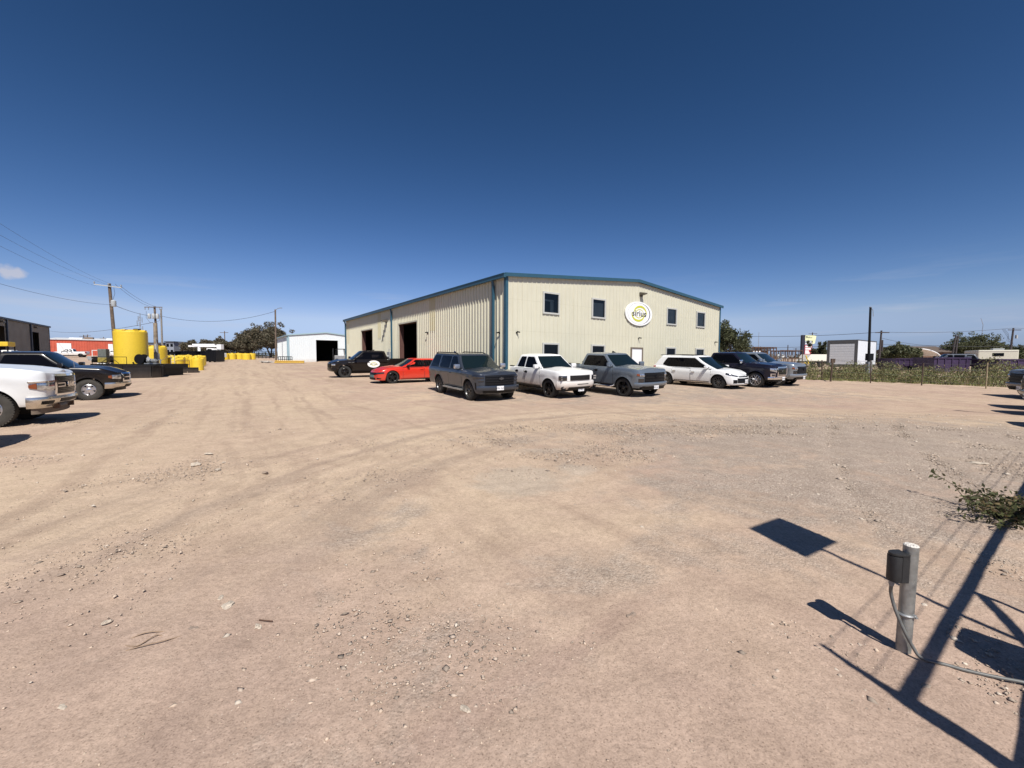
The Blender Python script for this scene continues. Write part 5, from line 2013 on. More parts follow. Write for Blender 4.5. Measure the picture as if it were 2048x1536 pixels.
r_red = red.build('parked_car', 'bright red saloon car with black wheels beside the dark grey suv', 'car')
red.patch('grille', M_BLACK, r_red, -0.58, 0.58, 0.50, 0.63, 0.015, 12, 3)
red.patch('lower_grille', M_BLACK, r_red, -0.55, 0.55, 0.22, 0.34, 0.02, 12, 2)
red.patch('bumper_band', pmat('grey_plate_bar', (0.08, 0.16, 0.16), 0.5), r_red, -0.40, 0.40, 0.35, 0.49, 0.02, 10, 2)
for sg in (1, -1):
    red.patch('headlight', M_LAMPDARK, r_red, sg * 0.60, sg * 1.16, 0.53, 0.63, 0.015, 9, 3, 0.58, 0.67, bulge=0.006)
    red.patch('fog_slot', M_BLACK, r_red, sg * 0.70, sg * 1.0, 0.27, 0.35, 0.012, 5, 2, 0.27, 0.31)
wipers(red, r_red)
red.place(r_red, 784.5, 766.5, math.pi + 0.60, 1)

# ------- black pickup beyond the red car
P_BLACKC = paint('black_paint', (0.002, 0.002, 0.003), 0.0, 0.2, dust=0.02)
ramb = pickup(P_BLACKC, ('five', 0.27, M_BLACKALLOY, pmat('big_black_tyre', (0.018, 0.018, 0.018), 0.85)), L=5.92, W=2.06, H=1.97, wb=3.67, r=0.43, fo=0.98, belt=1.32, hood=1.25, nosez=1.08, cabrear=-3.10, bedz=1.36, ride=0.05,
              nose=dict(cw=0.72, cl=0.45, bow=0.13), handle=P_BLACKC, win_trim=None)
r_ramb = ramb.build('parked_pickup', 'lone black pickup with an oval door magnet near the open bays', 'pickup')
ramb.patch('grille', M_BLACK, r_ramb, -0.62, 0.62, 0.72, 1.02, 0.02, 12, 3)
for sg in (1, -1):
    ramb.patch('headlight', M_LAMP, r_ramb, sg * 0.80, sg * 1.10, 0.88, 1.01, 0.02, 6, 3, bulge=0.01)
    ramb.patch('fog_lamp', M_LAMPDARK, r_ramb, sg * 0.85, sg * 1.05, 0.58, 0.66, 0.03, 4, 2)
ramb.patch('bumper', P_BLACKC, r_ramb, -1.15, 1.15, 0.46, 0.68, 0.04, 18, 3, bulge=0.02)
text_mesh('hood_letters', 'RAM 1500', 0.09, M_STEEL, r_ramb, Matrix.Translation((-0.42, ramb.hw + 0.02, 1.10)) @ Matrix.Rotation(math.pi, 4, 'Z') @ Matrix.Rotation(math.pi / 2, 4, 'X'), 0.004)
mb = MB()
poly = [(0.44 * math.cos(2 * math.pi * k / 40), 0.26 * math.sin(2 * math.pi * k / 40)) for k in range(40)]
MX, MZ = -1.98, 0.98
mb.prism(poly, lambda a, b, d: (MX + a, ramb.hw + 0.012 + d, MZ + b), 0.0, 0.006)
mg = mb.build('door_magnet', M_SIGNW, r_ramb)
mb = MB()
crescent(mb, (0, 0), 0.20, 0.13, math.radians(-10), math.radians(185), 0.015, 0.05, 0)
crescent(mb, (0, 0), 0.20, 0.13, math.radians(170), math.radians(365), 0.015, 0.05, 0)
mb.v = [(MX - x, ramb.hw + 0.0205, MZ + z) for x, y, z in mb.v]
mb.build('magnet_swirl', M_LIME, mg, recalc=False)
text_mesh('magnet_text', 'sirius', 0.19, pmat('olive_text', (0.10, 0.10, 0.03), 0.6), mg, Matrix.Translation((MX, ramb.hw + 0.024, MZ)) @ Matrix.Rotation(math.pi, 4, 'Z') @ Matrix.Rotation(math.pi / 2, 4, 'X'), 0.001, 0, 1.4)
fin(r_ramb, -2.2, 1.96, P_BLACKC)
mb = MB()
mb.b2((-3.15, -0.8, 1.38), (-2.75, 0.8, 1.46))
mb.build('bed_rack', M_BLACK, r_ramb)
ramb.place(r_ramb, 690, 755.5, math.pi + 0.55, 1)

# ------- the trucks at the edge of the lot near the camera
P_BLACK2 = paint('black_truck_paint', (0.003, 0.0032, 0.0045), 0.0, 0.22, dust=0.06, dh=0.8)
rm1 = pickup(P_BLACK2, ('five', 0.225, M_ALLOY, M_RUBBER_DUSTY), L=5.82, W=2.02, H=1.92, wb=3.57, r=0.41, fo=1.0, belt=1.28, hood=1.26, nosez=1.06, cabrear=-2.6, bedz=1.32, ride=0.04,
             nose=dict(cw=0.66, cl=0.5, bow=0.16), tw=0.29, handle=P_BLACK2)
r_rm1 = rm1.build('parked_pickup', 'black pickup with chrome bumper and five spoke alloy wheels beside the yellow tank', 'pickup', 'pickups parked facing the drive')
grille_bars(rm1, r_rm1, 'grille', 0.50, 0.74, 1.02, 1, M_CHROME, M_BLACK, 0.02, 0.035, frame=M_CHROME, fw=0.05)
c_ = rm1
mb = MB()
c_.patch(None, None, None, -0.03, 0.03, 0.74, 1.02, 0.04, 2, 4, mb=mb)
mb.build('grille_bars', M_CHROME, r_rm1)
for sg in (1, -1):
    rm1.patch('headlight', M_LAMP, r_rm1, sg * 0.62, sg * 1.0, 0.80, 0.99, 0.022, 8, 4, 0.83, 0.98, bulge=0.012)
    rm1.patch('turn_signal', M_AMBER, r_rm1, sg * 1.005, sg * 1.11, 0.84, 0.97, 0.022, 4, 3, 0.87, 0.95)
rm1.patch('bumper', M_CHROME_DUSTY, r_rm1, -1.22, 1.22, 0.44, 0.68, 0.055, 20, 4, bulge=0.02)
rm1.patch('bumper_insert', M_BLACK, r_rm1, -0.42, 0.42, 0.46, 0.58, 0.085, 8, 2)
rm1.patch('air_dam', M_BLACK, r_rm1, -0.9, 0.9, 0.34, 0.44, 0.01, 12, 2)
wipers(rm1, r_rm1)
mb = MB()
mb.tube([(-0.36, -0.93, 1.27), (-0.38, -0.93, 1.55)], 0.008, 5)
mb.build('antenna', M_STEEL, r_rm1)
rm1.place(r_rm1, 180.5, 800, 0.54, -1)

P_WHITE2 = paint('white_fleet_paint', (0.73, 0.75, 0.76), 0.0, 0.3, dust=0.30, dh=1.0)
rm2 = pickup(P_WHITE2, ('eight', 0.245, M_ALLOY, M_RUBBER_DUSTY), L=6.07, W=2.08, H=2.04, wb=3.80, r=0.425, fo=1.05, belt=1.42, hood=1.39, nosez=1.27, cabrear=-2.7, bedz=1.46, ride=0.07,
             nose=dict(cw=0.78, cl=0.36, bow=0.11), tw=0.28)
def ram_hd_face(c, root):
    g = c.patch('grille', M_BLACK, root, -0.58, 0.58, 0.74, 1.18, 0.02, 12, 4)
    mb = MB()
    for k in range(10):
        z = 0.77 + 0.04 * k
        c.patch(None, None, None, -0.55, 0.55, z - 0.006, z + 0.006, 0.03, 10, 1, mb=mb, sink=0.01)
    mb.build('grille_mesh', M_BLACKALLOY, g)
    mb = MB()
    for sg in (1, -1):
        c.patch(None, None, None, sg * 0.26, sg * 0.56, 0.99, 1.01, 0.045, 5, 1, mb=mb)
        c.patch(None, None, None, sg * 0.26, sg * 0.56, 0.91, 0.93, 0.045, 5, 1, mb=mb)
        c.patch(None, None, None, sg * 0.26, sg * 0.29, 0.91, 1.01, 0.046, 2, 2, mb=mb)
    mb.build('grille_trim', M_CHROME, g)
    text_mesh('grille_letters', 'RAM', 0.19, M_CHROME, g, FRONT_TXT(front_x(c, 0, 0.96, 0.05), 0, 0.96), 0.012, 0.006)
    mb = MB()
    c.patch(None, None, None, -0.64, 0.64, 1.18, 1.235, 0.04, 14, 2, mb=mb)
    for sg in (1, -1):
        c.patch(None, None, None, sg * 0.585, sg * 0.66, 0.74, 1.19, 0.04, 2, 4, mb=mb)
        c.patch(None, None, None, sg * 0.66, sg * 1.20, 1.045, 1.085, 0.035, 8, 1, 1.03, 1.06, mb=mb)
    c.patch(None, None, None, -0.62, 0.62, 0.69, 0.745, 0.045, 14, 2, mb=mb)
    mb.build('grille_frame', M_CHROME, g, smooth=0.5)
    for sg in (1, -1):
        c.patch('headlight', M_LAMP, root, sg * 0.67, sg * 1.06, 0.84, 1.04, 0.024, 8, 4, 0.87, 1.03, bulge=0.012)
        c.patch('turn_signal', M_AMBER, root, sg * 1.065, sg * 1.19, 0.88, 1.02, 0.024, 4, 3, 0.91, 0.98)
        c.patch('fog_trim', M_BLACK, root, sg * 0.72, sg * 1.0, 0.51, 0.59, 0.100, 6, 2)
    c.patch('bumper', M_CHROME_DUSTY, root, -1.24, 1.24, 0.42, 0.69, 0.065, 22, 5, bulge=0.025)
    c.patch('bumper_mesh', M_BLACK, root, -0.50, 0.50, 0.49, 0.62, 0.096, 8, 2)
    c.patch('air_dam', pmat('dusty_valance', (0.16, 0.125, 0.095), 0.85, noise=0.2), root, -1.16, 1.16, 0.28, 0.43, 0.03, 18, 2)
    for sg in (1, -1):
        mb = MB()
        p = c.S(sg * 0.45, 0.42, 0.06)
        mb.box((p.x + 0.03, p.y, 0.43), (0.10, 0.06, 0.12))
        mb.build('tow_hook', M_RUST, root)
    wipers(c, root)
r_rm2 = rm2.build('parked_pickup', 'white heavy duty pickup with dusty chrome bumper and lettered black grille', 'pickup', 'pickups parked facing the drive')
ram_hd_face(rm2, r_rm2)
rm2.place(r_rm2, -19, 855.5, 0.54, -1)

# next truck in the same line, out of frame: only its shadow reaches the picture
r_rm3 = copy_tree(r_rm2)
tag(r_rm3, 'white pickup beyond the picture edge whose pointed shadow falls on the dirt', 'pickup', 'pickups parked facing the drive')
rm2.seat(r_rm3, -10.15, 6.5, 0.58)

# pickups on the opposite side of the lot: one shows its nose, the others their shadows
P_DKSILVER = paint('dark_silver_paint', (0.12, 0.125, 0.13), 0.4, 0.3, dust=0.12)
edge = pickup(P_DKSILVER, ('five', 0.28, M_ALLOY, M_RUBBER))
r_e = edge.build('parked_pickup', 'dark silver pickup nose with white front bumper at the edge of the lot', 'pickup', 'pickups parked across the lot')
chevy_face(edge, r_e, 'SBW 7731')
edge.patch('bumper_cap', M_CHROME, r_e, -1.12, 1.12, 0.46, 0.60, 0.075, 18, 3)
hd = math.atan2(0.55, -0.83)
def nose_at(c, root, x, y, phi):
    c.seat(root, x - math.cos(phi) * c.fo, y - math.sin(phi) * c.fo, phi)
nose_at(edge, r_e, 22.5, 18.35, math.atan2(0.25, -0.97))
for k, (x, y) in enumerate(((18.35, 14.75), (16.2, 12.75), (13.15, 9.75))):
    rr = copy_tree(r_e)
    tag(rr, 'silver pickup beyond the picture edge, casting the ' + ('farthest', 'middle', 'nearest')[k] + ' of three pointed shadows', 'pickup', 'pickups parked across the lot')
    nose_at(edge, rr, x, y, hd)
# ------------------------------------------------------------------ trees and brush
L_OLIVE = leaf_mat('olive_leaves', (0.085, 0.092, 0.045), 0.5)
L_DUSTY = leaf_mat('dusty_mesquite_leaves', (0.105, 0.095, 0.062), 0.45, (0.14, 0.11, 0.075))
L_GREEN = leaf_mat('fresh_green_leaves', (0.055, 0.082, 0.022), 0.5)
L_BRUSH = leaf_mat('brush_leaves', (0.16, 0.165, 0.068), 0.45, (0.26, 0.20, 0.12))
L_GRASS = leaf_mat('roadside_grass', (0.165, 0.185, 0.06), 0.45, (0.27, 0.21, 0.12))
M_BARK = pmat('grey_bark', (0.075, 0.06, 0.048), 0.9, noise=0.3, nscale=6)

def leaf_cloud(name, centers, radii, per, size, mat, parent, rng, flat=0.75, aspect=1.6, jitter=0.35):
    """many leaf faces spread through the given clumps"""
    P, F = [], []
    n = 0
    allp = []
    for c, r, k in zip(centers, radii, per):
        d = rng.normal(size=(k, 3))
        d /= np.linalg.norm(d, axis=1)[:, None]
        rad = r * rng.uniform(0.25, 1.0, size=k) ** 0.5 * (1 + jitter * rng.normal(size=k) * 0.35)
        p = np.array(c)[None, :] + d * rad[:, None] * np.array([1, 1, flat])[None, :]
        allp.append(p)
    p = np.concatenate(allp)
    k = len(p)
    a = rng.normal(size=(k, 3))
    a /= np.linalg.norm(a, axis=1)[:, None]
    b = rng.normal(size=(k, 3))
    b -= a * (a * b).sum(1)[:, None]
    b /= np.linalg.norm(b, axis=1)[:, None]
    s = size * rng.uniform(0.6, 1.4, size=k)[:, None]
    v = np.stack([p - a * s * aspect, p + b * s * 0.6, p + a * s * aspect, p - b * s * 0.6], 1).reshape(-1, 3)
    me = bpy.data.meshes.new(name)
    me.vertices.add(len(v))
    me.vertices.foreach_set('co', v.ravel())
    me.loops.add(4 * k)
    me.loops.foreach_set('vertex_index', np.arange(4 * k, dtype=np.int32))
    me.polygons.add(k)
    me.polygons.foreach_set('loop_start', np.arange(0, 4 * k, 4, dtype=np.int32))
    me.update()
    me.validate()
    me.materials.append(mat)
    o = bpy.data.objects.new(name, me)
    SC.collection.objects.link(o)
    if parent is not None:
        o.parent = parent
    return o

def tree(name, label, x, y, h, cr, seed, leaf, nleaf, mat, group=None, trunk=0.16, low=0.32, stems=1, spread=1.0, flat=0.8, cat='tree'):
    rng = np.random.default_rng(seed)
    z = float(gz(x, y)) - 0.05
    t = thing(name, label, cat, (x, y, z), 0, group)
    mb = MB()
    cents, rads = [], []
    nl = (22 if h > 3 else 14) // stems
    for s_ in range(stems):
        lean = rng.uniform(-0.10, 0.10, 2) * h
        base = Vector((rng.uniform(-0.15, 0.15) * (stems > 1), rng.uniform(-0.15, 0.15) * (stems > 1), 0))
        top = Vector((lean[0], lean[1], h * low * 1.3))
        mb.tube([base, base.lerp(top, 0.5) + Vector((rng.uniform(-0.1, 0.1), 0, 0)), top], [trunk, trunk * 0.8, trunk * 0.6], 8)
        for k in range(nl):
            # limb ends fill a domed crown
            a = rng.uniform(0, 2 * math.pi)
            el = math.asin(rng.uniform(-0.25, 1.0))
            f = rng.uniform(0.4, 0.76)
            hz_ = h * (1 - low) * 0.62
            zc_ = h - hz_ * 1.06
            e = Vector((lean[0] * 0.5 + cr * f * math.cos(el) * math.cos(a) * spread, lean[1] * 0.5 + cr * f * math.cos(el) * math.sin(a) * spread, zc_ + hz_ * f * math.sin(el) * rng.uniform(0.85, 1.08)))
            m_ = top.lerp(e, 0.5) + Vector((rng.uniform(-0.2, 0.2), rng.uniform(-0.2, 0.2), 0.05 * h * rng.uniform(0, 1)))
            mb.tube([top * 0.9, m_, e], [trunk * 0.45, trunk * 0.28, trunk * 0.08], 6)
            cents.append(tuple(e))
            rads.append(min(cr, hz_) * rng.uniform(0.26, 0.42))
            for _ in range(3):
                q = e + Vector(rng.normal(size=3)) * min(cr, hz_) * 0.20
                cents.append((q.x, q.y, max(q.z, h * low * 0.7)))
                rads.append(min(cr, hz_) * rng.uniform(0.10, 0.20))
    mb.build('trunk', M_BARK, t, smooth=0.8)
    w = np.array(rads) ** 2
    per = np.maximum((nleaf * w / w.sum()).astype(int), 8)
    leaf_cloud('crown', cents, rads, per, leaf, mat, t, rng, flat)
    return t

p = at(1456, 700, 46)
tree('tree', 'leafy olive tree at the far corner of the cream warehouse', p.x, 46, 5.9, 2.6, 21, 0.085, 9000, L_OLIVE, low=0.16, stems=2, trunk=0.1)
for k, (u, Y, h, cr, lab) in enumerate(((400, 112, 4.9, 6.0, 'low dusty tree behind the bucket truck'), (432, 108, 5.2, 6.0, 'wide dusty tree between the bucket truck and the taller trees'),
                                        (495, 98, 7.4, 3.4, 'tall slim crowned tree between the low scrub and the big spreading tree'), (470, 104, 4.6, 5.0, 'low scrubby tree under the taller yard trees'),
                                        (542, 95, 8.2, 4.6, 'big spreading dark tree behind the lone street light pole'))):
    p = at(u, 700, Y)
    tree('tree', lab, p.x, Y, h, cr, 40 + k, 0.13, 15000, L_DUSTY, 'trees behind the yard', trunk=0.22, low=0.08 if k != 4 else 0.2, stems=2, flat=0.9)
for k, (u, Y, h, cr, lab) in enumerate(((640, 130, 7.6, 4, 'treetop showing above the white shed roof ridge'), (676, 128, 7.2, 3.2, 'small treetop between the white shed and the warehouse'))):
    p = at(u, 700, Y)
    tree('tree', lab, p.x, Y, h, cr, 60 + k, 0.2, 3000, L_DUSTY, 'trees behind the white shed', trunk=0.2)
for k, (u, Y, h, cr, lab) in enumerate(((1796, 58, 3.9, 2.4, 'small dark tree behind the purple bin'), (1950, 74, 6.2, 4.6, 'large rounded tree behind the camper trailer'), (1915, 78, 4.6, 3.4, 'lower tree by the two leaning poles'),
                                        (2004, 80, 4.4, 3.0, 'bushy tree beside the camper roof'), (1757, 64, 3.0, 2.0, 'scrubby tree behind the cargo box'), (2034, 70, 3.4, 2.6, 'round tree beneath the service pole'))):
    p = at(u, 700, Y)
    tree('tree', lab, p.x, Y, h, cr, 80 + k, 0.11, 6500, L_OLIVE, 'trees beyond the fence', trunk=0.13, low=0.12)
# far scrub and treetops that close the horizon: one mass
rng = np.random.default_rng(52)
cents, rads, per = [], [], []
for k in range(420):
    u = rng.uniform(-250, 2300)
    if 560 < u < 1430 and rng.uniform() < 0.7:
        continue
    Y = rng.uniform(165, 260)
    p = at(u, 715, Y)
    r_ = rng.uniform(0.7, 2.0) * (1.25 if rng.uniform() < 0.15 else 0.8)
    cents.append((p.x, Y, 2.4 + r_ * rng.uniform(0.3, 0.9)))
    rads.append(r_ * 1.5)
    per.append(70)
tag(leaf_cloud('treeline', cents, rads, per, 0.3, leaf_mat('far_scrub_leaves', (0.10, 0.105, 0.075), 0.35), None, rng, 0.6, 1.4), kind='stuff')
# bushy evergreen next to the roadside sign
p = at(1645, 700, 60)
t = thing('shrub', 'spiky dark shrub beside the roadside sign pylon', 'shrub', (p.x, 60, float(gz(0, 60))))
rng = np.random.default_rng(5)
mb = MB()
cents, rads = [], []
for k in range(16):
    a, r_ = rng.uniform(0, 6.28), rng.uniform(0.1, 1.0)
    e = Vector((1.7 * r_ * math.cos(a), 1.7 * r_ * math.sin(a), rng.uniform(1.6, 3.4)))
    mb.tube([(0, 0, 0), e * 0.5, e], [0.06, 0.05, 0.02], 5)
    for f in (0.45, 0.7, 0.95, 1.08):
        cents.append(tuple(e * f))
        rads.append(0.42 - 0.25 * f)
mb.build('stem', M_BARK, t)
leaf_cloud('foliage', cents, rads, [60] * len(cents), 0.10, L_OLIVE, t, rng, 1.3, 2.4)

# roadside brush behind the wire fence: nobody could count it
FENCE = [Vector((15.6, 33.6, 0)), Vector((21.2, 28.3, 0)), Vector((23.05, 26.6, 0)), Vector((24.5, 24.8, 0)), Vector((26.55, 23.1, 0)), Vector((28.6, 21.3, 0)), Vector((32, 18.3, 0))]
FDIR = (FENCE[-1] - FENCE[0]).normalized()
FNRM = Vector((-FDIR.y, FDIR.x, 0))
if FNRM.y < 0:
    FNRM = -FNRM

def fence_pt(s, d):
    # s metres along the fence, d metres behind it
    acc = 0
    for a, b in zip(FENCE, FENCE[1:]):
        L_ = (b - a).length
        if s <= acc + L_ or b is FENCE[-1]:
            q = a + (b - a) * ((s - acc) / L_)
            return q + FNRM * d
        acc += L_
    return FENCE[-1]

def blades(name, xy, hts, wid, mat, lean=0.35, rng=None, leafy=0.0):
    """stalks: tapering bent blades in one mesh"""
    k = len(xy)
    z = gz(xy[:, 0], xy[:, 1]) - 0.02
    az = rng.uniform(0, 2 * math.pi, k)
    ln = rng.uniform(0, lean, k) * hts
    fa = rng.uniform(0, math.pi, k)
    sx, sy = np.cos(fa) * wid, np.sin(fa) * wid
    bx, by = xy[:, 0], xy[:, 1]
    mx, my, mz = bx + 0.35 * ln * np.cos(az), by + 0.35 * ln * np.sin(az), z + hts * 0.55
    tx, ty, tz = bx + ln * np.cos(az), by + ln * np.sin(az), z + hts
    v = np.stack([np.stack([bx - sx, by - sy, z], 1), np.stack([bx + sx, by + sy, z], 1), np.stack([mx + sx * 0.8, my + sy * 0.8, mz], 1),
                  np.stack([mx - sx * 0.8, my - sy * 0.8, mz], 1), np.stack([tx, ty, tz], 1)], 1).reshape(-1, 3)
    i = np.arange(k)[:, None] * 5
    q = i + np.array([0, 1, 2, 3])[None, :]
    tr = i + np.array([3, 2, 4])[None, :]
    loops = np.concatenate([q, tr], 1).ravel().astype(np.int32)
    starts = (np.arange(k)[:, None] * 7 + np.array([0, 4])[None, :]).ravel().astype(np.int32)
    me = bpy.data.meshes.new(name)
    me.vertices.add(len(v))
    me.vertices.foreach_set('co', v.ravel())
    me.loops.add(len(loops))
    me.loops.foreach_set('vertex_index', loops)
    me.polygons.add(2 * k)
    me.polygons.foreach_set('loop_start', starts)
    me.update()
    me.validate()
    me.materials.append(mat)
    o = bpy.data.objects.new(name, me)
    SC.collection.objects.link(o)
    return tag(o, kind='stuff')

rng = np.random.default_rng(77)
def scatter(n, d0, d1, s0=-6, s1=42, clump=0.0):
    s = rng.uniform(s0, s1, n)
    d = d0 + (d1 - d0) * rng.uniform(0, 1, n) ** 1.3
    pts = np.array([fence_pt(a, b).to_tuple()[:2] for a, b in zip(s, d)])
    return pts, s, d
pts, s, d = scatter(17000, 0.15, 5.0)
wave = 0.5 + 0.5 * np.sin(s * 1.1 + 0.6 * np.sin(s * 0.37 + d)) * np.cos(d * 0.9 + s * 0.23)
lf = np.clip(0.55 + 0.55 * lowfreq(pts[:, 0], pts[:, 1], 41, 5.0, 4), 0.15, 1.5)
blades('grass', pts, lf * (0.2 + 0.36 * wave) * rng.uniform(0.6, 1.2, len(s)), 0.014, L_GRASS, 0.5, rng)
pts, s, d = scatter(9000, 1.0, 14.0)
wave = 0.5 + 0.5 * np.sin(s * 0.8 + 1.3) * np.cos(d * 0.5 + s * 0.31)
lf = np.clip(0.75 + 0.6 * lowfreq(pts[:, 0], pts[:, 1], 43, 6.0, 4), 0.25, 1.6)
blades('tall_weeds', pts, lf * (0.26 + 0.34 * wave + 0.04 * np.clip(d, 0, 9)) * rng.uniform(0.5, 1.2, len(s)), 0.017, L_BRUSH, 0.45, rng)
# leafy brush clumps, one mass
cents, rads, per = [], [], []
for k in range(620):
    ss, dd = rng.uniform(-6, 42), rng.uniform(0.35, 13)
    q = fence_pt(ss, dd)
    r_ = (0.7 + 0.05 * dd) * (0.14 + 0.46 * rng.uniform(0, 1) ** 2.0) * (0.9 if dd < 2.5 else 1.2)
    cents.append((q.x, q.y, float(gz(q.x, q.y)) + r_ * rng.uniform(0.6, 1.25)))
    rads.append(r_)
    per.append(int(170 * r_ / 0.45))
tag(leaf_cloud('brush', cents, rads, per, 0.042, leaf_mat('brush_leaf_green', (0.15, 0.16, 0.066), 0.5, (0.27, 0.21, 0.12)), None, rng, 0.85, 1.7), kind='stuff')
# strip of cleared earth along the fence foot
mb = MB()
row = []
for k in range(140):
    ss = -4 + k * 0.33
    q = fence_pt(ss, 0)
    for w in (0,):
        a, b = fence_pt(ss, -0.35 - 0.18 * math.sin(k * 1.7)), fence_pt(ss, 0.25)
        m_ = fence_pt(ss, -0.05)
    row.append([(a.x, a.y, float(gz(a.x, a.y)) - 0.01), (m_.x, m_.y, float(gz(m_.x, m_.y)) + 0.05 + 0.03 * math.sin(k * 2.3) * math.sin(k * 0.7)), (b.x, b.y, float(gz(b.x, b.y)) - 0.02)])
mb.grid(row)
tag(mb.build('earth_berm', M_GROUND, smooth=1.0), kind='structure')

# wire fence: posts, each a thing with its own strands clipped to it left out; the strands are one thing
M_POST = pmat('rusty_fence_post', (0.075, 0.05, 0.035), 0.85, noise=0.3)
M_POSTPALE = pmat('pale_fence_post', (0.30, 0.24, 0.15), 0.8, noise=0.2)
fpx = [(1600, 758, 1598, 717), (1644, 762, 1644, 720), (1661, 763, 1666, 718), (1741, 766.5, 1742, 721), (1843, 771.5, 1847, 726), (1972, 777, 1975, 725.5)]
fence = thing('wire_fence', 'sagging wire fence on rusty posts in front of the brush', 'fence', (0, 0, 0))
tops = []
for k, (u0, v0, u1, v1) in enumerate(fpx):
    b = on_ground(u0, v0)
    tp = at(u1, v1, b.y)
    mb = MB()
    mb.tube([b - Vector((0, 0, 0.1)), tp], 0.032 if k != 2 else 0.05, 8)
    if k == 2:
        mb.box(tp - Vector((0, 0, 0.12)), (0.24, 0.1, 0.28))
    mb.build('fence_post', M_POSTPALE if k == 5 else M_POST, fence, smooth=0.8)
    tops.append((b, tp))
ends = [(tops[0][0] - FDIR * 9, tops[0][1] - FDIR * 9)] + tops + [(tops[-1][0] + FDIR * 6, tops[-1][1] + FDIR * 6)]
mb = MB()
for f in (0.97, 0.72, 0.46, 0.2):
    pts = []
    for (b0, t0), (b1, t1) in zip(ends, ends[1:]):
        for k in range(6):
            g = k / 6
            q = b0.lerp(b1, g).lerp(t0.lerp(t1, g), f)
            pts.append(q - Vector((0, 0, 0.05 * math.sin(math.pi * g))))
    mb.tube(pts, 0.007, 4)
mb.build('strand', M_WIRE, fence)

# ------------------------------------------------------------------ yellow tanks
def tank_prof(r, h, dome=0.12):
    p = [(r * 0.97, 0.0), (r, 0.03)]
    n = 7
    for k in range(1, n):
        z = (h - dome) * k / n
        p += [(r, z - 0.012), (r * (1.004 if h < 1.5 else 1.0), z), (r, z + 0.012)]
    p += [(r, h - dome), (r * 0.98, h - dome + 0.035), (r * 0.80, h - dome * 0.5), (r * 0.45, h - dome * 0.1), (r * 0.25, h)]
    return p

def ribs_on(mb, r, h, dome, n=8):
    for k in range(n):
        a = 2 * math.pi * k / n
        c = Vector((r * 0.72 * math.cos(a), r * 0.72 * math.sin(a), h - dome * 0.38))
        mb.box(c, (r * 0.5, r * 0.22, dome * 0.5), rz=a)

def big_tank(label, x, y, z, r, h, mat, group=None):
    t = thing('poly_tank', label, 'tank', (x, y, z), 0.3, group)
    mb = MB()
    mb.lathe(tank_prof(r, h, 0.18), seg=40)
    ribs_on(mb, r, h, 0.18)
    mb.build('shell', mat, t, smooth=0.5)
    mb = MB()
    mb.lathe([(0.23, h - 0.06), (0.23, h + 0.05), (0.18, h + 0.07)], (r * 0.42, 0, 0), seg=18)
    mb.build('manway_lid', M_BLACK, t, smooth=0.5)
    mb = MB()
    mb.tube([(r * 0.5, -r * 0.9, 0.12), (r * 0.6, -r * 1.12, 0.12)], 0.05)
    mb.build('outlet_valve', M_BLACK, t)
    return t
TKX = at(264, 727, 31.0)
big_tank('largest yellow poly tank standing on a black skid', TKX.x, 31.0, 1.17, 0.97, 2.55, M_YELLOW)
# black skid with rail, inside a panelled containment wall
zc = float(gz(0, 28.2))
ct = thing('containment_wall', 'black panelled spill containment wall around the tank skid', 'containment', (0, 0, zc))
RC = Vector((-24.1, 28.5, 0))
def cpt(a, b):
    q = RC - EX * a + GX * b
    return (q.x, q.y)
seq = [cpt(6.2, 0), cpt(0.45, 0), cpt(0, 0.45), cpt(0, 4.3), cpt(6.2, 4.3), cpt(6.2, 0)]
for (xa, ya), (xb, yb) in zip(seq, seq[1:]):
    L_ = math.hypot(xb - xa, yb - ya)
    n_ = max(1, round(L_ / 1.55))
    ang = math.atan2(yb - ya, xb - xa)
    for k in range(n_):
        f0, f1 = k / n_, (k + 1) / n_
        ma = Vector((xa + (xb - xa) * (f0 + f1) / 2, ya + (yb - ya) * (f0 + f1) / 2, 0.38))
        mb = MB()
        mb.box(ma, (L_ / n_ - 0.05, 0.10, 0.86), rz=ang)
        nn = 5 if n_ > 1 else 2
        for q in range(nn):
            o_ = (q + 0.5) / nn - 0.5
            dv = Vector((math.cos(ang), math.sin(ang), 0)) * o_ * (L_ / n_ - 0.1)
            mb.box(ma + dv, (0.035, 0.125, 0.80), rz=ang)
        mb.box(ma + Vector((0, 0, 0.43)), (L_ / n_ - 0.05, 0.17, 0.06), rz=ang)
        mb.build('wall_panel', M_BLACKPOLY, ct)
sk = thing('tank_skid', 'black steel tank skid with low hoop rail under the largest yellow tank', 'skid', (TKX.x, 31.0, zc))
mb = MB()
mb.b2((-1.6, -1.5, 0.62), (3.0, 1.5, 0.92))
for x in (-1.3, 0.8, 2.6):
    mb.b2((x - 0.08, -1.4, 0.0), (x + 0.08, 1.4, 0.62))
mb.build('deck', M_BLACKSTEEL, sk)
mb = MB()
for x0, x1 in ((-1.5, 0.95),):
    mb.tube([(x0, -1.45, 0.9), (x0, -1.45, 1.42), (x1, -1.45, 1.42), (x1, -1.45, 0.9)], 0.022, 6)
    mb.tube([(-0.9 + 1.3 * k / 12, -1.45, 0.95 + 0.36 * math.sin(math.pi * k / 12)) for k in range(13)], 0.018, 6)
mb.build('rail', M_BLACKSTEEL, sk)
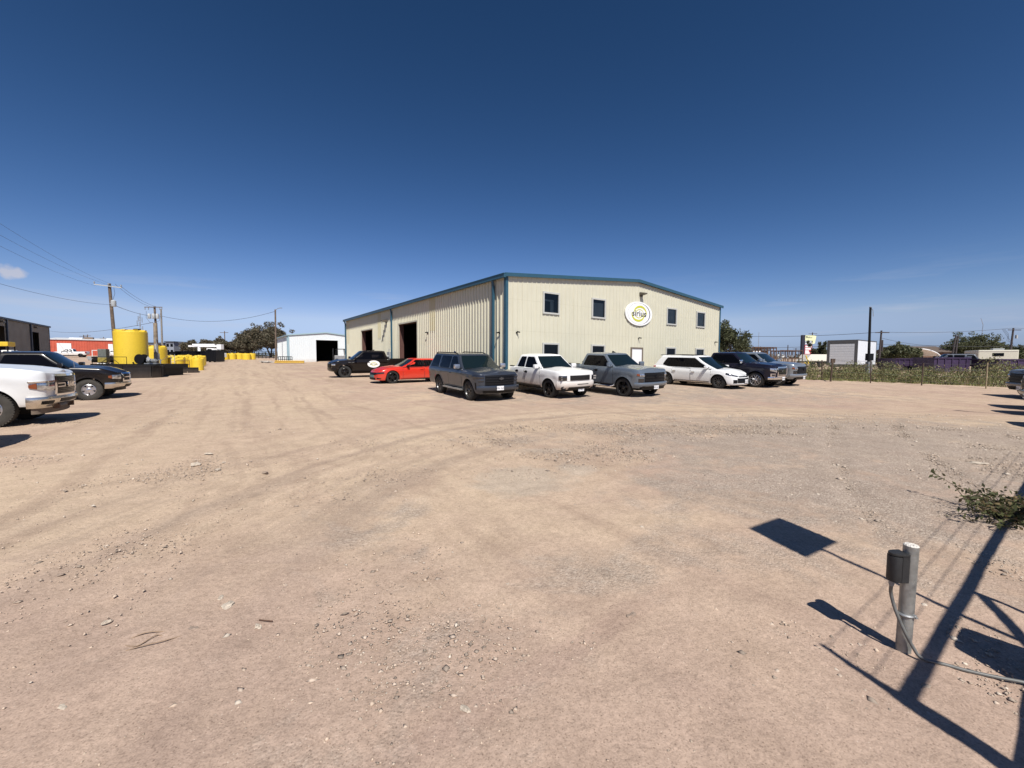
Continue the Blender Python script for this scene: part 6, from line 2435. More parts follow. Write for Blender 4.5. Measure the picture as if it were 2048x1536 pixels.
for k, (dx, dz, nm, m_) in enumerate(((1.45, 1.15, 'hose_reel', M_BLACK), (2.2, 1.15, 'pump', M_STEEL))):
    mb = MB()
    if nm == 'hose_reel':
        mb.lathe([(0.36, -0.22), (0.36, -0.18), (0.2, -0.17), (0.2, 0.17), (0.36, 0.18), (0.36, 0.22)], (dx, -0.8, dz + 0.12), 'Y', 18)
        mb.tube([(dx - 0.3, -0.5, 0.9), (dx, -0.5, 1.3), (dx + 0.3, -0.5, 0.9)], 0.03, 6)
    else:
        mb.lathe([(0.16, -0.3), (0.16, 0.25), (0.1, 0.3)], (dx, -0.8, dz), 'X', 14)
        mb.box((dx, -0.8, 0.95), (0.9, 0.35, 0.08))
        mb.tube([(dx + 0.3, -0.8, dz), (dx + 0.6, -0.8, dz + 0.1), (dx + 0.6, -0.8, 0.95)], 0.05, 8)
    mb.build(nm, m_, sk, smooth=0.6)
for dx, rz in ((-1.9, 0.2), (2.3, -0.2)):
    mb = MB()
    R = Matrix.Rotation(0.6, 3, 'Y') @ Matrix.Rotation(rz, 3, 'Z')
    mb.box((dx, -1.2, 1.30), (0.30, 0.04, 0.20), rot=R)
    mb.build('tool_panel', M_GREYBOX, sk)
p = at(307, 700, 37)
big_tank('yellow poly tank tucked behind the stub pole', p.x, 37, 0.9, 0.95, 1.85, M_YELLOW)

proto = None
TR, THT = 0.72, 1.22
def small_tank(label, x, y, rz, mat_pale, group):
    global proto
    if proto is None:
        t = thing('poly_tank', label, 'tank', (0, 0, 0), 0, group)
        mb = MB()
        mb.lathe(tank_prof(TR, THT, 0.14), seg=28)
        ribs_on(mb, TR, THT, 0.14, 6)
        mb.build('shell', M_YELLOW, t, smooth=0.5)
        mb = MB()
        mb.lathe([(0.2, THT - 0.06), (0.2, THT + 0.04), (0.14, THT + 0.05)], (0.2, 0, 0), seg=14)
        mb.build('lid', M_YELLOWPALE, t, smooth=0.5)
        proto = t
        c = t
    else:
        c = copy_tree(proto)
        tag(c, label, 'tank', group)
    c.location = (x, y, float(gz(x, y)) - 0.02)
    c.rotation_euler = (0, 0, rz)
    c.scale = (1, 1, 1)
    return c
rng = np.random.default_rng(9)
O = at(396.5, 741, 39.6)
O = Vector((O.x, 39.6, 0))
stripes = 'small yellow poly tank in the close packed block of storage tanks'
for i in range(10):
    for j in range(4):
        q = O + GX * (i * 2.3 + 0.15 * rng.normal()) - EX * (j * 1.6 + 0.1 * rng.normal() + 0.35 * (i % 2))
        if i < 2 and j > 2:
            continue
        if i == 0 and j == 0:
            lab = 'front corner yellow tank of the block beside the drive'
        elif j == 0:
            lab = 'edge of the tank block along the drive, yellow tank ' + ('second', 'third', 'fourth', 'fifth', 'sixth', 'seventh', 'eighth', 'ninth', 'tenth')[i - 1] + ' from its front corner'
        else:
            lab = 'yellow tank in the ' + ('second', 'third', 'fourth')[j - 1] + ' column back from the drive, ' + ('first', 'second', 'third', 'fourth', 'fifth', 'sixth', 'seventh', 'eighth', 'ninth', 'tenth')[i] + ' row of the block'
        tk = small_tank(lab, q.x, q.y, rng.uniform(0, 6), False, 'small yellow tanks stored in rows')
        if j == 0:
            tk.scale = (0.66, 0.66, 1.0)
        elif (i + j) % 3 == 0:
            tk.scale = (0.8, 0.8, 1.06)
for k, (u, lab) in enumerate(((449, 'short yellow tank nearest the dark bin in the far group'), (464, 'short yellow tank second from the dark bin in the far group'), (479, 'short yellow tank in the middle of the far group'),
                              (493, 'short yellow tank second from the open drive in the far group'), (503, 'short yellow tank nearest the open drive in the far group'))):
    p = at(u, 719, 80 + 1.3 * (k % 3))
    small_tank(lab, p.x, p.y, rng.uniform(0, 6), False, 'yellow tanks in the far group')
# low black containment with rails and ladder before the block
p0 = at(338, 745, 35.2)
p1 = at(396, 745, 35.6)
zc2 = float(gz(0, 35.3))
w_ = p1.x - p0.x
lco = p1 - EX * w_
lc = thing('containment_tray', 'low black containment tray with handrail and ladder before the yellow tanks', 'containment', (lco.x, lco.y, zc2), TH)
for k in range(3):
    mb = MB()
    mb.b2((w_ * k / 3 + 0.02, 0, 0.0), (w_ * (k + 1) / 3 - 0.02, 0.1, 0.42))
    mb.b2((w_ * k / 3 + 0.02, -0.03, 0.38), (w_ * (k + 1) / 3 - 0.02, 0.13, 0.44))
    mb.b2((w_ * (k + 0.5) / 3 - 0.05, -0.025, 0.0), (w_ * (k + 0.5) / 3 + 0.05, 0.0, 0.40))
    mb.build('wall_panel', M_BLACKPOLY, lc)
mb = MB()
mb.b2((w_ - 0.1, 0.1, 0.0), (w_, 2.6, 0.42))
mb.b2((0, 2.5, 0.0), (w_, 2.6, 0.42))
mb.build('wall_panel', M_BLACKPOLY, lc)
mb = MB()
mb.tube([(0.7, 0.25, 0.42), (0.7, 0.25, 1.02), (w_ - 0.55, 0.25, 1.02), (w_ - 0.55, 0.25, 0.42)], 0.03, 6)
mb.tube([(0.7, 0.25, 0.70), (w_ - 0.55, 0.25, 0.70)], 0.025, 6)
mb.build('handrail', M_RUST, lc)
mb = MB()
for x in (0.42, 0.66):
    mb.tube([(x, -0.35, 0.0), (x - 0.04, 0.35, 1.55)], 0.022, 6)
for k in range(6):
    z = 0.2 + 0.24 * k
    y = -0.35 + 0.7 * z / 1.55
    mb.tube([(0.42 - 0.026 * z, y, z), (0.66 - 0.026 * z, y, z)], 0.016, 5)
mb.tube([(0.40, 0.35, 1.55), (-0.45, 0.8, 0.9)], 0.018, 5)
mb.build('ladder', M_STEEL, lc)

# dark roll-off bins beyond the tanks
def bin_(label, x, y, rz, l, w, h, mat, group, ribs=6):
    t = thing('dumpster', label, 'dumpster', (x, y, float(gz(x, y)) - 0.02), rz, group)
    mb = MB()
    mb.b2((0, 0, 0.18), (l, 0.08, h))
    mb.b2((0, w - 0.08, 0.18), (l, w, h))
    mb.b2((0, 0.08, 0.18), (0.08, w - 0.08, h))
    mb.b2((l - 0.08, 0.08, 0.18), (l, w - 0.08, h))
    mb.b2((0.05, 0.05, 0.14), (l - 0.05, w - 0.05, 0.24))
    mb.build('bin_body', mat, t)
    for k in range(ribs):
        x_ = l * (k + 0.5) / ribs
        mb = MB()
        mb.b2((x_ - 0.05, -0.06, 0.2), (x_ + 0.05, -0.002, h - 0.1))
        mb.build('rib', mat, t)
    mb = MB()
    mb.b2((-0.05, -0.08, h - 0.1), (l + 0.05, 0.1, h + 0.02))
    mb.b2((-0.05, w - 0.1, h - 0.1), (l + 0.05, w + 0.08, h + 0.02))
    mb.b2((-0.05, 0.1, h - 0.1), (0.1, w - 0.1, h + 0.018))
    mb.b2((l - 0.1, 0.1, h - 0.1), (l + 0.05, w - 0.1, h + 0.018))
    mb.build('top_rail', mat, t)
    mb = MB()
    for x_ in (0.4, l - 0.4):
        mb.lathe([(0.12, -0.1), (0.12, 0.1)], (x_, 0.3, 0.12), 'Y', 12)
    mb.build('roller', M_BLACK, t)
    return t
M_BINBLACK = pmat('black_bin_paint', (0.004, 0.0045, 0.007), 0.5, noise=0.2, spec=0.3)
for k, (u0, u1, Y, h, lab) in enumerate(((320, 351, 66, 1.65, 'black open top bin just behind the yellow tank block'), (352, 382, 67, 1.75, 'black open top bin below the blue grey house'),
                                         (384, 411, 69, 1.75, 'black open top bin in front of the bucket truck'), (412, 431, 66, 1.95, 'tallest black open top bin beside the drive'))):
    a, b = at(u0, 715, Y), at(u1, 715, Y)
    bin_(lab, a.x, Y, 0.02 * k, b.x - a.x, 2.2, h, M_BINBLACK, 'black bins behind the yellow tanks')
# bucket truck with folded boom
p = at(376, 712, 74)
bt = thing('bucket_truck', 'white bucket truck with folded boom behind the black bins', 'truck', (p.x, 74, float(gz(0, 74))))
mb = MB()
mb.b2((0, 0, 0.6), (3.2, 2.2, 1.5))
mb.build('service_body', M_WHITE, bt)
mb = MB()
mb.prism([(3.3, 0.6), (5.4, 0.6), (5.4, 1.35), (4.6, 1.5), (4.2, 2.2), (3.3, 2.25)], lambda a, b, d: (a, d, b), 0.05, 2.15)
mb.build('cab', M_WHITE, bt, bevel=0.05)
mb = MB()
mb.prism([(3.45, 1.5), (4.45, 1.5), (4.15, 2.05), (3.45, 2.1)], lambda a, b, d: (a, d, b), 0.03, 0.045)
mb.build('side_window', M_TINT, bt)
for x in (0.8, 4.6):
    for y in (0.15, 2.05):
        mb = MB()
        mb.lathe([(0.45, -0.14), (0.45, 0.14)], (x, y, 0.45), 'Y', 20)
        mb.build('wheel', M_RUBBER, bt)
mb = MB()
mb.tube([(1.2, 1.1, 1.5), (1.2, 1.1, 2.5)], 0.22, 10)
mb.b2((-0.6, 0.9, 2.45), (4.6, 1.3, 2.75))
mb.b2((-0.2, 1.32, 2.75), (3.8, 1.62, 3.0))
mb.build('boom', M_WHITE, bt)
mb = MB()
mb.b2((4.6, 0.7, 2.0), (5.4, 1.5, 2.9))
mb.build('bucket', M_WHITE, bt, bevel=0.06)

# ------------------------------------------------------------------ poles and wires
def pole(label, u, vt, Y, r, lean=0.0, arm=None, mat=M_WOOD, group=None, name='utility_pole', cat='utility pole', base_v=None):
    tp = at(u, vt, Y)
    z0 = float(gz(tp.x, Y)) - 0.3
    t = thing(name, label, cat, (tp.x - lean, Y, z0), 0, group)
    h = tp.z - z0
    mb = MB()
    mb.tube([(0, 0, 0), (lean * 0.5, 0, h * 0.5), (lean, 0, h)], [r, r * 0.88, r * 0.74], 10)
    mb.build('pole_shaft', mat, t, smooth=0.8)
    return t, h, lean
GP = 'utility poles along the yard'
t, h, ln = pole('tall wooden utility pole with white crossarm and one transformer', 218.5, 567, 42, 0.17, -0.36, group=GP)
mb = MB()
R = Matrix.Rotation(0.12, 3, 'Y')
mb.box((ln + 0.05, -0.2, h - 0.28), (2.75, 0.08, 0.085), rot=R)
mb.build('crossarm', pmat('bleached_crossarm', (0.42, 0.42, 0.40), 0.8), t)
for dx in (-1.3, 0.1, 1.35):
    mb = MB()
    mb.lathe([(0.03, 0), (0.03, 0.08), (0.07, 0.1), (0.05, 0.22)], (ln + dx, -0.2, h - 0.22 - dx * 0.12), seg=8)
    mb.build('insulator', M_STEEL, t)
mb = MB()
mb.lathe([(0.19, 0), (0.21, 0.05), (0.21, 0.55), (0.15, 0.62)], (ln + 0.52, -0.2, h - 2.3), seg=16)
mb.tube([(ln + 0.1, -0.1, h - 2.0), (ln + 0.4, -0.2, h - 2.0)], 0.05)
mb.build('transformer', pmat('transformer_grey', (0.40, 0.42, 0.43), 0.45), t, smooth=0.6)
mb = MB()
mb.tube([(ln + 0.5, -0.2, h - 1.6), (ln + 0.75, -0.25, h - 1.0), (ln + 0.62, -0.2, h - 0.45)], 0.015, 5)
mb.build('jumper_wire', M_WIRE, t)
top1 = at(218.5, 570, 42)
t, h, ln = pole('wooden pole with three transformers behind the stub pole', 309, 613, 60, 0.17, -0.2, group=GP)
mb = MB()
mb.box((ln, -0.2, h - 0.12), (2.5, 0.09, 0.1))
mb.build('crossarm', M_WOOD, t)
for dx in (-0.55, 0.05, 0.62):
    mb = MB()
    mb.lathe([(0.18, 0), (0.2, 0.05), (0.2, 0.6), (0.14, 0.7)], (ln + dx, -0.32, h - 1.75), seg=14)
    mb.build('transformer', MATS['transformer_grey'], t, smooth=0.6)
for dx in (-1.2, -0.7, 0.9, 1.2):
    mb = MB()
    mb.lathe([(0.03, -0.4), (0.05, -0.25), (0.04, 0.0)], (ln + dx, -0.2, h - 0.1), seg=8)
    mb.build('insulator', M_STEEL, t)
mb = MB()
mb.tube([(ln - 0.95, -0.3, h - 0.7), (ln - 1.0, -0.3, h - 1.6), (ln - 0.5, -0.3, h - 2.3), (ln + 0.2, -0.3, h - 2.4), (ln + 0.9, -0.3, h - 2.0), (ln + 1.0, -0.3, h - 1.0)], 0.02, 5)
mb.build('jumper_wire', M_WIRE, t)
pole('grey wooden pole right behind the transformer pole', 322, 618, 72, 0.16, 0.1, group=GP, mat=pmat('silvered_pole_wood', (0.22, 0.20, 0.175), 0.9, noise=0.3))
t, h, ln = pole('thick pale stub pole carrying a service box beside the big tank', 310.5, 646, 33.2, 0.175, 0.05, mat=pmat('pale_stub_wood', (0.25, 0.2, 0.145), 0.9, noise=0.35, nscale=4, bump=0.4, bscale=12), group=GP, name='stub_pole')
mb = MB()
mb.b2((0.12, -0.36, 1.45), (0.42, -0.15, 1.95))
mb.b2((0.2, -0.34, 2.0), (0.34, -0.18, 2.7))
mb.build('service_box', M_GREYBOX, t)
mb = MB()
mb.tube([(0.27, -0.2, 2.6), (0.2, -0.2, 3.2)], 0.03)
mb.build('conduit', M_STEEL, t)
t, h, ln = pole('lone wooden pole with a street light arm by the white shed', 550.5, 619, 70, 0.16, 0.1, group=GP)
mb = MB()
mb.tube([(ln, 0, h - 0.15), (ln + 0.4, -0.1, h + 0.1), (ln + 0.85, -0.2, h + 0.22)], 0.035, 6)
mb.box((ln + 1.0, -0.2, h + 0.22), (0.42, 0.16, 0.1))
mb.build('lamp_arm', M_STEEL, t)
for u, vt, Y, lab, g in ((167, 670, 150, 'small distant pole over the red roof, one of two', None), (175, 669, 150, 'second small distant pole over the red roof', None), (207, 674, 160, 'distant pole close beside the tall utility pole', None), (449, 662, 130, 'thin pole rising from the trees', None)):
    t, h, ln = pole(lab, u, vt, Y, 0.16, 0.0, group='distant poles over the yard')
    mb = MB()
    mb.box((0, -0.2, h - 0.5), (2.6, 0.12, 0.14))
    mb.build('crossarm', M_WOOD, t)
# lattice radio mast
p = at(279, 632, 140)
zt, zb_ = p.z, 2.3
t = thing('radio_mast', 'thin lattice radio mast above the largest yellow tank', 'mast', (p.x, 140, zb_))
mb = MB()
H_ = zt - zb_
for a, b in ((-0.3, 0), (0.3, 0), (0, 0.5)):
    mb.tube([(a, b, 0), (a * 0.5, b * 0.5, H_)], 0.05, 4)
n_ = 14
for k in range(n_):
    z0, z1 = H_ * k / n_, H_ * (k + 1) / n_
    mb.tube([(-0.3, 0, z0), (0.28, 0, z1)], 0.035, 3)
    mb.tube([(0.3, 0, z0), (-0.28, 0, z1)], 0.035, 3)
mb.build('lattice', M_STEEL, t)
for k, (dx, z) in enumerate(((-0.9, 0.82), (0.9, 0.68), (0.2, 1.0), (-0.5, 0.93), (0.8, 0.90))):
    mb = MB()
    mb.tube([(dx * 0.3, 0, H_ * z), (dx, 0, H_ * z)], 0.05, 4)
    mb.tube([(dx, 0, H_ * z - 0.9), (dx, 0, H_ * z + 0.9)], 0.09, 5)
    mb.build('antenna', M_STEEL, t)

def wire(label, a, b, sag, r=0.016, group='overhead wires', n=26):
    mb = MB()
    pts = []
    for k in range(n + 1):
        f = k / n
        q = a.lerp(b, f)
        pts.append(q - Vector((0, 0, sag * 4 * f * (1 - f))))
    mb.tube(pts, r, 5)
    o = mb.build('overhead_wire', M_WIRE)
    return tag(o, label, 'wire', group)
wire('uppermost wire rising from the white crossarm over the trucks', at(222, 568, 42), at(0, 447, 20.0), 0.25, 0.006)
wire('middle wire from the white crossarm over the trucks', at(222, 571, 42), at(0, 470, 20.5), 0.25, 0.006)
wire('third wire from the white crossarm over the trucks', at(193, 572, 42), at(0, 492, 21), 0.2, 0.006)
wire('service wire from the transformer sloping over the tan building', at(228, 610, 42), at(-60, 550, 26), 0.35, 0.011)
wire('wire from the tall transformer pole to the paired poles', at(232, 612, 42), at(322, 632, 72), 0.35, 0.022)
wire('long sagging wire from the paired poles to the street light pole', at(322, 632, 72), at(549, 623, 70), 1.25, 0.026)
wire('wire from the paired poles to the red building', at(305, 645, 60), at(100, 662, 128), 0.9, 0.03)
for k, (vt, sg_) in enumerate(((568, 0.2), (571, 0.2))):
    wire('wire from the white crossarm to the transformer pole, ' + ('upper', 'lower')[k], at(230 + 10 * k, vt, 42), at(300 + 12 * k, 613, 60), 0.3, 0.014)

# ------------------------------------------------------------------ vehicles and clutter far left
p = at(36, 697, 38)
fr1 = copy_tree(r_gmc)
tag(fr1, 'white pickup roof peeping over the black pickup by the tan building', 'pickup', 'vehicles by the tan building')
gmc.seat(fr1, at(63, 700, 44).x, 44, 0.55)
fr2 = copy_tree(r_gmc)
tag(fr2, 'white pickup parked in front of the red building roller door', 'pickup', 'vehicles by the red building')
gmc.seat(fr2, at(118, 700, 90).x, 90, math.pi + 0.5)
fr3 = copy_tree(r_gmc)
tag(fr3, 'white pickup nosing out behind the tall transformer pole', 'pickup', 'vehicles by the red building')
gmc.seat(fr3, at(214, 700, 88).x, 88, math.pi + 0.45)
# yellow forklift-like machine at the tan building
p = at(3, 700, 40)
lm = thing('yellow_loader', 'yellow loader cab roof behind the black pickup at the tan building', 'loader', (p.x, 40, float(gz(0, 40))), 0.5)
mb = MB()
mb.b2((-1.6, -0.7, 0.5), (1.2, 0.7, 1.5))
mb.b2((-0.9, -0.65, 2.2), (0.7, 0.65, 2.62))
mb.build('body', M_YELLOW, lm, bevel=0.05)
mb = MB()
for x in (-0.85, 0.65):
    for y in (-0.6, 0.6):
        mb.tube([(x, y, 1.5), (x, y, 2.25)], 0.05, 6)
mb.build('cab_post', M_BLACK, lm)
for x in (-1.0, 0.8):
    for y in (-0.75, 0.75):
        mb = MB()
        mb.lathe([(0.5, -0.15), (0.5, 0.15)], (x, y, 0.5), 'Y', 18)
        mb.build('wheel', M_RUBBER, lm)
# black flatbed trailer and grey drum tank
p = at(130, 722, 36)
fb = thing('flatbed_trailer', 'long black flatbed trailer with white machinery behind the black pickup', 'trailer', (p.x, 38, float(gz(0, 38))), 0.12)
mb = MB()
mb.b2((0, 0, 0.95), (6.4, 2.3, 1.25))
mb.b2((0, 0.3, 0.75), (6.4, 0.5, 0.95))
mb.b2((0, 1.8, 0.75), (6.4, 2.0, 0.95))
mb.build('deck', M_BLACKSTEEL, fb)
for x in (1.2, 2.1):
    for y in (0.1, 2.2):
        mb = MB()
        mb.lathe([(0.4, -0.13), (0.4, 0.13)], (x, y, 0.4), 'Y', 18)
        mb.build('wheel', M_RUBBER, fb)
mb = MB()
for k in range(9):
    mb.tube([(0.3 + 0.7 * k, 0.05, 1.25), (0.3 + 0.7 * k, 0.05, 1.85)], 0.03, 5)
mb.tube([(0.3, 0.05, 1.85), (5.9, 0.05, 1.85)], 0.03, 5)
mb.build('stake_rail', M_WHITE, fb)
mk = thing('generator', 'white machinery crate sitting on the black flatbed trailer', 'machine', (p.x + 2.4, 38.9, float(gz(0, 38)) + 1.26), 0.12)
mb = MB()
mb.b2((0, 0, 0), (1.6, 0.9, 0.5))
mb.build('housing', M_WHITE, mk, bevel=0.03)
mb = MB()
mb.tube([(1.9, 0.4, 0.1), (1.9, 0.4, 0.75)], 0.3, 10)
mb.build('drum', M_WHITE, mk)
p = at(181, 725, 30)
dt = thing('fuel_tank', 'square grey fuel tank with yellow stained base behind the hood', 'tank', (p.x, 31, float(gz(0, 31))), 0.35)
mb = MB()
mb.b2((-0.25, -0.25, 1.25), (0.25, 0.25, 1.98))
mb.build('shell', pmat('grey_tank_paint', (0.12, 0.13, 0.115), 0.5, noise=0.2), dt, bevel=0.04)
mb = MB()
mb.b2((-0.255, -0.255, 1.0), (0.255, 0.255, 1.35))
mb.build('stained_base', pmat('yellow_stained_base', (0.26, 0.20, 0.04), 0.6, noise=0.3), dt, bevel=0.02)
mb = MB()
for x in (-0.2, 0.2):
    for y in (-0.2, 0.2):
        mb.tube([(x, y, 0), (x, y, 1.05)], 0.03, 6)
mb.build('leg', M_BLACKSTEEL, dt)
p = at(120, 735, 30)
tl = thing('equipment_trailer', 'low black equipment trailer loaded with pale fittings', 'trailer', (at(205, 730, 33).x, 33.4, float(gz(0, 33))), 0.05)
mb = MB()
mb.b2((-1.2, 0, 0.5), (1.7, 1.9, 0.62))
mb.build('deck', M_STEEL, tl)
for x, z, s_ in ((-0.8, 0.72, 0.25), (-0.2, 0.7, 0.2), (0.5, 0.73, 0.24), (1.2, 0.7, 0.18)):
    mb = MB()
    mb.tube([(x - 0.3, 0.4, z), (x + 0.3, 0.5, z)], s_ * 0.5, 8)
    mb.build('pipe_fitting', M_WHITE, tl)
for x in (0.0, 0.8):
    mb = MB()
    mb.lathe([(0.3, -0.1), (0.3, 0.1)], (x, 0.0, 0.3), 'Y', 16)
    mb.build('wheel', M_RUBBER, tl)

# yard clutter by the street light pole and the shed
def rack(label, p, l, d_, h, n, rz, mat, nm='steel_rack', cat='rack', group=None):
    t = thing(nm, label, cat, p, rz, group)
    for k in range(n):
        mb = MB()
        x = l * k / (n - 1)
        mb.tube([(x, 0, 0), (x, 0, h)], 0.05, 5)
        mb.tube([(x, d_, 0), (x, d_, h)], 0.05, 5)
        mb.tube([(x, 0, h * 0.96), (x, d_, h * 0.96)], 0.04, 5)
        mb.build('upright', mat, t)
    for z in (h, h * 0.55):
        mb = MB()
        mb.tube([(0, 0, z), (l, 0, z)], 0.045, 5)
        mb.tube([(0, d_, z), (l, d_, z)], 0.045, 5)
        mb.build('rail', mat, t)
    return t
p = at(557, 722, 66)
rack('black steel work rack standing beside the white shed corner', (p.x, 66, float(gz(0, 66))), 1.7, 1.0, 0.95, 4, 0.2, M_BLACKSTEEL)
p = at(549, 726, 62)
ps = thing('pipe_stack', 'stack of yellow poly pipes lying in front of the white shed', 'pipes', (p.x, 62, float(gz(0, 62))), 0.12)
for k in range(5):
    mb = MB()
    mb.tube([(0 + 0.3 * (k % 2), 0.24 * (k % 3), 0.12 + 0.2 * (k // 3)), (4.2 - 0.4 * (k % 3), 0.24 * (k % 3), 0.12 + 0.2 * (k // 3))], 0.11, 10)
    mb.build('pipe', pmat('ochre_pipe', (0.52, 0.33, 0.06), 0.6, noise=0.2), ps, smooth=0.8)
p = at(534, 724, 64)
rp = thing('rubble_heap', 'small pale heap of rubble and sheeting by the street light pole', 'rubble', (p.x, 64, float(gz(0, 64))))
rr_ = np.random.default_rng(3)
mb = MB()
for k in range(16):
    mb.box((rr_.uniform(-0.9, 0.9), rr_.uniform(-0.4, 0.4), rr_.uniform(0.05, 0.3)), (rr_.uniform(0.2, 0.7), rr_.uniform(0.2, 0.4), rr_.uniform(0.08, 0.25)), rz=rr_.uniform(0, 3))
mb.build('rubble', M_CONC, rp)
# far pipe fence behind the yard
ff = []
a, b = at(445, 713, 92), at(562, 713, 88)
t = thing('pipe_fence', 'dark pipe and mesh fence beneath the trees at the back', 'fence', (0, 0, 0))
n_ = 16
for k in range(n_ + 1):
    q = a.lerp(b, k / n_)
    z = float(gz(q.x, q.y))
    mb = MB()
    mb.tube([(q.x, q.y, z - 0.1), (q.x, q.y, z + 1.5)], 0.06, 5)
    mb.build('fence_post', M_BLACKSTEEL, t)
for h_ in (0.35, 0.7, 1.05, 1.45):
    mb = MB()
    mb.tube([(a.x, a.y, float(gz(0, a.y)) + h_), (b.x, b.y, float(gz(0, b.y)) + h_)], 0.04, 5)
    mb.build('rail', M_BLACKSTEEL, t)
# forklift in the shed doorway
p = at(681, 722, 67)
fk = thing('forklift', 'dark forklift with open cab at the edge of the shed bay', 'forklift', (p.x, 67, float(gz(0, 67))), 0.5)
mb = MB()
mb.b2((-0.9, -0.6, 0.35), (0.9, 0.6, 1.15))
mb.build('chassis', M_STEEL, fk, bevel=0.05)
mb = MB()
for x in (-0.7, 0.7):
    for y in (-0.55, 0.55):
        mb.tube([(x, y, 1.1), (x * 0.8, y, 2.15)], 0.05, 6)
mb.b2((-0.65, -0.6, 2.12), (0.65, 0.6, 2.22))
mb.build('cab_guard', M_BLACK, fk)
mb = MB()
for y in (-0.3, 0.3):
    mb.b2((-1.15, y - 0.05, 0.1), (-1.0, y + 0.05, 2.3))
mb.b2((-1.9, -0.35, 0.1), (-1.1, -0.22, 0.16))
mb.b2((-1.9, 0.22, 0.1), (-1.1, 0.35, 0.16))
mb.build('mast', M_BLACK, fk)
for x in (-0.6, 0.65):
    for y in (-0.6, 0.6):
        mb = MB()
        mb.lathe([(0.33, -0.12), (0.33, 0.12)], (x, y, 0.33), 'Y', 16)
        mb.build('wheel', M_RUBBER, fk)

# ------------------------------------------------------------------ beyond the fence on the right
# cargo box
M_BOXWHITE = pmat('white_cargo_panel', (0.70, 0.73, 0.76), 0.35, noise=0.03)
M_BOXGREY = pmat('grey_roll_door', (0.60, 0.61, 0.62), 0.45, noise=0.08)
M_BOXFRAME = pmat('dark_cargo_frame', (0.085, 0.085, 0.085), 0.5, noise=0.15)
K = Vector((33.9, 41.0, 1.18))
cb = thing('cargo_box', 'white truck cargo box with grey roll up door above the brush', 'cargo box', K, TH)
BL, BW_, BH = 6.1, 2.45, 2.55
mb = MB()
mb.b2((0.06, 0.0, 0.1), (BL, BW_, BH))
mb.build('box_body', M_BOXWHITE, cb)
for k in range(5):
    mb = MB()
    x = BL * (k + 0.5) / 5
    mb.b2((x - BL / 10 + 0.01, -0.012, 0.14), (x + BL / 10 - 0.01, -0.002, BH - 0.06))
    mb.build('side_panel', M_BOXWHITE, cb)
mb = MB()
mb.b2((-0.02, -0.03, 0), (0.08, 0.20, BH + 0.03))
mb.b2((-0.02, BW_ - 0.20, 0), (0.08, BW_ + 0.03, BH + 0.03))
mb.b2((-0.02, 0.2, BH - 0.34), (0.078, BW_ - 0.2, BH + 0.03))
mb.b2((-0.02, 0.2, 0), (0.078, BW_ - 0.2, 0.14))
mb.b2((0.08, -0.04, BH - 0.04), (BL, 0.03, BH + 0.035))
mb.b2((0.08, -0.03, 0.02), (BL, 0.03, 0.13))
mb.b2((BL - 0.08, -0.03, 0.13), (BL + 0.02, 0.05, BH))
mb.build('frame', M_BOXFRAME, cb)
for k in range(8):
    mb = MB()
    z0 = 0.15 + 0.255 * k
    mb.b2((-0.012, 0.21, z0), (0.05, BW_ - 0.21, z0 + 0.24))
    mb.build('door_slat', M_BOXGREY, cb)
mb = MB()
for x in (0.8, BL - 0.8):
    mb.b2((x - 0.1, 0.3, -1.0), (x + 0.1, 0.5, 0.0))
    mb.b2((x - 0.1, BW_ - 0.5, -1.0), (x + 0.1, BW_ - 0.3, 0.0))
mb.b2((0, 0.3, -0.15), (BL, BW_ - 0.3, 0.0))
mb.build('underframe', M_BOXFRAME, cb)
# black light pole
b = at(1737, 740, 33.0)
z0 = float(gz(b.x, 33)) - 0.2
tp = at(1741, 615, 33.0)
lp = thing('light_pole', 'slim black pole with a junction box beside the cargo box', 'pole', (b.x, 33, z0))
mb = MB()
mb.tube([(0, 0, 0), (tp.x - b.x, 0, tp.z - z0)], [0.105, 0.075], 10)
mb.build('pole_shaft', M_BLACKSTEEL, lp, smooth=0.8)
mb = MB()
mb.b2((-0.2, -0.18, 1.55), (0.2, 0.14, 2.1))
mb.build('junction_box', M_BLACK, lp)
mb = MB()
mb.b2((-0.16, -0.14, 0.0), (0.16, 0.14, 1.45))
mb.build('pole_base', M_STEEL, lp)
mb = MB()
mb.tube([(tp.x - b.x, 0, tp.z - z0), (tp.x - b.x + 0.2, 0, tp.z - z0 - 0.2), (tp.x - b.x + 0.26, 0, tp.z - z0 - 0.7)], 0.02, 5)
mb.lathe([(0.08, 0), (0.08, 0.05)], (tp.x - b.x, 0, tp.z - z0), seg=10)
mb.build('loose_wire', M_STEEL, lp)
# white boat-like cover behind the brush
a, b = at(1611, 719, 56), at(1658, 719, 56)
bc = thing('covered_trailer', 'long low white covered trailer in front of the roadside sign', 'trailer', (a.x, 56, float(gz(0, 56))))
w_ = b.x - a.x
mb = MB()
mb.prism([(0, 0.8), (w_, 0.8), (w_, 1.72), (0.75, 1.72)], lambda x, z, d: (x, d, z), 0, 2.0)
mb.build('cover', pmat('cream_cover', (0.72, 0.70, 0.60), 0.5), bc, bevel=0.04)
for x in (1.0, 2.0):
    mb = MB()
    mb.lathe([(0.35, -0.1), (0.35, 0.1)], (x, 0, 0.35), 'Y', 14)
    mb.build('wheel', M_RUBBER, bc)
mb = MB()
mb.b2((0.2, 0.1, 0.6), (w_, 1.9, 0.8))
mb.build('chassis', M_BLACKSTEEL, bc)
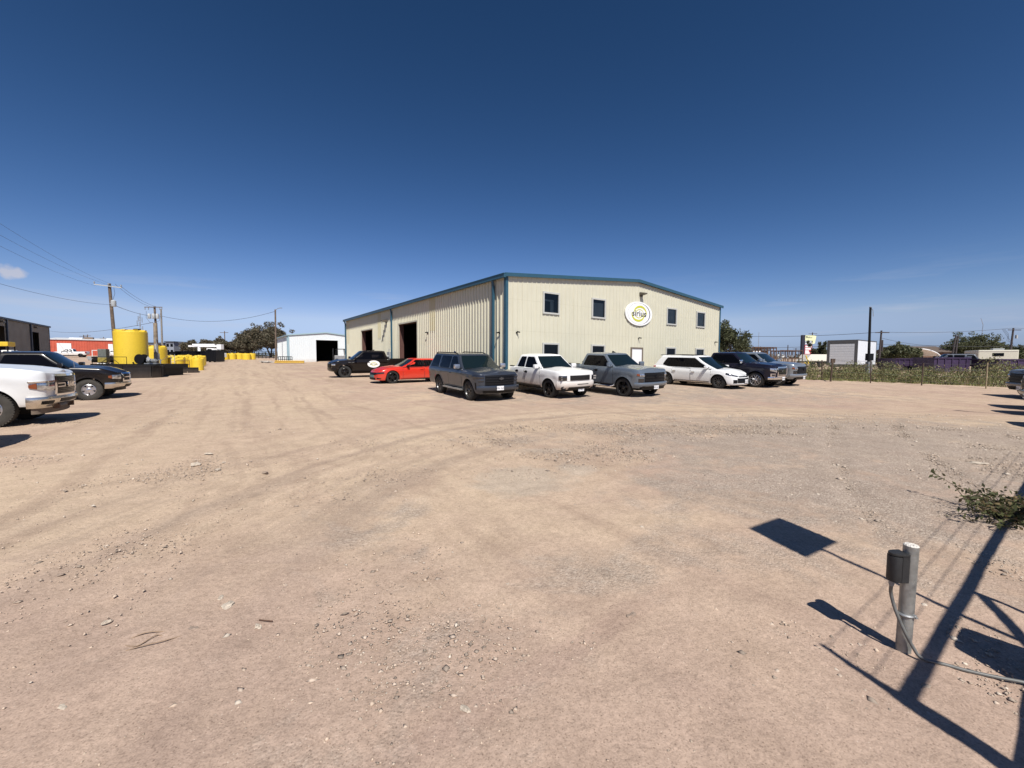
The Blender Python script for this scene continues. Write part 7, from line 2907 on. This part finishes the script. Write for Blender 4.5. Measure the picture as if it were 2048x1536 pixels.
# roadside sign pylon
a = at(1605, 670, 82)
zb_ = float(gz(0, 82))
sp = thing('roadside_sign', 'tall roadside sign with pale yellow top panel and red letter board', 'sign', (a.x, 82, zb_), 0.0)
HT = a.z - zb_
mb = MB()
mb.b2((0.0, 0.0, -0.2), (0.55, 0.5, HT))
mb.build('pylon_post', pmat('dark_sign_post', (0.02, 0.02, 0.035), 0.5), sp)
M_PALEY = pmat('pale_yellow_sign', (0.72, 0.74, 0.46), 0.5)
mb = MB()
mb.b2((0.57, 0.0, HT - 1.1), (2.45, 0.35, HT - 0.02))
mb.build('sign_panel', M_PALEY, sp)
mb = MB()
mb.prism([(2.0, HT - 1.75), (2.5, HT - 1.65), (2.75, HT - 0.2), (2.4, HT - 0.1)], lambda x, z, d: (x, d, z), 0.02, 0.3)
mb.build('sign_wing', M_PALEY, sp)
TX = lambda x, z: Matrix.Translation((x, -0.012, z)) @ Matrix.Rotation(math.pi / 2, 4, 'X')
mb = MB()
mb.lathe([(0.2, 0), (0.2, 0.01)], (0.86, -0.012, HT - 0.42), 'Y', 16)
mb.build('sign_emblem', pmat('olive_emblem', (0.25, 0.27, 0.16), 0.6), sp)
text_mesh('sign_lettering', 'eflow', 0.42, M_INK, sp, TX(1.5, HT - 0.5), 0.004)
for z in (HT - 1.35, HT - 1.65):
    mb = MB()
    mb.b2((0.65, 0.02, z - 0.1), (1.85, 0.3, z + 0.1))
    mb.build('letter_board', M_WHITE, sp)
M_PINK = pmat('red_white_board', (0.62, 0.36, 0.36), 0.5, noise=0.3, nscale=2)
mb = MB()
mb.b2((0.57, 0.02, HT - 3.8), (2.0, 0.3, HT - 1.9))
mb.build('sign_panel', pmat('sign_red', (0.42, 0.05, 0.06), 0.5), sp)
for z, w in ((HT - 2.25, 1.2), (HT - 2.7, 1.1), (HT - 3.15, 0.7), (HT - 3.5, 0.9)):
    mb = MB()
    mb.b2((0.68, 0.0, z - 0.16), (0.68 + w, 0.015, z + 0.16))
    mb.build('letter_board', M_WHITE, sp)
# black pipe racks in the brush
p = at(1504, 722, 48)
rack('long rusty black pipe rack beyond the end of the parked row', (p.x, 48, float(gz(0, 48))), 3.4, 2.2, 2.55, 9, 0.25, M_RUST, group='pipe racks')
p = at(1560, 722, 52)
rack('lower rusty pipe rack with bright fittings behind the brush', (p.x, 52, float(gz(0, 52))), 3.0, 1.6, 2.2, 7, 0.1, M_RUST, group='pipe racks')
p = at(1565, 715, 50)
cl = thing('valve_heap', 'pale valve fittings piled on the lower pipe rack', 'fittings', (p.x, 50.6, float(gz(0, 50)) + 1.0))
mb = MB()
for k in range(14):
    c = (rr_.uniform(-0.4, 1.8), rr_.uniform(-0.2, 0.5), rr_.uniform(0.0, 0.7))
    mb.lathe([(rr_.uniform(0.06, 0.14), -0.12), (rr_.uniform(0.06, 0.16), 0.12)], c, 'XYZ'[k % 3], 10)
mb.build('valves', M_STEEL, cl)
p = at(1601, 712, 55)
yl = thing('yellow_hose_loop', 'small yellow loop of hose hung beside the pipe rack', 'hose', (p.x, 54, 1.75))
mb = MB()
mb.tube([(0, 0, 0.6), (0.15, 0, 0.2), (0.35, 0, -0.1), (0.35, 0, -0.45), (0.1, 0, -0.55), (-0.1, 0, -0.3)], 0.07, 7)
mb.build('hose', M_YELLOW, yl, smooth=0.8)
# low white roof showing beyond the row
p = at(1474, 707, 70)
lr = thing('carport', 'low pale flat roof beyond the navy pickup', 'carport', (p.x, 70, float(gz(0, 70))))
mb = MB()
mb.b2((0, 0, 1.45), (4.5, 4, 1.62))
mb.build('roof', M_CONC, lr)
mb = MB()
for x in (0.2, 4.3):
    for y in (0.2, 3.8):
        mb.tube([(x, y, 0), (x, y, 1.45)], 0.06, 6)
mb.build('post', M_STEEL, lr)
# sign panel on the far brown shop
p = at(1507, 698, 117.6)
ss_ = thing('shop_sign', 'white sign panel on the low brown shop building', 'sign', (p.x, 117.6, p.z - 1.3))
mb = MB()
mb.b2((0, 0, 0), (2.0, 0.1, 1.2))
mb.build('sign_panel', M_WHITE, ss_)
text_mesh('sign_lettering', 'Pay less', 0.42, M_INK, ss_, Matrix.Translation((1.0, -0.02, 0.75)) @ Matrix.Rotation(math.pi / 2, 4, 'X'), 0.004)

# purple roll-off bins
for k, (u0, u1, Y, h, lab) in enumerate(((1791, 1846, 43, 1.4, 'purple open bin in the brush below the carport'), (1868, 1938, 40, 1.55, 'darker purple open bin behind the leaning fence post'), (1996, 2075, 38, 1.45, 'purple open bin in shade below the camper trailer'))):
    a, b = at(u0, 730, Y), at(u1, 730, Y)
    bin_(lab, a.x, Y, -0.05 + 0.03 * k, b.x - a.x, 2.2, h, M_PURPLE, 'purple bins beyond the fence', 5)
# carport and brown house
p = at(1797, 722, 62)
cp = thing('carport', 'arched white carport roof with a dark car beneath', 'carport', (p.x, 62, float(gz(0, 62))))
prof = [(6.2 * k / 14, 1.05 + 1.0 * math.sin(math.pi * min(k / 14, 1)) ** 0.7) for k in range(15)]
mb = MB()
mb.grid([[(x, 0, z + 0.6) for x, z in prof], [(x, 4, z + 0.6) for x, z in prof], ])
mb.grid([[(x, 0, z + 0.5) for x, z in prof], [(x, 4, z + 0.5) for x, z in prof]], flip=True)
mb.grid([[(x, -0.003, z + 0.5) for x, z in prof], [(x, -0.003, z + 0.62) for x, z in prof]])
mb.build('roof', M_WHITE, cp, recalc=False)
mb = MB()
for x in (0.3, 5.9):
    for y in (0.2, 3.8):
        mb.tube([(x, y, 0), (x, y, 1.75)], 0.05, 6)
mb.build('post', M_STEEL, cp)
fr4 = copy_tree(r_suv)
tag(fr4, 'dark suv sheltering under the arched white carport', 'suv', 'vehicles beyond the fence')
suv.seat(fr4, at(1862, 722, 58).x, 58, 2.6)
hb = thing('house', 'long brown brick house with low roof behind the carport', 'house', (at(1818, 712, 74).x, 74, float(gz(0, 74))), 0.05)
hl = at(1912, 712, 74).x - at(1818, 712, 74).x
mb = MB()
mb.b2((0, 0, -0.3), (hl, 7, 2.1))
mb.build('wall', pmat('brown_brick', (0.15, 0.085, 0.055), 0.85, noise=0.25, nscale=2), hb)
mb = MB()
pr = [(-0.5, 2.08), (3.5, 3.25), (7.5, 2.08)]
mb.prism(pr, lambda y, z, d: (d, y, z), -0.4, hl + 0.4)
mb.build('roof', pmat('brown_shingle', (0.10, 0.075, 0.06), 0.9, noise=0.2), hb)
for x in (1.5, 4.5):
    mb = MB()
    mb.b2((x, -0.05, 0.8), (x + 1.1, -0.004, 1.8))
    mb.build('window', M_TINT, hb)
# camper trailer
a, b = at(1955, 727, 62), at(2019, 727, 62)
cz = float(gz(0, 62))
cm_ = thing('camper_trailer', 'cream camper trailer with rooftop unit behind the brush', 'camper', (a.x, 62, cz), -0.62)
w_ = 4.0
mb = MB()
mb.b2((0, 0, 0.6), (w_, 7, 2.45))
mb.build('body', pmat('cream_camper_skin', (0.58, 0.56, 0.46), 0.45, noise=0.08), cm_, bevel=0.12)
mb = MB()
mb.b2((w_ * 0.44, 1.2, 2.43), (w_ * 0.72, 2.4, 2.72))
mb.build('roof_unit', M_GREYBOX, cm_)
mb = MB()
mb.b2((w_ * 0.36, -0.03, 1.55), (w_ * 0.64, -0.003, 2.0))
mb.build('rear_window', M_TINT, cm_)
mb = MB()
mb.b2((0.1, -0.025, 2.22), (w_ - 0.1, -0.002, 2.28))
mb.build('trim', M_CONC, cm_)
for y in (2.6, 3.4):
    for x in (0.1, w_ - 0.1):
        mb = MB()
        mb.lathe([(0.35, -0.1), (0.35, 0.1)], (x, y, 0.35), 'X', 14)
        mb.build('wheel', M_RUBBER, cm_)
# poles on the right
GR = 'poles beyond the fence'
for u, vt, Y, lean, lab, arm in ((1489, 673, 70, 0.0, 'dark pole rising behind the navy pickup', 0), (1763, 661, 58, 0.15, 'dark utility pole just past the cargo box', 1), (1765, 680, 60, 0.0, 'shorter pole touching the utility pole by the cargo box', 0),
                                (2027, 656, 62, 0.35, 'service pole with tangled wires above the camper', 2), (1912, 670, 70, 0.6, 'leaning pole in front of the large tree', 0), (1916, 671, 72, 0.3, 'upright twin of the leaning pole', 0),
                                (1521, 693, 120, 0.0, 'tiny T pole above the brown shop', 1), (1576, 690, 110, 0.0, 'thick distant pole over the pipe racks', 0), (1592, 696, 125, 0.0, 'tiny T pole next to the roadside sign', 1), (1625, 665, 95, 0.0, 'pole top standing behind the roadside sign', 1)):
    t, h, ln = pole(lab, u, vt, Y, 0.14, lean, group=GR, mat=pmat('dark_pole_wood', (0.055, 0.045, 0.045), 0.9, noise=0.2))
    if arm:
        mb = MB()
        mb.box((ln, -0.15, h - 0.3), (1.9, 0.09, 0.1))
        mb.build('crossarm', MATS['dark_pole_wood'], t)
    if arm == 2:
        mb = MB()
        for k in range(3):
            mb.tube([(ln - 1.5 - 0.2 * k, -0.2, h - 0.2), (ln - 0.9, -0.2, h - 0.9 - 0.3 * k), (ln - 1.1 + 0.3 * k, -0.2, h - 1.9), (ln - 0.1, -0.2, h - 2.3)], 0.02, 4)
        mb.build('loose_wire', M_WIRE, t)
        mb = MB()
        mb.box((ln + 0.3, -0.2, h - 1.3), (0.2, 0.2, 0.5))
        mb.build('service_box', M_GREYBOX, t)
p = at(1967, 636, 95)
mb = MB()
mb.tube([(p.x - 0.3, 95, 2), (p.x, 95, p.z - 1.5), (p.x - 0.6, 95, p.z)], [0.06, 0.05, 0.03], 5)
tag(mb.build('whip_mast', M_STEEL), 'thin bent mast standing above the large tree', 'mast')
p = at(1518, 664, 130)
mb = MB()
mb.tube([(p.x, 130, 2), (p.x, 130, p.z)], [0.08, 0.05], 5)
tag(mb.build('antenna_mast', M_STEEL), 'hair thin distant mast above the brown shop', 'mast')
W2 = 'overhead wires beyond the fence'
wire('upper road wire from the olive tree to the cargo box pole', at(1470, 672, 75), at(1763, 664, 58), 0.3, 0.03, W2)
wire('upper road wire from the cargo box pole to the service pole', at(1763, 664, 58), at(2027, 656, 62), 0.3, 0.022, W2)
wire('upper road wire leaving the frame past the service pole', at(2027, 656, 62), at(2120, 655, 60), 0.1, 0.022, W2)
wire('middle road wire from the cargo box pole to the leaning poles', at(1763, 676, 60), at(1912, 690, 70), 0.5, 0.022, W2)
wire('lower road wire behind the large tree', at(1750, 688, 66), at(2060, 692, 66), 0.2, 0.025, W2)
wire('low far wire over the pipe racks', at(1478, 696, 120), at(1700, 690, 110), 0.2, 0.05, W2)
# street light pole out of frame, its thin shadow lies across the gravel
b0 = Vector((16.55, 9.3, 0))
lp2 = thing('yard_light_pole', 'yard light pole beyond the picture edge casting one thin shadow', 'pole', b0)
mb = MB()
mb.tube([(0, 0, 0), (0, 0, 6.0)], [0.07, 0.045], 8)
mb.build('pole_shaft', M_STEEL, lp2)
mb = MB()
mb.box((0, 0.1, 6.03), (0.16, 0.4, 0.08))
mb.build('lamp_head', M_GREYBOX, lp2)
# ------------------------------------------------------------------ the gate post with its box
B = Vector((2.19, 2.235, float(gz(2.19, 2.235)) - 0.12))
gp = thing('steel_post', 'short galvanised steel post with a black keypad box and grey conduit', 'post', B)
M_GALV = pmat('galvanised_pipe', (0.29, 0.29, 0.275), 0.5, 0.55, noise=0.28, nscale=16, bump=0.15, bscale=70)
lean = Vector((0.012, 0.0, 0.73))
mb = MB()
R0_ = 0.034
mb.tube([(0, 0, 0), lean * 0.5, lean], R0_, 28, cap=False)
mb.tube([lean, (0.0, 0.0, 0.0)], R0_ - 0.006, 28, cap=False)
ring = []
mb.build('pipe', M_GALV, gp, smooth=0.6, recalc=False)
mb = MB()
rg = random.Random(4)
prev = None
n_ = 28
top_o = [lean + Vector((R0_ * math.cos(2 * math.pi * k / n_), R0_ * math.sin(2 * math.pi * k / n_), 0.0)) for k in range(n_)]
rows = [top_o, [lean + Vector((0.85 * R0_ * math.cos(2 * math.pi * k / n_), 0.85 * R0_ * math.sin(2 * math.pi * k / n_), 0.004 + 0.003 * rg.random())) for k in range(n_)],
        [lean + Vector((0.4 * R0_ * math.cos(2 * math.pi * k / n_), 0.4 * R0_ * math.sin(2 * math.pi * k / n_), 0.006 + 0.004 * rg.random())) for k in range(n_)],
        [lean + Vector((0, 0, 0.006)) for k in range(n_)]]
mb.grid([r + r[:1] for r in rows])
mb.build('concrete_fill', pmat('white_concrete_fill', (0.62, 0.59, 0.54), 0.95, noise=0.2, nscale=60, bump=0.6, bscale=120), gp)
# keypad box: half round black housing
M_BOX = pmat('black_textured_plastic', (0.024, 0.024, 0.025), 0.55, noise=0.15, nscale=40, bump=0.25, bscale=300, spec=0.35)
bd = Vector((-0.985, -0.02, 0)).normalized()       # the way the box faces
bt_ = Vector((-bd.y, bd.x, 0))
bc_ = lean * 0.845 + bd * (R0_ + 0.021)
def half_round(w, d0, d1, n=14):
    pts = [(-w, d0), (-w, d0 + 0.012)]
    for k in range(n + 1):
        a = math.pi * (1 - k / n)
        pts.append((w * math.cos(a), d0 + 0.014 + (d1 - d0 - 0.014) * math.sin(a) ** 0.8))
    pts += [(w, d0 + 0.012), (w, d0)]
    return pts
def put_box(a, b, d):
    return Vector((bc_.x, bc_.y, 0)) + bt_ * a + bd * b + Vector((0, 0, bc_.z + d))
mb = MB()
mb.prism([(-0.033, -0.024), (0.033, -0.024), (0.033, 0.016), (-0.033, 0.016)], put_box, -0.085, 0.07)
mb.build('box_back', M_BOX, gp, bevel=0.003)
mb = MB()
mb.prism(half_round(0.0335, 0.018, 0.060), put_box, -0.083, 0.058)
bx = mb.build('box_cover', M_BOX, gp, smooth=0.5, bevel=0.002)
mb = MB()
mb.prism(half_round(0.0355, -0.022, 0.063), put_box, 0.062, 0.076)
mb.build('box_hood', M_BOX, gp, smooth=0.5, bevel=0.003)
mb = MB()
q = put_box(-0.006, 0.036, -0.083)
mb.tube([q, q + Vector((0, 0, -0.022)), q + Vector((0, 0, -0.035))], [0.013, 0.013, 0.009], 12)
mb.build('cable_gland', pmat('grey_gland', (0.22, 0.22, 0.215), 0.5), gp, smooth=0.6)
# conduit down the post and away over the dirt
M_CONDUIT = pmat('grey_conduit', (0.115, 0.115, 0.11), 0.5, noise=0.15, nscale=20)
cv, rv = Vector((-0.70, -0.715, 0)), Vector((0.715, -0.70, 0))
def cpt_(r_, c_, z_):
    return rv * r_ + cv * c_ + Vector((0, 0, z_))
pts = [q + Vector((0, 0, -0.03)), cpt_(-0.062, 0.020, 0.45), cpt_(-0.048, 0.030, 0.39), cpt_(-0.028, 0.040, 0.335), cpt_(0.0, 0.047, 0.27), cpt_(0.035, 0.047, 0.20), cpt_(0.075, 0.05, 0.15),
       Vector((0.12, -0.11, 0.132)), Vector((0.20, -0.155, 0.13)), Vector((0.31, -0.20, 0.13)), Vector((0.45, -0.25, 0.13)), Vector((0.8, -0.40, 0.13)), Vector((1.4, -0.7, 0.13))]
def smooth_path(p, n=5):
    out = []
    for i in range(len(p) - 1):
        p0, p1, p2, p3 = p[max(i - 1, 0)], p[i], p[i + 1], p[min(i + 2, len(p) - 1)]
        for k in range(n):
            t = k / n
            out.append(0.5 * ((2 * p1) + (p2 - p0) * t + (2 * p0 - 5 * p1 + 4 * p2 - p3) * t * t + (3 * p1 - p0 - 3 * p2 + p3) * t ** 3))
    out.append(p[-1])
    return out
mb = MB()
mb.tube(smooth_path(pts), 0.0085, 12)
mb.build('conduit', M_CONDUIT, gp, smooth=1.0)
mb = MB()
mb.tube([(R0_ * 1.04 * math.cos(a), R0_ * 1.04 * math.sin(a), 0.345) for a in np.linspace(math.pi * 0.95, math.pi * 1.75, 12)], 0.008, 6)
mb.box((0.018, -0.034, 0.345), (0.018, 0.014, 0.018), rz=0.3)
mb.lathe([(0.006, -0.006), (0.006, 0.006)], (0.022, -0.042, 0.345), 'Y', 8)
mb.build('pipe_clamp', M_STEEL, gp, smooth=0.6)

# ------------------------------------------------------------------ gate and fence standing beside the photographer
GL = Vector((0.81, 0.586, 0)).normalized()
def shade_spot(x, y, h):
    """the place at height h that shades ground point (x, y)"""
    k = h / math.tan(SUN_EL)
    return Vector((x + SUN_AZ[0] * k, y + SUN_AZ[1] * k, h))
HR = 1.8
ra = shade_spot(1.88, 1.90, HR)
rb_ = shade_spot(2.79, 2.55, HR)
rc = ra + (rb_ - ra).normalized() * 9.0
GLn = (rb_ - ra).normalized()
ga = thing('yard_gate', 'steel yard gate beyond the picture edge whose bars shade the gravel', 'gate', (0, 0, 0))
mb = MB()
mb.tube([ra - GLn * 0.02, rc], 0.031, 10)
mb.build('top_rail', M_BLACKSTEEL, ga)
mb = MB()
mb.tube([Vector((ra.x, ra.y, 0)), ra + Vector((0, 0, 0.03))], 0.045, 10)
armd = shade_spot(1.775, 2.29, HR + 0.42)
mb.tube([ra, armd], [0.03, 0.014], 8)
mb.tube([Vector((ra.x, ra.y, 0.02)) + GLn * 0.05, ra + GLn * 0.05], 0.012, 6)
for f in (0.28, 0.56, 0.86):
    c = ra.lerp(armd, f)
    mb.tube([c - Vector((0, 0, 0.0)), c + Vector((0.0, 0, 0.05))], 0.011, 5)
mb.build('barb_post', M_BLACKSTEEL, ga)
mb = MB()
for f in (0.28, 0.56, 0.86):
    c = ra.lerp(armd, f) + Vector((0, 0, 0.04))
    mb.tube([c, c + GLn * 9], 0.0026, 5)
    for k in range(60):
        d_ = c + GLn * (0.12 + 0.15 * k)
        mb.tube([d_ - Vector((0.012, 0.01, 0.012)), d_ + Vector((0.012, 0.01, 0.012))], 0.002, 3)
mb.build('barbed_wire', M_WIRE, ga)
q0_ = shade_spot(2.03, 1.55, 0.95)
mb = MB()
mb.tube([q0_, q0_ + GLn * 8.5], 0.036, 8)
mb.build('lower_rail', M_BLACKSTEEL, ga)
p2 = shade_spot(3.23, 2.84, HR)
mb = MB()
mb.tube([Vector((p2.x, p2.y, 0)), p2], 0.021, 8)
mb.build('gate_upright', M_BLACKSTEEL, ga)
bpz = shade_spot(2.90, 2.20, 1.28)
mb = MB()
mb.tube([p2 - Vector((0, 0, 0.06)), bpz], 0.026, 8)
mb.build('gate_brace', M_BLACKSTEEL, ga)
p5 = shade_spot(5.6, 4.55, HR)
mb = MB()
mb.tube([Vector((p5.x, p5.y, 0)), p5], 0.03, 8)
mb.build('gate_upright', M_BLACKSTEEL, ga)
# sign on a thin tall post behind the gate
hb_ = 2.93
sb = shade_spot(2.645, 3.44, hb_)
sgn = thing('gate_sign', 'rectangular gate sign on a thin post, seen only by its shadow', 'sign', (sb.x, sb.y, 0))
mb = MB()
mb.tube([(0, 0, 0), (0, 0, hb_ + 0.02)], 0.019, 8)
mb.build('sign_post', M_STEEL, sgn)
mb = MB()
mb.box((0, 0.03, hb_ + 0.37), (0.57, 0.006, 0.74), rz=math.atan2(0.52, 0.857))
mb.build('sign_panel', M_WHITE, sgn)
# gate motor housing
mo = shade_spot(2.60, 2.32, 0.9)
mt = thing('gate_motor', 'rounded gate motor housing beyond the picture edge, seen by its shadow', 'gate motor', (mo.x + 0.12, mo.y - 0.05, 0), TH)
mb = MB()
mb.b2((-0.17, -0.17, 0.0), (0.17, 0.17, 0.88))
mb.build('housing', M_GREYBOX, mt, bevel=0.06)
mb = MB()
mb.b2((-0.24, -0.24, -0.02), (0.24, 0.24, 0.05))
mb.build('pad', M_CONC, mt)

# ------------------------------------------------------------------ scrubby bush on the gravel
bb = Vector((5.15, 4.12, 0.0))
bush = thing('bush', 'low straggly green bush growing from the gravel near the gate shadow', 'bush', (bb.x, bb.y, float(gz(0, bb.y))))
rng = np.random.default_rng(31)
mb = MB()
lp_, = [[]]
for k in range(64):
    a = rng.uniform(0, 2 * math.pi)
    L_ = rng.uniform(0.25, 0.68)
    el = rng.uniform(0.08, 0.75)
    d_ = Vector((math.cos(a) * math.cos(el), math.sin(a) * math.cos(el) * 0.8, math.sin(el) * 0.85))
    b0_ = Vector((rng.normal() * 0.16, rng.normal() * 0.12, 0))
    mid = b0_ + d_ * L_ * 0.5 + Vector((0, 0, 0.05))
    end = b0_ + d_ * L_ + Vector((0, 0, -0.05 * L_))
    mb.tube([b0_, mid, end], [0.0055, 0.004, 0.0018], 4)
    for j in range(int(34 * L_ / 0.6)):
        f = rng.uniform(0.15, 1.04)
        p_ = (b0_.lerp(mid, f * 2) if f < 0.5 else mid.lerp(end, f * 2 - 1)) + Vector(rng.normal(size=3)) * 0.024
        lp_.append(tuple(p_))
mb.build('stem', pmat('twig_brown', (0.12, 0.09, 0.06), 0.9), bush)
lp_ = np.array(lp_)
leaf_cloud('foliage', lp_, [0.012] * len(lp_), [1] * len(lp_), 0.019, leaf_mat('bush_leaves', (0.078, 0.086, 0.034), 0.5, (0.17, 0.125, 0.06)), bush, rng, 1.0, 1.35)

# ------------------------------------------------------------------ loose stones
def stone_mesh(seed, sub=1, flat=0.6):
    r = np.random.default_rng(seed)
    bm = bmesh.new()
    bmesh.ops.create_icosphere(bm, subdivisions=sub, radius=1.0)
    ax = r.uniform(0.65, 1.2, 3)
    for v in bm.verts:
        k = 1 + 0.22 * r.normal()
        v.co = Vector((v.co.x * ax[0] * k, v.co.y * ax[1] * k, v.co.z * flat * k))
    me = bpy.data.meshes.new('stone')
    bm.to_mesh(me)
    bm.free()
    return me
M_STONE = pmat('pale_caliche_stone', (0.47, 0.40, 0.32), 0.95, noise=0.25, nscale=2, bump=0.5, bscale=8)
M_STONE2 = pmat('grey_brown_stone', (0.30, 0.23, 0.18), 0.95, noise=0.3, nscale=2, bump=0.5, bscale=8)
sm = [stone_mesh(s_, 2) for s_ in range(5)]
for me in sm:
    me.materials.append(None)
STONES = [(418, 908, 0.055, 'flat pale stone topmost of the cluster on the open drive'), (392, 930, 0.06, 'long pale stone on the near side of the drive cluster'), (435, 941, 0.05, 'bright pale stone lowest in the drive cluster'),
          (447, 926, 0.035, 'small pale stone beside the topmost drive stone'), (531, 946, 0.035, 'lone dark stone apart from the drive cluster'), (1262, 1233, 0.033, 'jagged dark clod below the grey gravel patch'),
          (456, 1212, 0.034, 'pale lump at the edge of the rough streak'), (441, 1197, 0.024, 'smaller pale lump behind the other in the rough streak'), (516, 1254, 0.026, 'yellowish stone beside the rusty nail'),
          (388, 1259, 0.026, 'brown lump on smooth dirt below the rough streak'), (214, 1245, 0.02, 'small pale chip alone on the smooth dirt'), (1683, 1074, 0.022, 'white chip near the tip of the sign shadow'),
          (1957, 928, 0.10, 'broad white slab fragment lying flat on the gravel'), (124, 1418, 0.03, 'rough pale clod in the near corner of the dirt'), (122, 1150, 0.018, 'brown pebble out on the smooth dirt'), (1080, 1145, 0.02, 'pale stone in the middle of the near dirt'),
          (1015, 1170, 0.018, 'small cream stone beside the grey gravel patch'), (930, 1420, 0.024, 'crumbly cream stone at the bottom of the picture')]
for k, (u, v, s_, lab) in enumerate(STONES):
    g = on_ground(u, v)
    me = sm[k % 5].copy()
    me.name = 'stone'
    me.materials[0] = M_STONE2 if ('dark' in lab or 'brown' in lab) else M_STONE
    o = bpy.data.objects.new('stone', me)
    SC.collection.objects.link(o)
    o.location = (g.x, g.y, g.z + s_ * 0.15)
    fl = 0.35 if ('flat' in lab or 'slab' in lab) else 0.8
    o.scale = (s_ * 1.3, s_ * 0.85, s_ * fl)
    o.rotation_euler = (0.1 * (k % 3), 0.1, k * 0.7)
    tag(o, lab, 'stone', 'stones lying on the dirt')
# rusty nail, twig, yellow wrapper scrap
g = on_ground(533, 1243)
mb = MB()
mb.tube([(-0.045, 0, 0.006), (0.045, -0.012, 0.006)], 0.004, 6)
tag(mb.build('rusty_nail', M_RUST, loc=(g.x, g.y, g.z + 0.004)), 'long rusty nail lying on the dirt', 'nail')
g = on_ground(290, 1290)
mb = MB()
for pts in (((-0.14, 0.02, 0.0), (-0.06, 0.07, 0.02), (0.03, 0.10, 0.008)), ((-0.14, 0.0, 0), (-0.02, -0.03, 0.012), (0.02, 0.05, 0.02), (0.06, 0.06, 0.0)), ((-0.07, -0.06, 0.0), (0.02, -0.04, 0.02), (0.10, 0.0, 0.02), (0.16, 0.07, 0.005))):
    mb.tube(smooth_path([Vector(p_) for p_ in pts]), 0.0032, 5)
tag(mb.build('dry_twig', pmat('dry_twig', (0.27, 0.19, 0.13), 0.9), loc=(g.x, g.y, g.z + 0.004)), 'curling dry twig lying on the smooth dirt', 'twig')
g = on_ground(1885, 1531)
mb = MB()
mb.grid([[(-0.025 + 0.0125 * i, -0.02 + 0.013 * j, 0.004 * math.sin(i * 1.9 + j)) for i in range(5)] for j in range(4)])
tag(mb.build('paper_scrap', pmat('yellow_paper', (0.62, 0.47, 0.10), 0.7), loc=(g.x, g.y, g.z + 0.008)), 'yellow paper scrap at the bottom edge of the dirt', 'litter')

# gravel: thousands of small stones in one mesh
rng = np.random.default_rng(123)
base_v = np.array([[1, 0, 0], [-1, 0, 0], [0, 1, 0], [0, -1, 0], [0, 0, 0.8], [0, 0, -0.8]], dtype=float)
base_f = np.array([[0, 2, 4], [2, 1, 4], [1, 3, 4], [3, 0, 4], [2, 0, 5], [1, 2, 5], [3, 1, 5], [0, 3, 5]])
def gravel_mass(name, n, xy, size, mat):
    k = len(xy)
    z = gz(xy[:, 0], xy[:, 1])
    v = base_v[None] * (1 + 0.35 * rng.normal(size=(k, 6, 3)))
    v = v * np.stack([rng.uniform(0.7, 1.3, k), rng.uniform(0.6, 1.1, k), rng.uniform(0.4, 0.8, k)], 1)[:, None, :]
    a = rng.uniform(0, 6.28, k)
    ca, sa = np.cos(a)[:, None], np.sin(a)[:, None]
    x = v[..., 0] * ca - v[..., 1] * sa
    y = v[..., 0] * sa + v[..., 1] * ca
    zz = v[..., 2]
    s_ = size[:, None]
    V = np.stack([xy[:, 0:1] + x * s_, xy[:, 1:2] + y * s_, z[:, None] + zz * s_ + 0.2 * s_], -1).reshape(-1, 3)
    F = (np.arange(k)[:, None, None] * 6 + base_f[None]).reshape(-1, 3)
    me = bpy.data.meshes.new(name)
    me.vertices.add(len(V))
    me.vertices.foreach_set('co', V.ravel())
    me.loops.add(F.size)
    me.loops.foreach_set('vertex_index', F.ravel().astype(np.int32))
    me.polygons.add(len(F))
    me.polygons.foreach_set('loop_start', np.arange(0, F.size, 3, dtype=np.int32))
    me.update()
    me.validate()
    me.materials.append(mat)
    o = bpy.data.objects.new(name, me)
    SC.collection.objects.link(o)
    return tag(o, kind='stuff')
def fan(n, y0, y1):
    # even over the ground of a wedge ahead of the eye
    y = np.sqrt(rng.uniform(y0 ** 2, y1 ** 2, n))
    x = rng.uniform(-1.4, 1.4, n) * y
    return np.stack([x, y], 1)
M_GRAV = pmat('mixed_gravel', (0.36, 0.29, 0.23), 0.95, island=0.45)
M_GRAVP = pmat('pale_gravel', (0.50, 0.43, 0.35), 0.95, island=0.25)
def patches(xy):
    w = lowfreq(xy[:, 0], xy[:, 1], 17, 2.6, 4)
    right = np.clip((xy[:, 0] - 0.8) / 3.0, 0, 1)
    return w + 0.95 * right - 0.4 * np.clip(-xy[:, 0] - 0.2, 0, 1)
xy = fan(90000, 1.2, 10.5)
keep = patches(xy) + 0.35 * rng.normal(size=len(xy)) > 0.45
xy = xy[keep]
gravel_mass('gravel', 0, xy, (rng.gamma(2.2, 0.0022, len(xy)) + 0.0018) * (1 + 0.07 * xy[:, 1]), M_GRAV)
xy = fan(120000, 1.2, 11)
xy = xy[patches(xy) + 0.8 * rng.normal(size=len(xy)) > -0.1]
gravel_mass('sand_grit', 0, xy, rng.gamma(2.0, 0.0017, len(xy)) + 0.0018, pmat('sand_grit', (0.46, 0.36, 0.275), 0.95, island=0.25))
xy = fan(26000, 1.2, 13)
xy = xy[patches(xy) + 0.5 * rng.normal(size=len(xy)) > 0.7]
gravel_mass('pale_gravel', 0, xy, (rng.gamma(2.0, 0.0026, len(xy)) + 0.0025) * (0.8 + 0.06 * xy[:, 1]), M_GRAVP)
xy = fan(300, 1.2, 12)
gravel_mass('pebbles', 0, xy, rng.gamma(2.2, 0.0045, len(xy)) + 0.005, M_GRAVP)
